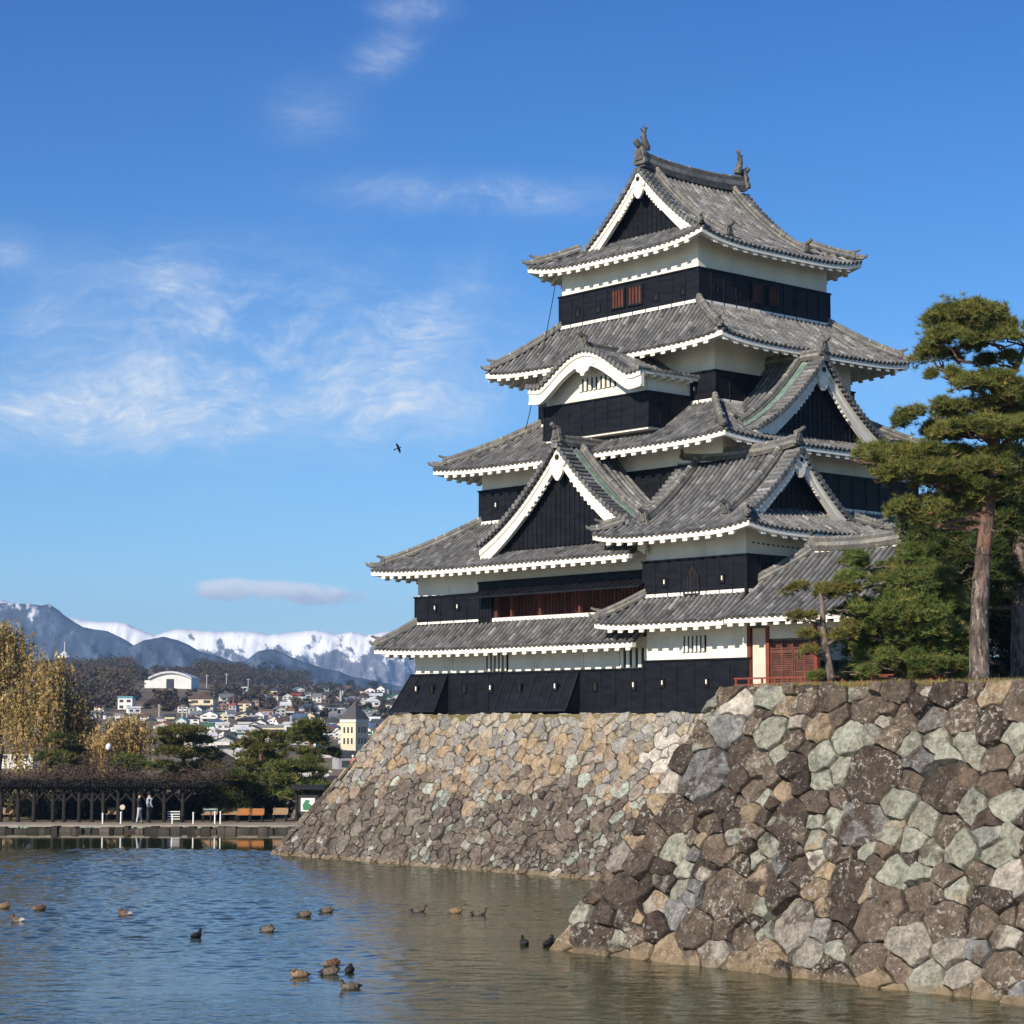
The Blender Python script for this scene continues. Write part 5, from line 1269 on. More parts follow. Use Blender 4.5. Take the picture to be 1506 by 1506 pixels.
M['blue2'] = mtn_mat('haze_tinted_wooded_foothill', (.036, .050, .072), 900, 1500, .03, .6)  # foothill woods also carry haze blue in their base colour
mountain('snow_mountains', [(-160, 884), (-120, 880), (0, 884), (60, 905), (104, 911), (139, 915), (187, 919), (211, 930), (229, 937), (245, 931), (259, 928), (287, 929), (319, 931), (358, 930), (398, 934), (438, 930), (466, 928), (482, 931), (498, 936), (518, 930), (538, 934), (600, 930), (680, 940), (760, 950), (900, 945), (1000, 950)], 6000, 900, 0, M['snow'], '', .78, .0052, 3.3, .95)
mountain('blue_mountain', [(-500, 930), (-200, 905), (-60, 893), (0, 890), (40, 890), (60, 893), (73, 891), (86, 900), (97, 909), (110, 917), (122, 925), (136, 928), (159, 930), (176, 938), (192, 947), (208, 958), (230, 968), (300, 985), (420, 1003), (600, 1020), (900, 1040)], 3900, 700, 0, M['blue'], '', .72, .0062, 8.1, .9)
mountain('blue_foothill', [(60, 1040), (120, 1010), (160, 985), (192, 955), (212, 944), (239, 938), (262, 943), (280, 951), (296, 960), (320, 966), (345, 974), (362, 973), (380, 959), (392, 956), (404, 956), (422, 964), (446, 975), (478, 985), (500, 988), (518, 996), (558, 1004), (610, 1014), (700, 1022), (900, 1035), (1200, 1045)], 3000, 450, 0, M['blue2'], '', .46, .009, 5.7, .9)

# ---- trees of the hill and the shore
M['twig'] = pmat('bare_twigs', (1, 1, 1), (.8, .8, .8), .05, .95, tint='col', spec=.1)
def puff(c, rx, rz, n, size, colf):
    """loose crown of leaf-sized triangles"""
    d = NR.normal(0, 1, (n, 3)); d /= np.linalg.norm(d, axis=1, keepdims=True); r = NR.uniform(.15, 1, (n, 1))**.45
    k = 1+.30*np.sin(d[:, :1]*5+c[0])*np.cos(d[:, 2:]*4+c[1])
    P = np.array(c)+d*r*k*np.array([rx, rx, rz]); a, b = NR.normal(0, 1, (n, 3)), NR.normal(0, 1, (n, 3))
    V = np.stack([P+a*size*.6, P+b*size*.6, P-(a+b)*size*.45], 1); return V, colf(n)
def woodcol(base, var=.3):
    b = np.array(base); return lambda n: b*NR.uniform(1-var, 1+var, (n, 1))
VV, CC = [], []; rw = random.Random(12)
def hill_spot(x, y):
    """point of the terrain seen at a photo pixel"""
    lo = None
    for d_ in range(135, 1600, 6):
        p = at_depth(x, y, d_); g_ = ground_z((p-CAM).dot(R0), d_)
        if p.z <= g_: 
            return at_depth(x, y, d_)
    return at_depth(x, y, 1590)
def houses_clear(x, y): 
    return (x > 262 and 1008 < y < 1100) or (176 < x < 210 and 1022 < y < 1060) or (200 < x < 290 and 985 < y < 1012)
nw = 0
for _ in range(7600):
    dep = rw.uniform(560, 1560)**1.0; x = rw.uniform(-330, 640); la = L2(x, dep); z = ground_z(la, dep); hgt_ = rw.uniform(5, 10)
    y = 1071-(z-6)/dep*FPX; 
    dens_ = .22 if houses_clear(x, y) else 1.0
    if houses_clear(x, y-9) or houses_clear(x, y): hgt_ *= .42
    if 205 < x < 292 and 1014 < y < 1068: hgt_ = min(hgt_, 5)*.62*(1 if y > 1022 else .7)
    ytop_ = y - hgt_*1.15/dep*FPX
    if 203 < x < 297 and y > 1006 and ytop_ < 1014: continue
    if 172 < x < 210 and y > 1040 and ytop_ < 1044 : continue
    if 88 < x < 104 and ytop_ < 972: continue
    if 118 < x < 208 and 1004 < y < 1016 and rw.random() < .7: continue
    if rw.random() > dens_ or nw > 2750: continue
    nw += 1; r = rw.random()
    c = (.075, .058, .046) if r < .62 else (.10, .07, .05) if r < .80 else (.035, .045, .02) if r < .93 else (.10, .085, .03)
    if 105 < x < 262 and 1036 < y < 1075: hgt_ *= .5
    V, C = puff(vw(la, dep, z+hgt_*.5), hgt_*.55, hgt_*.55, 150, .55, woodcol(c)); VV.append(V); CC.append(C)
props(tri_mesh('hillside_wood', np.concatenate(VV), np.concatenate(CC), M['twig']), 'far brown leafless wood covering the low hill behind the town', None, None, 'stuff')
def far_tree(label, x, ytop, ybot, dep, rx, col, group, n=260, size=.5, trunk=.3, lobes=5, name='tree'):
    b = at_depth(x, ybot, dep); tp = at_depth(x, ytop, dep); b.z = min(b.z, max(ground_z((b-CAM).dot(R0), dep), .5)); t_ = thing(name, b, label, 'tree', group); H_ = tp.z-b.z
    mb = MB(); limb(mb, b, b+UP*H_*.75, trunk, trunk*.35, 0, .06, 6, x); 
    VV, CC = [], []
    for i in range(lobes):
        u = (i+.5)/lobes; c = b + UP*H_*(.38+.56*u) + R0*NR.uniform(-.4, .4)*rx + F0*NR.uniform(-.4, .4)*rx; rr_ = rx*(1.0-.5*u)*NR.uniform(.7, 1.0)
        limb(mb, b+UP*H_*(.25+.4*u), c, trunk*.35, .04, 0, .15, 4, x+i)
        V, C = puff(c, rr_, H_*.17, n//lobes, size, col); VV.append(V); CC.append(C)
    mb.build('trunk', M['bark'], t_, True); tri_mesh('crown', np.concatenate(VV), np.concatenate(CC), M['needles'], t_); return t_
dk = woodcol((.030, .042, .020), .35); br = woodcol((.075, .06, .05), .3)
for (x, yt, yb, rx, c, lab) in ((160, 962, 1000, 9, dk, 'dark round evergreen left of the white domed hall on the hill crest'), (145, 972, 1005, 8, br, 'brown bare tree at the left end of the hill crest beside the lookout tower'), (178, 966, 1000, 9, br, 'brown bare tree right of the dark round evergreen on the crest'),
      (276, 981, 1010, 6, dk, 'dark narrow conifer directly above the right end of the white domed hall'), (300, 968, 1000, 9, br, 'tall bare tree on the crest right of the white domed hall'), (388, 972, 1005, 9, dk, 'taller dark conifer of the pair standing against the blue foothill'), (408, 978, 1006, 8, dk, 'lower dark conifer of the pair standing against the blue foothill'),
      (445, 984, 1012, 10, br, 'wide bare brown tree on the crest right of the two dark conifers'), (517, 1000, 1022, 7, dk, 'dark conifer on the crest nearest above the grey pyramid roof'), (551, 1001, 1024, 8, dk, 'dark tree on the crest nearest the castle'), (350, 974, 1004, 9, br, 'bare brown tree on the crest left of the two dark conifers')):
    far_tree(lab, x, yt, yb, 1480, rx, c, 'trees on the hill crest', 700, .55, .5)
# willows in yellow autumn leaf
def willow(label, x, ytop, ybot, dep, rxpx, nst, col, seed, gaps=0):
    b = at_depth(x, ybot, dep); b.z = .6; tp = at_depth(x, ytop, dep); H_ = tp.z-b.z; rx = rxpx/FPX*dep; t_ = thing('willow', b, label, 'tree', 'yellow willows on the far shore')
    mb = MB(); limb(mb, b, b+UP*H_*.62, .34, .16, 0, .06, 6, seed); Vs, Cs = [], []; rg = np.random.default_rng(seed)
    tops = []
    for i in range(13):
        th = rg.uniform(0, 6.283); q = rg.uniform(.15, .9); c = b + R0*math.cos(th)*q*rx + F0*math.sin(th)*q*rx + UP*H_*(.98-.38*q*q-rg.uniform(0, .12)); tops.append(c); limb(mb, b+UP*H_*rg.uniform(.3, .55), c, .13, .03, 0, .18, 6, seed+i)
    for s_ in range(nst):
        c = tops[rg.integers(len(tops))]; p = np.array(c)+rg.normal(0, 1, 3)*np.array([rx*.22, rx*.22, H_*.045]); ln = rg.uniform(.15, .5)*H_; n = int(ln/.20)+2; dr = rg.normal(0, .05, 2)
        zz = np.arange(n)*.20; P = np.stack([p[0]+dr[0]*zz+np.sin(zz*1.3+s_)*.06, p[1]+dr[1]*zz, np.maximum(p[2]-zz, b.z+.8)], 1)
        a = rg.normal(0, 1, (n, 3))*.10; a[:, 2] -= .16; e = rg.normal(0, 1, (n, 3))*.055
        Vs.append(np.stack([P-e, P+e, P+a], 1)); Cs.append(np.array(col)[rg.integers(len(col))]*rg.uniform(.7, 1.25, (n, 1)))
    mb.build('trunk', M['bark'], t_, True); tri_mesh('crown', np.concatenate(Vs), np.concatenate(Cs), M['needles'], t_)
YC = [(.50, .33, .12), (.40, .26, .10), (.56, .41, .18), (.31, .21, .10), (.34, .28, .12)]
willow('tall yellow willow cut by the left edge of the photo', -5, 908, 1200, 150, 62, 720, YC, 31)
willow('yellow brown willow just right of the one at the left edge', 62, 945, 1200, 146, 48, 470, YC, 32)
willow('short golden willow standing behind the lamp post and trellis', 178, 1048, 1195, 143, 52, 620, [(.50, .33, .13), (.42, .28, .12), (.56, .41, .19)], 33)
willow('sparse low willow between the tall left willows and the golden one', 112, 1010, 1195, 147, 28, 260, YC, 34)
# pines on the far shore
def shore_pine(label, x, ytop, ybot, dep, pads, lean=0, rad=.2, col=(.12, .125, .036)):
    b = at_depth(x, ybot, dep); b.z = .55; tp = at_depth(x+lean, ytop+8, dep); T = [b, b.lerp(tp, .35)+R0*.25, b.lerp(tp, .7)-R0*.2, tp]
    P = [(at_depth(px_, py_, dep+(.8 if i % 2 else -.8)), a/FPX*dep, a/FPX*dep*.9, c/FPX*dep*1.15) for i, (px_, py_, a, c) in enumerate(pads)]
    return pine(label, T, [rad, rad*.8, rad*.6, rad*.3], P, 26, 12, .42, .035, greens(col, .35, .35), 'pines on the far shore', 2.5, False)
shore_pine('wide flat topped pine left of the dark tiled roofs, just right of the golden willow', 272, 1066, 1198, 150, [(268, 1075, 38, 10), (290, 1090, 30, 9), (240, 1092, 26, 9), (300, 1108, 30, 9), (255, 1108, 34, 9), (235, 1128, 30, 9), (285, 1130, 36, 9), (310, 1122, 22, 8), (265, 1142, 30, 9)])
shore_pine('small bright green pine showing above the trellis beside the lamp post', 192, 1108, 1195, 140, [(190, 1118, 24, 7), (178, 1126, 18, 6), (205, 1127, 20, 6)], 0, .12, (.12, .16, .04))
shore_pine('dark low pine bending over the far bank at the right end of the trellis', 340, 1135, 1203, 128, [(335, 1145, 34, 9), (345, 1160, 40, 11), (325, 1172, 24, 9), (350, 1178, 32, 11), (338, 1188, 30, 10), (318, 1152, 22, 8)], -6, .17, (.09, .11, .032))
shore_pine('bushy olive pine in front of the long cream building', 388, 1078, 1203, 136, [(388, 1085, 30, 10), (370, 1098, 26, 9), (402, 1100, 26, 10), (385, 1112, 32, 10), (362, 1125, 22, 8), (400, 1125, 26, 9), (372, 1140, 24, 8), (395, 1145, 22, 8), (378, 1158, 18, 7)])
shore_pine('tall pine with a rounded top left of the pyramid roofed building', 458, 1060, 1203, 134, [(458, 1068, 22, 9), (446, 1078, 24, 9), (470, 1080, 22, 9), (455, 1090, 30, 9), (438, 1108, 22, 9), (478, 1108, 22, 8), (450, 1120, 20, 7)], 2, .2, (.105, .13, .036))
shore_pine('full green pine spreading above the notice board shelter', 432, 1118, 1203, 128, [(425, 1128, 30, 10), (445, 1135, 32, 11), (412, 1145, 30, 10), (440, 1152, 36, 11), (462, 1158, 28, 9), (415, 1165, 28, 9), (440, 1170, 30, 9), (478, 1165, 16, 7)], 0, .2, (.11, .145, .04))
shore_pine('green bushy evergreen among the yellow willows', 95, 1080, 1190, 141, [(90, 1090, 24, 9), (100, 1105, 24, 10), (80, 1115, 24, 10), (98, 1122, 22, 9)], 0, .16, (.09, .12, .036))

# ---- wisteria trellis along the shore
M['trellis'] = pmat('dark_trellis_wood', (.022, .020, .018), (.014, .013, .012), 3, .85)
t0, t1, td = L2(-30, 124.6), L2(308, 124.6), 124.6
tl = thing('wisteria_trellis', vw((t0+t1)/2, td, .56), 'long dark wisteria trellis on posts along the far shore', 'trellis')
posts = [-22, 9, 34, 57, 85, 101, 123, 142, 158, 180, 203, 224, 247, 274]
for i, x in enumerate(posts):
    for (dd, on) in ((0, True), (3.2, i % 2 == 0)):
        if not on: continue
        la = L2(x, td)+(.5 if dd else 0); mb = MB(); P = vw(la, td+dd, .5)
        mb.tube([P, P+UP*1.95], [.12, .105], 8)
        for sg in (-1, 1): mb.tube([P+UP*1.15, P+UP*1.95+R0*sg*.75], [.06, .05], 6)
        mb.build('post', M['trellis'], tl)
for dd in (0, 3.2):
    mb = MB(); mb.beam(vw(t0, td+dd, 2.50), vw(t1, td+dd, 2.50), .16, .2); mb.build('beam', M['trellis'], tl)
mb = MB(); n = 75
for i in range(n):
    la = t0+(t1-t0)*i/(n-1); mb.beam(vw(la, td-.7, 2.66), vw(la, td+4.0, 2.66), .08, .1)
o_ = mb.build('lattice_bars', M['trellis'], tl)
n = 9000; la = NR.uniform(t0-.6, t1+1.2, n); dd = NR.uniform(td-.9, td+4.2, n); zz = 2.72 + NR.gamma(1.4, .30, n)*(1+.5*np.sin(la*.7)) - .25*(NR.uniform(0, 1, n) < .3)
P = la[:, None]*np.array(R0)+dd[:, None]*np.array(F0); P[:, 2] = zz; d = NR.normal(0, 1, (n, 3)); d[:, 2] *= .5; d /= np.linalg.norm(d, axis=1, keepdims=True); s_ = np.cross(d, NR.normal(0, 1, (n, 3))); s_ /= np.linalg.norm(s_, axis=1, keepdims=True)
ln = NR.uniform(.25, .7, (n, 1)); low_ = zz < 3.0
C = np.where(low_[:, None], np.array([.035, .03, .027]), np.array([.085, .060, .048]))*NR.uniform(.6, 1.4, (n, 1))
tri_mesh('bare_vines', np.stack([P-s_*.022, P+s_*.022, P+d*ln], 1), C, M['twig'], tl)
# dark hedge behind the trellis
VV, CC = [], []
for i in range(-34, 70):
    V, C = puff(vw(L2(-40+i*6.6, 131)+rw.uniform(-.6, .6), 131+rw.uniform(-2, 2), 1.2+rw.uniform(-.4, .4)), 1.2, 1.1, 150, .20, woodcol([(.07, .075, .028), (.12, .10, .045), (.075, .06, .04)][i % 3], .5)); VV.append(V); CC.append(C)
props(tri_mesh('shrubbery', np.concatenate(VV), np.concatenate(CC), M['needles']), 'low dark shrubbery behind the trellis and benches on the far shore', None, None, 'stuff')
# ---- furniture of the shore
M['white'] = pmat('white_paint', (.78, .78, .76), (.70, .70, .68), 4, .6)
M['orange'] = pmat('orange_bench_wood', (.40, .17, .05), (.32, .13, .04), 5, .6)
M['tan'] = pmat('tan_bench_wood', (.34, .22, .12), (.28, .18, .10), 5, .7)
M['iron'] = pmat('dark_iron', (.02, .02, .022), (.03, .03, .03), 5, .5)
def on_shore(x, dep): p = vw(L2(x, dep), dep, .56 if dep < 124 else ground_z(0, dep)); return p
def marker(x, dep, h, lab):
    p = on_shore(x, dep); t_ = thing('marker_post', p, lab, 'post', 'white posts on the far shore'); mb = MB(); mb.tube([p-UP*.1, p+UP*h], .042, 8); mb.build('shaft', M['white'], t_)
    mb = MB(); mb.tube([p+UP*h, p+UP*(h+.04), p+UP*(h+.07)], [.06, .06, .02], 8); mb.build('cap', M['white'], t_)
for (x, h, lab) in ((157.5, .55, 'short white post under the trellis, first from the left'), (184, .62, 'white post under the trellis with a round yellow sign behind it'), (259, .5, 'short white post just right of the two people'), (289.5, .60, 'single white post between the trellis end and the post pair'), (321, .66, 'left white post of the close pair by the blue sign'), (329, .66, 'right white post of the close pair by the blue sign')): marker(x, 121.8, h, lab)
def bench(x, dep, m, lab, w=.44):
    p = on_shore(x, dep); t_ = thing('bench', p, lab, 'bench', 'benches along the far shore'); e = R0
    mb = MB()
    for k in range(3): mb.beam(p-e*w+UP*.42-F0*(.18-.18*k), p+e*w+UP*.42-F0*(.18-.18*k), .15, .04)
    mb.build('seat', M[m], t_); mb = MB()
    for k in range(4): mb.beam(p-e*w+UP*(.47+.085*k)+F0*(.26+.015*k), p+e*w+UP*(.47+.085*k)+F0*(.26+.015*k), .035, .10)
    mb.build('backrest', M[m], t_)
    for sg in (-1, 1):
        mb = MB(); mb.beam(p+e*sg*w*.82-F0*.2, p+e*sg*w*.82-F0*.2+UP*.40, .07, .07, up=(1, 0, 0)); mb.beam(p+e*sg*w*.82+F0*.28, p+e*sg*w*.82+F0*.32+UP*.9, .06, .06, up=(1, 0, 0)); mb.build('leg', M['iron'], t_)
for (x, m, l, dpt) in ((174, 'tan', 'tan bench under the left half of the trellis', 126), (313, 'tan', 'tan bench behind the pair of white posts', 125.5), (343, 'tan', 'tan bench left of the bright orange bench', 126), (364, 'orange', 'left bright orange bench of the pair', 125.2), (381, 'orange', 'right bright orange bench of the pair', 125.2), (416, 'tan', 'brownish bench near the notice board shelter', 126), (14, 'tan', 'tan bench at the far left under the trellis', 126)): bench(x, dpt, m, l)
# lamp post
p = on_shore(164, 130); p.z = .56; lp = thing('lamp_post', p, 'thin black lamp post with a pale globe rising above the trellis', 'lamp post')
mb = MB(); mb.tube([p, p+UP*.3, p+UP*4.05], [.10, .06, .05], 8); mb.build('pole', M['iron'], lp); mb = MB(); mb.tube([p+UP*4.05, p+UP*4.12, p+UP*4.28, p+UP*4.42, p+UP*4.48], [.06, .15, .19, .13, .03], 10); mb.build('globe', M['white'], lp, True)
# blue sign board, rail, round sign
M['signblue'] = pmat('pale_turquoise_board', (.22, .52, .55), (.28, .58, .60), 4, .6)
p = on_shore(315, 123.2); t_ = thing('sign_board', p, 'slanted pale turquoise board beside the pair of white posts', 'sign'); mb = MB()
mb.beam(p+UP*.72-R0*.35, p+UP*.72+R0*.35, .45, .03, up=(0.3*F0+UP)); mb.build('board', M['signblue'], t_); mb = MB(); mb.tube([p-UP*.1, p+UP*.7], .04, 6); mb.build('leg', M['iron'], t_)
p = on_shore(186, 123.4); t_ = thing('round_sign', p, 'pale yellow round sign on a stalk under the trellis', 'sign'); mb = MB(); mb.prism([(.15*math.cos(i*.449), .15*math.sin(i*.449)) for i in range(14)], lambda a, b, d: p+R0*a+UP*(.88+b)+F0*d, -.02, .02); mb.build('disc', pmat('cream_disc', (.55, .50, .34), None), t_); mb = MB(); mb.tube([p, p+UP*.75], .03, 6); mb.build('stalk', M['iron'], t_)
rl = thing('stair_rail', on_shore(261, 124), 'white slatted barrier under the right end of the trellis', 'barrier')
for k in range(4):
    mb = MB(); mb.beam(vw(L2(252, 124), 124, .75+.14*k), vw(L2(270, 124), 124, .75+.14*k), .04, .05); mb.build('slat', M['white'], rl)
# notice board shelter
p = on_shore(456, 126); p.z = .6; sh = thing('notice_board', p, 'dark roofed notice board with a white and green poster beside the stone base', 'notice board')
for sg in (-1, 1): mb = MB(); mb.beam(p+R0*sg*.62, p+R0*sg*.62+UP*1.75, .14, .14, up=(1, 0, 0)); mb.build('post', M['iron'], sh)
mb = MB(); a, b = p-R0*1.0+UP*1.80, p+R0*1.0+UP*1.80
mb.hexa([a-F0*.55, b-F0*.55, b+F0*.55, a+F0*.55, a-F0*.03+UP*.28, b-F0*.03+UP*.28, b+F0*.03+UP*.28, a+F0*.03+UP*.28]); mb.build('roof', M['iron'], sh)
mb = MB(); mb.prism([(-.55, .45), (.55, .45), (.55, 1.5), (-.55, 1.5)], lambda a, b, d: p+R0*a+UP*b+F0*d, -.03, .03); mb.build('board', M['iron'], sh)
mb = MB(); mb.prism([(-.40, .52), (.42, .52), (.42, 1.30), (-.40, 1.30)], lambda a, b, d: p+R0*a+UP*b+F0*d, -.045, -.032); po = mb.build('poster', M['white'], sh)
mb = MB(); mb.prism([(-.25, .60), (.2, .58), (.3, .85), (.05, 1.0), (.15, 1.15), (-.1, 1.2), (-.3, .9)], lambda a, b, d: p+R0*a+UP*b+F0*d, -.05, -.046); mb.build('green_patch', pmat('green_print', (.06, .22, .11), None), po)

# ---- people on the shore
def person_mat(name, trous, top, skin=(.50, .33, .25), zt=.90, zn=1.44):
    m = bpy.data.materials.new(name); m.use_nodes = True; t = NT(m.node_tree); bs = t.n['Principled BSDF']
    sep = t.node('ShaderNodeSeparateXYZ'); t.l.new(t.node('ShaderNodeTexCoord').outputs['Object'], sep.inputs[0])
    t.put(bs.inputs['Base Color'], t.ramp(t.math('DIVIDE', sep.outputs[2], 2.0), [(0, (.05, .045, .04)), (.045, trous), (zt/2, top), (zn/2, skin)], 'CONSTANT')); bs.inputs['Roughness'].default_value = .85
    return m
def person(p, label, mat_, hair, rot, stride=.12, arm=.1):
    t_ = thing('person', p, label, 'person', None, rot); ORG[t_.name] = Vector((0, 0, 0))
    J = [(0, 0, .95), (0, 0, 1.15), (0, 0, 1.36), (0, 0, 1.47), (.02, 0, 1.58), (.02, 0, 1.70), (0, .10, .90), (stride*.5, .10, .50), (stride, .10, .06), (stride+.14, .11, .03), (0, -.10, .90), (-stride*.3, -.10, .50), (-stride, -.10, .08), (-stride+.13, -.11, .03),
         (0, .19, 1.38), (-.03, .25, 1.12), (arm, .25, .88), (arm+.04, .24, .79), (0, -.19, 1.38), (-.03, -.25, 1.12), (arm, -.25, .88), (arm+.04, -.24, .79)]
    E_ = [(0, 1), (1, 2), (2, 3), (3, 4), (4, 5), (0, 6), (6, 7), (7, 8), (8, 9), (0, 10), (10, 11), (11, 12), (12, 13), (2, 14), (14, 15), (15, 16), (16, 17), (2, 18), (18, 19), (19, 20), (20, 21)]
    rad = [(.14, .16), (.13, .15), (.13, .17), (.06, .06), (.10, .085), (.08, .07), (.10, .10), (.07, .07), (.05, .05), (.035, .04), (.10, .10), (.07, .07), (.05, .05), (.035, .04), (.075, .075), (.055, .055), (.04, .04), (.035, .03), (.075, .075), (.055, .055), (.04, .04), (.035, .03)]
    me = bpy.data.meshes.new('body'); me.from_pydata(J, E_, []); o = bpy.data.objects.new('body', me); COL.objects.link(o); o.parent = t_; me.materials.append(mat_)
    sk = o.modifiers.new('skin', 'SKIN'); sk.use_smooth_shade = True; sv = me.skin_vertices[0].data
    for i, r in enumerate(rad): sv[i].radius = r
    sv[0].use_root = True; o.modifiers.new('sub', 'SUBSURF').levels = 1; o.modifiers['sub'].render_levels = 2
    mb = MB(); mb.tube([(-.02, 0, 1.60), (-.015, 0, 1.68), (0, 0, 1.76), (0, 0, 1.80)], [.10, .115, .095, .03], 10); mb.build('hair' if hair[0] else 'cap', pmat('hair_or_cap', hair[1], None, 4, .8), t_, True)
    return t_
hd = math.atan2(R0.y, R0.x)
person(on_shore(210.5, 122.2), 'person in a black jacket and pale trousers walking on the shore path', person_mat('black_jacket', (.42, .42, .43), (.015, .015, .018)), (True, (.015, .012, .01)), hd)
person(on_shore(225, 123.0), 'person in a pale grey jacket and dark trousers standing on the shore path', person_mat('grey_jacket', (.03, .03, .035), (.38, .39, .42)), (True, (.02, .016, .014)), hd+.6, .05)
pp = at_depth(519.5, 1140, 150); pp.z = max(pp.z, ground_z(0, 150))
# ---- houses and other buildings of the town
M['shade_glass'] = pmat('dark_window_glass', (.03, .035, .04), (.05, .055, .06), .5, .25, spec=.5)
WALL = {'white': (.74, .73, .70), 'cream': (.66, .57, .40), 'grey': (.36, .36, .36), 'brown': (.20, .13, .09), 'pink': (.42, .28, .24), 'pale': (.60, .58, .55), 'dark': (.09, .085, .085), 'orange': (.55, .35, .20)}
ROOF = {'blue': (.07, .11, .19), 'dark': (.05, .052, .058), 'grey': (.17, .175, .19), 'red': (.26, .055, .045), 'green': (.045, .14, .09), 'teal': (.10, .32, .35), 'brown': (.12, .075, .055), 'white': (.62, .63, .65), 'orange': (.38, .16, .08)}
for k, c in WALL.items(): M['w_'+k] = pmat('house_wall_'+k, c, tuple(v*.88 for v in c), .3, .9)
for k, c in ROOF.items(): M['r_'+k] = pmat('house_roof_'+k, c, tuple(v*.75 for v in c), .6, .7)
M['r_pyramid'] = pmat('slate_pyramid_roof', (.085, .083, .08), (.06, .06, .06), .6, .7)
rh = random.Random(44)
def house(x, y, wpx, hpx, wall, roof, label, form='gable', rot=None, dep=None, group='houses on the hillside', name='house', storeys=2, deep=.8):
    """x, y = middle of the base in the photo; wpx, hpx = visible width and total height in photo pixels"""
    p = hill_spot(x, y) if dep is None else at_depth(x, y, dep)
    d_ = p.dot(F0); s_ = d_/FPX; w_, h_ = wpx*s_, hpx*s_; rot = rh.uniform(-.5, .5) if rot is None else rot
    a = math.atan2(R0.y, R0.x)+rot; ex, ey = Vector((math.cos(a), math.sin(a), 0)), Vector((-math.sin(a), math.cos(a), 0))
    w_ /= (abs(math.cos(rot))+deep*abs(math.sin(rot))); dp = w_*deep; t_ = thing(name, p, label, 'house' if name == 'house' else name.replace('_', ' '), group)
    hw, hd_ = w_/2, dp/2; rise = h_*(.34 if form == 'gable' else .30 if form == 'hip' else .0); hb = h_-rise
    f = lambda u, v, z: p + ex*u + ey*v + UP*z
    mb = MB(); mb.hexa([f(-hw, -hd_, -1.5), f(hw, -hd_, -1.5), f(hw, hd_, -1.5), f(-hw, hd_, -1.5), f(-hw, -hd_, hb), f(hw, -hd_, hb), f(hw, hd_, hb), f(-hw, hd_, hb)])
    ov = w_*.06; r = MB(); rt = max(.15, h_*.03)
    if form == 'gable':
        side = rh.random() < .5 if abs(rot) > -1 else True
        if side:      # ridge along ex
            for sg in (-1, 1): r.hexa([f(-hw-ov, sg*(hd_+ov), hb-ov*.5), f(hw+ov, sg*(hd_+ov), hb-ov*.5), f(hw+ov, 0, hb+rise), f(-hw-ov, 0, hb+rise), f(-hw-ov, sg*(hd_+ov), hb-ov*.5+rt), f(hw+ov, sg*(hd_+ov), hb-ov*.5+rt), f(hw+ov, 0, hb+rise+rt), f(-hw-ov, 0, hb+rise+rt)])
            for sg in (-1, 1): mb.add([f(sg*hw, -hd_, hb), f(sg*hw, hd_, hb), f(sg*hw, 0, hb+rise)], [(0, 1, 2)])
        else:
            for sg in (-1, 1): r.hexa([f(sg*(hw+ov), -hd_-ov, hb-ov*.5), f(sg*(hw+ov), hd_+ov, hb-ov*.5), f(0, hd_+ov, hb+rise), f(0, -hd_-ov, hb+rise), f(sg*(hw+ov), -hd_-ov, hb-ov*.5+rt), f(sg*(hw+ov), hd_+ov, hb-ov*.5+rt), f(0, hd_+ov, hb+rise+rt), f(0, -hd_-ov, hb+rise+rt)])
            for sg in (-1, 1): mb.add([f(-hw, sg*hd_, hb), f(hw, sg*hd_, hb), f(0, sg*hd_, hb+rise)], [(0, 1, 2)])
    elif form == 'hip':
        q = min(hw, hd_)*.9; r.hexa([f(-hw-ov, -hd_-ov, hb), f(hw+ov, -hd_-ov, hb), f(hw+ov, hd_+ov, hb), f(-hw-ov, hd_+ov, hb), f(-hw+q, -hd_+q, hb+rise), f(hw-q, -hd_+q, hb+rise), f(hw-q, hd_-q, hb+rise), f(-hw+q, hd_-q, hb+rise)])
    elif form == 'flat':
        r.hexa([f(-hw-.15, -hd_-.15, hb), f(hw+.15, -hd_-.15, hb), f(hw+.15, hd_+.15, hb), f(-hw-.15, hd_+.15, hb), f(-hw-.15, -hd_-.15, hb+.5), f(hw+.15, -hd_-.15, hb+.5), f(hw+.15, hd_+.15, hb+.5), f(-hw-.15, hd_+.15, hb+.5)])
    elif form == 'pyramid':
        rise = h_*.42; hb = h_-rise
    wo_ = mb.build('wall', M['w_'+wall], t_); r.build('roof', M['r_'+roof], t_)
    nwin = max(2, int(w_/3.2)); 
    for st in range(storeys):
        z0, z1 = hb*(st+.28)/storeys, hb*(st+.74)/storeys
        for i in range(min(nwin, 6)):
            u = -hw + w_*(i+.5)/nwin; du = w_/nwin*.27; mb = MB()
            mb.hexa([f(u-du, -hd_-.05, z0), f(u+du, -hd_-.05, z0), f(u+du, -hd_+.02, z0), f(u-du, -hd_+.02, z0), f(u-du, -hd_-.05, z1), f(u+du, -hd_-.05, z1), f(u+du, -hd_+.02, z1), f(u-du, -hd_+.02, z1)]); mb.build('window', M['shade_glass'], t_)
    if rh.random() < .4 and storeys > 1:
        mb = MB(); z = hb*.5; mb.hexa([f(-hw*.9, -hd_-1.0, z-.1), f(hw*.9, -hd_-1.0, z-.1), f(hw*.9, -hd_, z-.1), f(-hw*.9, -hd_, z-.1), f(-hw*.9, -hd_-1.0, z+.35), f(hw*.9, -hd_-1.0, z+.35), f(hw*.9, -hd_, z+.05), f(-hw*.9, -hd_, z+.05)]); mb.build('balcony', M['w_'+rh.choice(['pale', 'white', wall])], t_)
    return t_
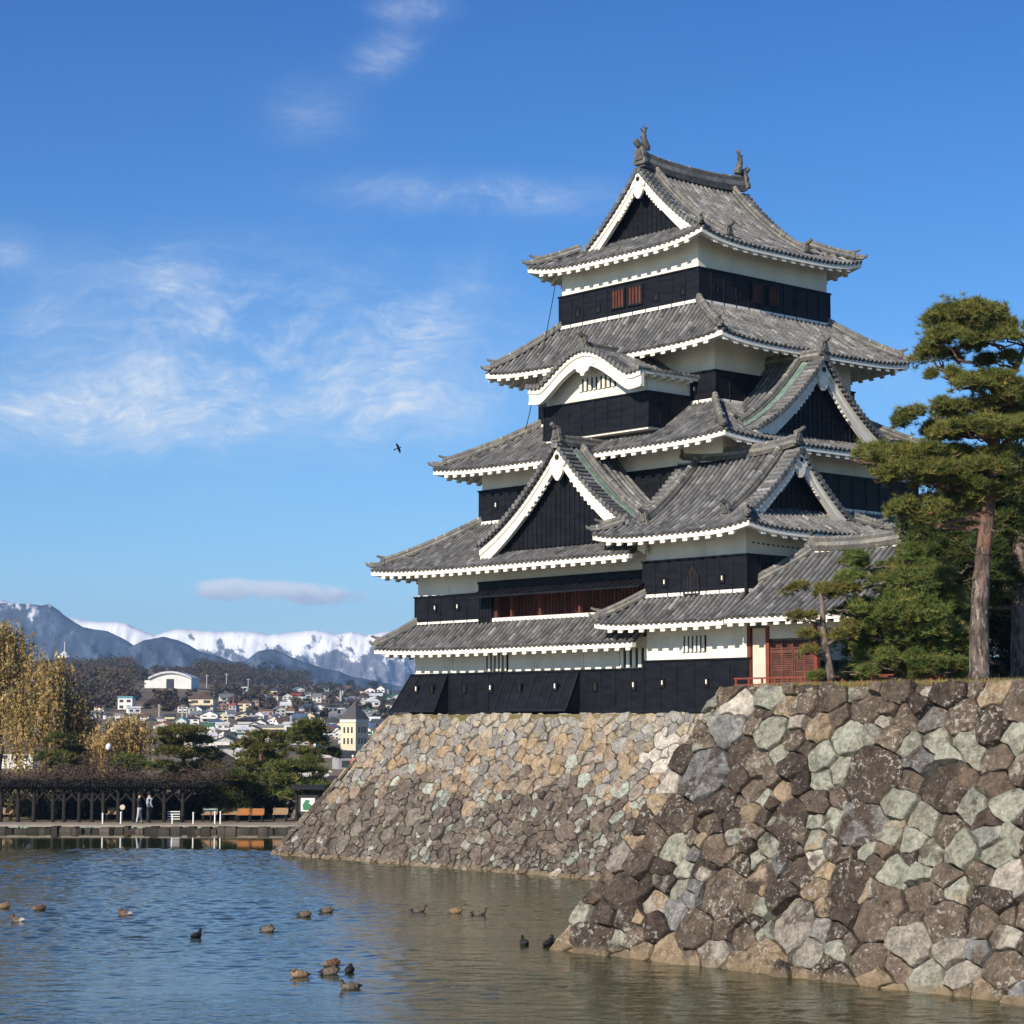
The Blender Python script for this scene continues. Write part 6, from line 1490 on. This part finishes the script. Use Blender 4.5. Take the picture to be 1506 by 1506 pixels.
HS = [ # x, y base, width, height, wall, roof, form, label
 (186, 1044, 23, 17, 'white', 'teal', 'flat', 'white house with a teal flat roof standing alone left of the brown wood'),
 (196, 1056, 22, 14, 'white', 'white', 'flat', 'low white building just below the teal roofed white house'),
 (178, 1060, 16, 8, 'pale', 'grey', 'flat', 'low pale shed left of the low white building'),
 (150, 1046, 22, 9, 'cream', 'brown', 'gable', 'low cream house left of the white house with the teal flat roof'),
 (160, 1058, 18, 9, 'pale', 'dark', 'hip', 'pale house with a black roof left of the low pale shed'),
 (142, 1056, 16, 10, 'grey', 'grey', 'gable', 'grey house between the dark blue roofed house and the pale black roofed house'),
 (214, 1060, 14, 9, 'white', 'brown', 'gable', 'white house with a brown roof right of the low white building'),
 (234, 1064, 16, 10, 'pale', 'grey', 'hip', 'pale house with a grey roof above the orange tiled roof'),
 (250, 1060, 16, 9, 'cream', 'dark', 'gable', 'cream house with a black roof at the right foot of the brown wood'),
 (124, 1062, 26, 14, 'white', 'blue', 'hip', 'white house under a dark blue roof seen at the right edge of the tall willows'),
 (66, 1078, 30, 22, 'pale', 'white', 'gable', 'pale house with a snow white gable seen through the willow branches'),
 (12, 1040, 18, 14, 'white', 'grey', 'flat', 'white framed block seen through the leftmost willow'),
 (33, 1032, 20, 12, 'pale', 'grey', 'hip', 'grey roofed house seen between the two tall willows'),
 (298, 1046, 38, 26, 'cream', 'brown', 'hip', 'broad cream brown roofed house at the left end of the hillside rows'),
 (281, 1044, 18, 14, 'white', 'white', 'gable', 'small white house touching the left side of the broad cream house'),
 (295, 1028, 12, 8, 'cream', 'brown', 'gable', 'tiny cream house directly above the broad cream house'),
 (333, 1036, 24, 15, 'pale', 'grey', 'gable', 'pale house with a bright white gable, uphill of the pink house'),
 (323, 1045, 22, 13, 'pink', 'brown', 'gable', 'pink walled house between the broad cream house and the cream two storey house'),
 (357, 1022, 14, 12, 'white', 'dark', 'flat', 'small white block at the top of the rows beside a dark green roof'),
 (367, 1022, 10, 9, 'dark', 'green', 'gable', 'small house with a dark green roof at the top of the rows'),
 (374, 1028, 26, 9, 'dark', 'red', 'gable', 'house with a wide red roof behind the cream two storey house'),
 (362, 1047, 24, 18, 'cream', 'brown', 'hip', 'cream two storey house with rows of windows below the wide red roof'),
 (376, 1042, 9, 12, 'pink', 'dark', 'flat', 'narrow pinkish house against the right side of the cream two storey house'),
 (390, 1038, 14, 14, 'white', 'blue', 'gable', 'white house with a pale blue gable right of the cream two storey house'),
 (404, 1026, 22, 14, 'cream', 'dark', 'hip', 'cream house under a black roof high on the slope'),
 (406, 1031, 16, 7, 'cream', 'brown', 'flat', 'cream lean-to directly below the cream house with the black roof'),
 (424, 1020, 10, 7, 'white', 'grey', 'gable', 'tiny white house right of the cream house with the black roof'),
 (439, 1020, 20, 9, 'pale', 'teal', 'gable', 'house with a bright turquoise roof near the top of the slope'),
 (437, 1028, 22, 8, 'pink', 'red', 'gable', 'house with a dull red roof directly below the turquoise roof'),
 (445, 1035, 22, 10, 'pale', 'white', 'gable', 'pale house with a white snow bright roof below the dull red roof'),
 (455, 1026, 16, 8, 'grey', 'grey', 'gable', 'grey gabled house right of the dull red roof'),
 (454, 1057, 30, 22, 'grey', 'blue', 'hip', 'large grey house with a wide navy roof in the middle of the rows'),
 (487, 1056, 19, 16, 'grey', 'dark', 'flat', 'square grey house right of the large navy roofed house'),
 (500, 1052, 14, 18, 'dark', 'dark', 'flat', 'dark walled block beside the square grey house'),
 (480, 1028, 22, 10, 'pink', 'dark', 'gable', 'pinkish house with a dark gable left of the tall grey chimney block'),
 (514, 1028, 16, 9, 'brown', 'brown', 'gable', 'brown house near the crest above the grey pyramid roof'),
 (517, 1040, 22, 12, 'white', 'blue', 'hip', 'white house with a blue roof above the grey pyramid roof'),
 (517, 1050, 14, 11, 'orange', 'dark', 'gable', 'orange walled house with a dark roof directly above the grey pyramid roof'),
 (530, 1024, 18, 8, 'cream', 'brown', 'gable', 'cream gabled house near the crest right of the brown house'),
 (547, 1046, 24, 20, 'white', 'white', 'hip', 'big white house right of the orange walled house'),
 (551, 1029, 22, 9, 'white', 'white', 'gable', 'white roofed house uphill of the big white house'),
 (548, 1062, 20, 16, 'white', 'grey', 'hip', 'white two storey house below the big white house'),
 (580, 1036, 22, 15, 'white', 'green', 'gable', 'white house with a bright green roof nearest the castle'),
 (577, 1046, 20, 9, 'white', 'brown', 'flat', 'low white house directly below the bright green roof'),
 (566, 1062, 22, 12, 'pink', 'brown', 'hip', 'pinkish brown roofed house beside the castle shadow'),
 (590, 1060, 14, 12, 'brown', 'brown', 'gable', 'brown house half hidden by the black castle boards'),
 (598, 1030, 14, 10, 'white', 'dark', 'gable', 'white house behind the corner of the castle boards'),
 (300, 1058, 12, 8, 'pale', 'dark', 'flat', 'small pale shed under the broad cream house'),
 (318, 1072, 26, 15, 'white', 'blue', 'hip', 'white house with a dark blue roof in the row below the broad cream house'),
 (306, 1078, 16, 14, 'white', 'green', 'gable', 'white house with a dark green roof left of the modern white house'),
 (327, 1080, 20, 14, 'white', 'white', 'flat', 'modern white house with a long dark window'),
 (331, 1088, 18, 12, 'white', 'brown', 'gable', 'white house with a brown roof directly below the modern white house'),
 (378, 1057, 14, 9, 'white', 'green', 'gable', 'small white house with a green roof below the cream two storey house'),
 (395, 1060, 18, 14, 'pink', 'brown', 'flat', 'mauve block at the right end of the row under the cream two storey house'),
 (365, 1070, 38, 16, 'dark', 'dark', 'hip', 'long dark house with a black hipped roof above the long cream building'),
 (242, 1075, 28, 12, 'pale', 'orange', 'gable', 'house with an orange tiled roof behind the wide flat topped pine'),
 (275, 1079, 34, 10, 'pale', 'teal', 'gable', 'long house with a pale teal roof behind the wide flat topped pine'),
 (222, 1066, 16, 10, 'dark', 'dark', 'hip', 'small dark house at the foot of the brown wood'),
 (414, 1013, 12, 6, 'brown', 'brown', 'gable', 'tiny brown house on the crest above the cream house with the black roof'),
 (568, 1018, 14, 7, 'pale', 'dark', 'gable', 'tiny pale house on the crest left of the bright green roof'),
]
for (x, y, a, b, wl_, rf_, fm, lab) in HS: house(x, y, a, b, wl_, rf_, lab, fm)
# the smaller houses packed between them
LM = [('the broad cream house', 298, 1038), ('the cream two storey house', 362, 1040), ('the turquoise roof', 439, 1016), ('the large navy roofed house', 454, 1050), ('the grey pyramid roof', 521, 1058), ('the long cream building', 392, 1082), ('the bright green roof', 580, 1030), ('the modern white house', 327, 1074)]
WN = {'white': 'white', 'cream': 'cream', 'grey': 'grey', 'brown': 'brown', 'pink': 'pinkish', 'pale': 'pale', 'dark': 'dark', 'orange': 'ochre'}; RN = {'blue': 'navy', 'dark': 'black', 'grey': 'grey', 'red': 'red', 'green': 'green', 'teal': 'turquoise', 'brown': 'brown', 'white': 'white', 'orange': 'orange'}
used = set(); spots = [(h[0], h[1]) for h in HS]; made = 0
for _ in range(9000):
    if made >= 138: break
    x, y = rh.uniform(268, 612), rh.uniform(1020, 1100)
    if y < 1018+max(0, (340-x))*.35: continue
    if min(math.hypot((x-a)/9.6, (y-b)/5.2) for a, b in spots) < 1: continue
    nm, lx_, ly_ = min(LM, key=lambda l: math.hypot(x-l[1], (y-l[2])*1.6)); dx, dy = x-lx_, (y-ly_)*1.6
    dr = ('right of' if dx > 0 else 'left of') if abs(dx) > abs(dy) else ('below' if dy > 0 else 'above')
    for _k in range(30):
        wl_ = rh.choices(list(WN), (11, 4, 3, 1.5, 1, 7, 1, .4))[0]; rf_ = rh.choices(list(RN), (3, 5, 6, .5, .8, .5, 3, 5, .25))[0]; key = (wl_, rf_, dr, nm)
        if key not in used and wl_ != rf_: break
    else: continue
    used.add(key); spots.append((x, y)); made += 1; sc_ = 1 if y < 1060 else 1.25
    house(x, y, rh.uniform(13, 21)*sc_, rh.uniform(9, 14)*sc_, wl_, rf_, f'small {WN[wl_]} walled house with a {RN[rf_]} roof {dr} {nm}', rh.choice(['gable', 'gable', 'hip']))
# nearer buildings between the pines
house(392, 1092, 92, 22, 'cream', 'grey', 'long cream building with rows of small windows behind the olive pine', 'flat', -.08, 420, 'buildings behind the shore pines', 'apartment_block', 2, .25)
house(322, 1140, 50, 32, 'dark', 'dark', 'tall dark brown roofed hall right of the wide flat topped pine', 'gable', .5, 230, 'buildings behind the shore pines', 'hall', 1, .9)
house(355, 1112, 20, 8, 'white', 'white', 'flat white billboard like block between the dark hall and the olive pine', 'flat', .0, 260, 'buildings behind the shore pines', 'house', 1, .4)
house(335, 1100, 34, 16, 'grey', 'dark', 'grey house with a dark roof above the dark brown hall', 'gable', -.3, 300, 'buildings behind the shore pines', 'house')
house(300, 1112, 34, 14, 'grey', 'grey', 'grey roofed house behind the right side of the wide flat topped pine', 'hip', .2, 260, 'buildings behind the shore pines', 'house')
house(482, 1116, 72, 16, 'pale', 'grey', 'long low building with a grey metal roof left of the pyramid roofed building', 'gable', .05, 300, 'buildings behind the shore pines', 'hall', 1, .5)
house(514, 1134, 52, 30, 'grey', 'dark', 'traditional house with a black tiled roof beside the stone base', 'hip', .35, 240, 'buildings behind the shore pines', 'house', 1)
house(450, 1146, 70, 18, 'pale', 'white', 'low shed with a bright white roof behind the green pine', 'gable', .1, 200, 'buildings behind the shore pines', 'shed', 1, .6)
house(372, 1190, 50, 22, 'pale', 'brown', 'low pale shed behind the orange benches', 'gable', .1, 170, 'buildings behind the shore pines', 'shed', 1, .6)
house(428, 1092, 22, 26, 'white', 'white', 'bright white narrow house left of the rounded pine', 'flat', .2, 380, 'buildings behind the shore pines', 'house', 2)
house(498, 1082, 24, 12, 'white', 'dark', 'white house left of the pyramid roofed building', 'gable', -.2, 420, 'buildings behind the shore pines', 'house', 1)
house(110, 1082, 18, 16, 'white', 'grey', 'white house seen between the willows and the golden willow', 'gable', .2, 380, 'buildings behind the shore pines', 'house', 2)
house(128, 1098, 26, 22, 'white', 'white', 'white gabled house beside the green evergreen among the willows', 'gable', -.3, 300, 'buildings behind the shore pines', 'house', 2)
house(20, 1118, 60, 10, 'white', 'dark', 'long low white building behind the leftmost willow', 'flat', 0, 240, 'buildings behind the shore pines', 'house', 1, .3)
# pyramid-roofed stone building
p = at_depth(521, 1103, 330); s_ = 330/FPX; a = math.atan2(R0.y, R0.x)-.62; ex, ey = Vector((math.cos(a), math.sin(a), 0)), Vector((-math.sin(a), math.cos(a), 0))
pb = thing('tower_building', p, 'square cream stone building with a steep grey pyramid roof', 'building'); hw = 14.2*s_; hb = 40*s_; f = lambda u, v, z: p+ex*u+ey*v+UP*z
mb = MB(); mb.hexa([f(-hw, -hw, -3), f(hw, -hw, -3), f(hw, hw, -3), f(-hw, hw, -3), f(-hw, -hw, hb), f(hw, -hw, hb), f(hw, hw, hb), f(-hw, hw, hb)]); mb.build('wall', M['w_cream'], pb)
mb = MB(); o = hw*1.08; mb.hexa([f(-o, -o, hb), f(o, -o, hb), f(o, o, hb), f(-o, o, hb), f(-o, -o, hb+.5), f(o, -o, hb+.5), f(o, o, hb+.5), f(-o, o, hb+.5)]); mb.build('cornice', M['w_pale'], pb)
mb = MB(); o = hw*1.13; mb.add([f(-o, -o, hb+.5), f(o, -o, hb+.5), f(o, o, hb+.5), f(-o, o, hb+.5), f(-.15, 0, hb+.5+25*s_), f(.15, 0, hb+.5+25*s_)], [(0, 1, 5, 4), (1, 2, 5), (2, 3, 4, 5), (3, 0, 4), (3, 2, 1, 0)]); mb.build('roof', M['r_pyramid'], pb)
for (fx) in (0, 1):
    for i in (-1, 0, 1):
        for z in (hb*.22, hb*.62):
            u = i*hw*.5; mb = MB(); g_ = (lambda a, b, c: f(a, -hw+b, c)) if fx == 0 else (lambda a, b, c: f(hw-b, a, c))
            mb.hexa([g_(u-.16, -.06, z), g_(u+.16, -.06, z), g_(u+.16, .02, z), g_(u-.16, .02, z), g_(u-.16, -.06, z+.9), g_(u+.16, -.06, z+.9), g_(u+.16, .02, z+.9), g_(u-.16, .02, z+.9)]); mb.build('window', M['shade_glass'], pb)
# green netted building
p = at_depth(566, 1104, 340); s_ = 340/FPX; gb = thing('netted_building', p, 'building wrapped in bright green netting right of the pyramid roof', 'building'); M['net'] = pmat('green_netting', (.02, .22, .13), (.03, .30, .18), .8, .8)
f = lambda u, v, z: p+R0*u+F0*v+UP*z; hw = 21*s_; hb = 29*s_
mb = MB(); mb.hexa([f(-hw, 0, 9*s_), f(hw, 0, 9*s_), f(hw, 8, 9*s_), f(-hw, 8, 9*s_), f(-hw, 0, hb), f(hw, 0, hb), f(hw, 8, hb), f(-hw, 8, hb)]); mb.build('net_wall', M['net'], gb)
mb = MB(); mb.hexa([f(-hw*.96, .3, -2), f(hw*.96, .3, -2), f(hw*.96, 7.8, -2), f(-hw*.96, 7.8, -2), f(-hw*.96, .3, 9*s_), f(hw*.96, .3, 9*s_), f(hw*.96, 7.8, 9*s_), f(-hw*.96, 7.8, 9*s_)]); mb.build('ground_floor', M['w_dark'], gb)
for i in range(6):
    u = -hw+2*hw*(i+.5)/6; mb = MB(); mb.tube([f(u, -.15, -1), f(u, -.15, hb)], .12, 6); mb.build('scaffold_pole', M['w_pale'], gb)
mb = MB(); mb.hexa([f(-hw, -.1, hb), f(hw, -.1, hb), f(hw, 8.1, hb), f(-hw, 8.1, hb), f(-hw, -.1, hb+.5), f(hw, -.1, hb+.5), f(hw, 8.1, hb+.5), f(-hw, 8.1, hb+.5)]); mb.build('top_rail', M['w_dark'], gb)
# white domed hall on the hill
p = hill_spot(250, 1012)+UP*1.2; s_ = p.dot(F0)/FPX; dh = thing('domed_hall', p, 'large white hall with a low curved roof on the grassy hilltop', 'hall'); f = lambda u, v, z: p+R0*u+F0*v+UP*z
R_ = 31*s_; mb = MB(); n = 20; arc = [(-R_+2*R_*i/n, 8.5*s_+9.0*s_*math.sin(math.pi*i/n)**.9) for i in range(n+1)]
mb.prism([(-R_, -4), (R_, -4)] + arc[::-1], lambda a, b, d: f(a, d, b), 0, 22); mb.build('wall', M['w_white'], dh)
mb = MB()
for i in range(n):
    a_, c_ = arc[i], arc[i+1]; mb.hexa([f(a_[0]*1.02, -1, a_[1]), f(c_[0]*1.02, -1, c_[1]), f(c_[0]*1.02, 23, c_[1]), f(a_[0]*1.02, 23, a_[1]), f(a_[0]*1.02, -1, a_[1]+.8), f(c_[0]*1.02, -1, c_[1]+.8), f(c_[0]*1.02, 23, c_[1]+.8), f(a_[0]*1.02, 23, a_[1]+.8)])
mb.build('roof', M['r_white'], dh); mb = MB(); mb.hexa([f(-1.5, -.2, -2), f(1.5, -.2, -2), f(1.5, .05, -2), f(-1.5, .05, -2), f(-1.5, -.2, 9*s_), f(1.5, -.2, 9*s_), f(1.5, .05, 9*s_), f(-1.5, .05, 9*s_)]); mb.build('entrance', M['shade_glass'], dh)
mb = MB(); mb.hexa([f(-R_-7*s_, 1, -4), f(-R_-.2, 1, -4), f(-R_-.2, 10, -4), f(-R_-7*s_, 10, -4), f(-R_-7*s_, 1, 7*s_), f(-R_-.2, 1, 7*s_), f(-R_-.2, 10, 7*s_), f(-R_-7*s_, 10, 7*s_)]); mb.build('annex', M['w_white'], dh)
# lookout tower
D = 1470; p = at_depth(94, 996, D); s_ = D/FPX; lt = thing('lookout_tower', p, 'round topped lookout tower with a tall antenna on the hill at left', 'tower')
mb = MB(); mb.tube([p-UP*4, p+UP*27*s_], [5*s_, 4.5*s_], 12); mb.build('shaft', M['w_brown'], lt); mb = MB(); mb.tube([p+UP*27*s_, p+UP*28*s_, p+UP*31*s_, p+UP*31.5*s_], [6*s_, 11*s_, 10.5*s_, 8*s_], 14); mb.build('deck', M['w_pale'], lt)
mb = MB(); mb.tube([p+UP*31.5*s_, p+UP*34*s_, p+UP*36*s_, p+UP*39*s_], [6*s_, 6*s_, 3.5*s_, .8*s_], 12); mb.build('lantern', M['w_pale'], lt); mb = MB(); mb.tube([p+UP*39*s_, p+UP*52*s_], [.7*s_, .4*s_], 6); mb.build('antenna', M['w_white'], lt)
# tall chimney block
D = 900; p = hill_spot(501, 1050); s_ = p.dot(F0)/FPX; ck = thing('chimney', p, 'slim grey chimney rising among the houses left of the orange walled house', 'chimney'); mb = MB(); mb.tube([p-UP*2, p+UP*34*s_], [2.2*s_, 1.8*s_], 8); mb.build('shaft', M['w_grey'], ck); mb = MB(); mb.tube([p+UP*34*s_, p+UP*36*s_], [2.3*s_, 2.3*s_], 8); mb.build('rim', M['w_dark'], ck)
# power poles
for i, (x, y, h, lab) in enumerate(((234, 1062, 26, 'utility pole in the brown wood below the domed hall'), (268, 1066, 28, 'left pole of the pair right of the brown wood'), (275, 1066, 24, 'right pole of the pair right of the brown wood'), (304, 1012, 20, 'pole right of the domed hall on the crest'), (333, 1012, 22, 'lattice pole on the crest above the rows of houses'), (365, 1014, 16, 'pole on the crest left of the two dark conifers'), (428, 1086, 34, 'pole with cross arms beside the rounded pine'), (457, 1062, 14, 'pole in front of the large navy roofed house'))):
    p = hill_spot(x, y); s_ = p.dot(F0)/FPX; t_ = thing('utility_pole', p, lab, 'pole', 'utility poles in the town'); mb = MB(); mb.tube([p-UP*1, p+UP*h*s_], [.22+.25*s_, .18+.2*s_], 6); mb.build('shaft', M['w_grey'], t_)
    mb = MB(); mb.beam(p-R0*3*s_+UP*h*.9*s_, p+R0*3*s_+UP*h*.9*s_, .3*s_+.1, .3*s_+.1); mb.build('cross_arm', M['w_grey'], t_)
# person in red beyond the stone base
p = at_depth(519, 1141, 185); g_ = ground_z((p-CAM).dot(R0), 185)
tb = thing('earth_mound', Vector((p.x, p.y, g_)), 'low dark planted mound beyond the sloping edge of the stone base', 'mound'); mb = MB(); 
prof_ = [(2.6, 0), (2.2, p.z-g_-.25), (1.6, p.z-g_-.02)]
mb.tube([Vector((p.x, p.y, g_-.5)), Vector((p.x, p.y, g_+(p.z-g_)*.6)), Vector((p.x, p.y, p.z-.02))], [3.4, 3.0, 2.2], 14); mb.build('soil', M['earth'], tb)
person(p, 'person in a red jacket and white cap beyond the sloping edge of the stone base', person_mat('red_jacket', (.03, .03, .04), (.50, .07, .03)), (False, (.8, .8, .8)), hd+.8, .04)
# the bird
p = at_depth(586, 659, 118); bd = thing('bird', p, 'dark bird of prey gliding in the sky left of the castle', 'bird'); ORG[bd.name] = Vector(p); mb = MB()
ax = (R0*.75+UP*.35+F0*.3).normalized(); wx = (R0*.35-UP*.85+F0*.4).normalized(); nn_ = ax.cross(wx).normalized()
mb.tube([p-ax*.20, p-ax*.12, p, p+ax*.10, p+ax*.15, p+ax*.18], [.012, .03, .045, .035, .028, .008], 8)
bo_ = mb.build('body', M['dark'], bd, True)
for sg in (-1, 1):
    mb = MB(); P = [p+ax*.06, p+wx*sg*.16+ax*.08, p+wx*sg*.34-ax*.02, p+wx*sg*.22-ax*.06, p-ax*.07]; mb.add([q+nn_*.006 for q in P]+[q-nn_*.006 for q in P], [(0, 1, 2, 3, 4), (9, 8, 7, 6, 5)]+[(i, i+5, (i+1) % 5+5, (i+1) % 5) for i in range(5)]); mb.build('wing', M['dark'], bd)
mb = MB(); P = [p-ax*.14, p-ax*.30+wx*.07, p-ax*.27, p-ax*.30-wx*.07]; mb.add([q+nn_*.005 for q in P]+[q-nn_*.005 for q in P], [(0, 1, 2, 3), (7, 6, 5, 4)]+[(i, i+4, (i+1) % 4+4, (i+1) % 4) for i in range(4)]); mb.build('tail', M['dark'], bd)

# ---- air: one closed box of thin haze round the whole scene
m = bpy.data.materials.new('haze_air'); m.use_nodes = True; t = NT(m.node_tree); t.n.clear(); o_ = t.node('ShaderNodeOutputMaterial'); pv = t.node('ShaderNodeVolumePrincipled')
pv.inputs['Color'].default_value = (.36, .60, 1.0, 1); pv.inputs['Density'].default_value = HAZE; pv.inputs['Anisotropy'].default_value = 0.0
t.l.new(pv.outputs[0], o_.inputs['Volume'])
if HAZE > 0:
    mb = MB(); P = [vw(-6500, -700, -6.5), vw(6500, -700, -6.5), vw(6500, 8200, -6.5), vw(-6500, 8200, -6.5)]; mb.hexa(P+[q+UP*460 for q in P])
    props(mb.build('haze', m), kind='stuff')
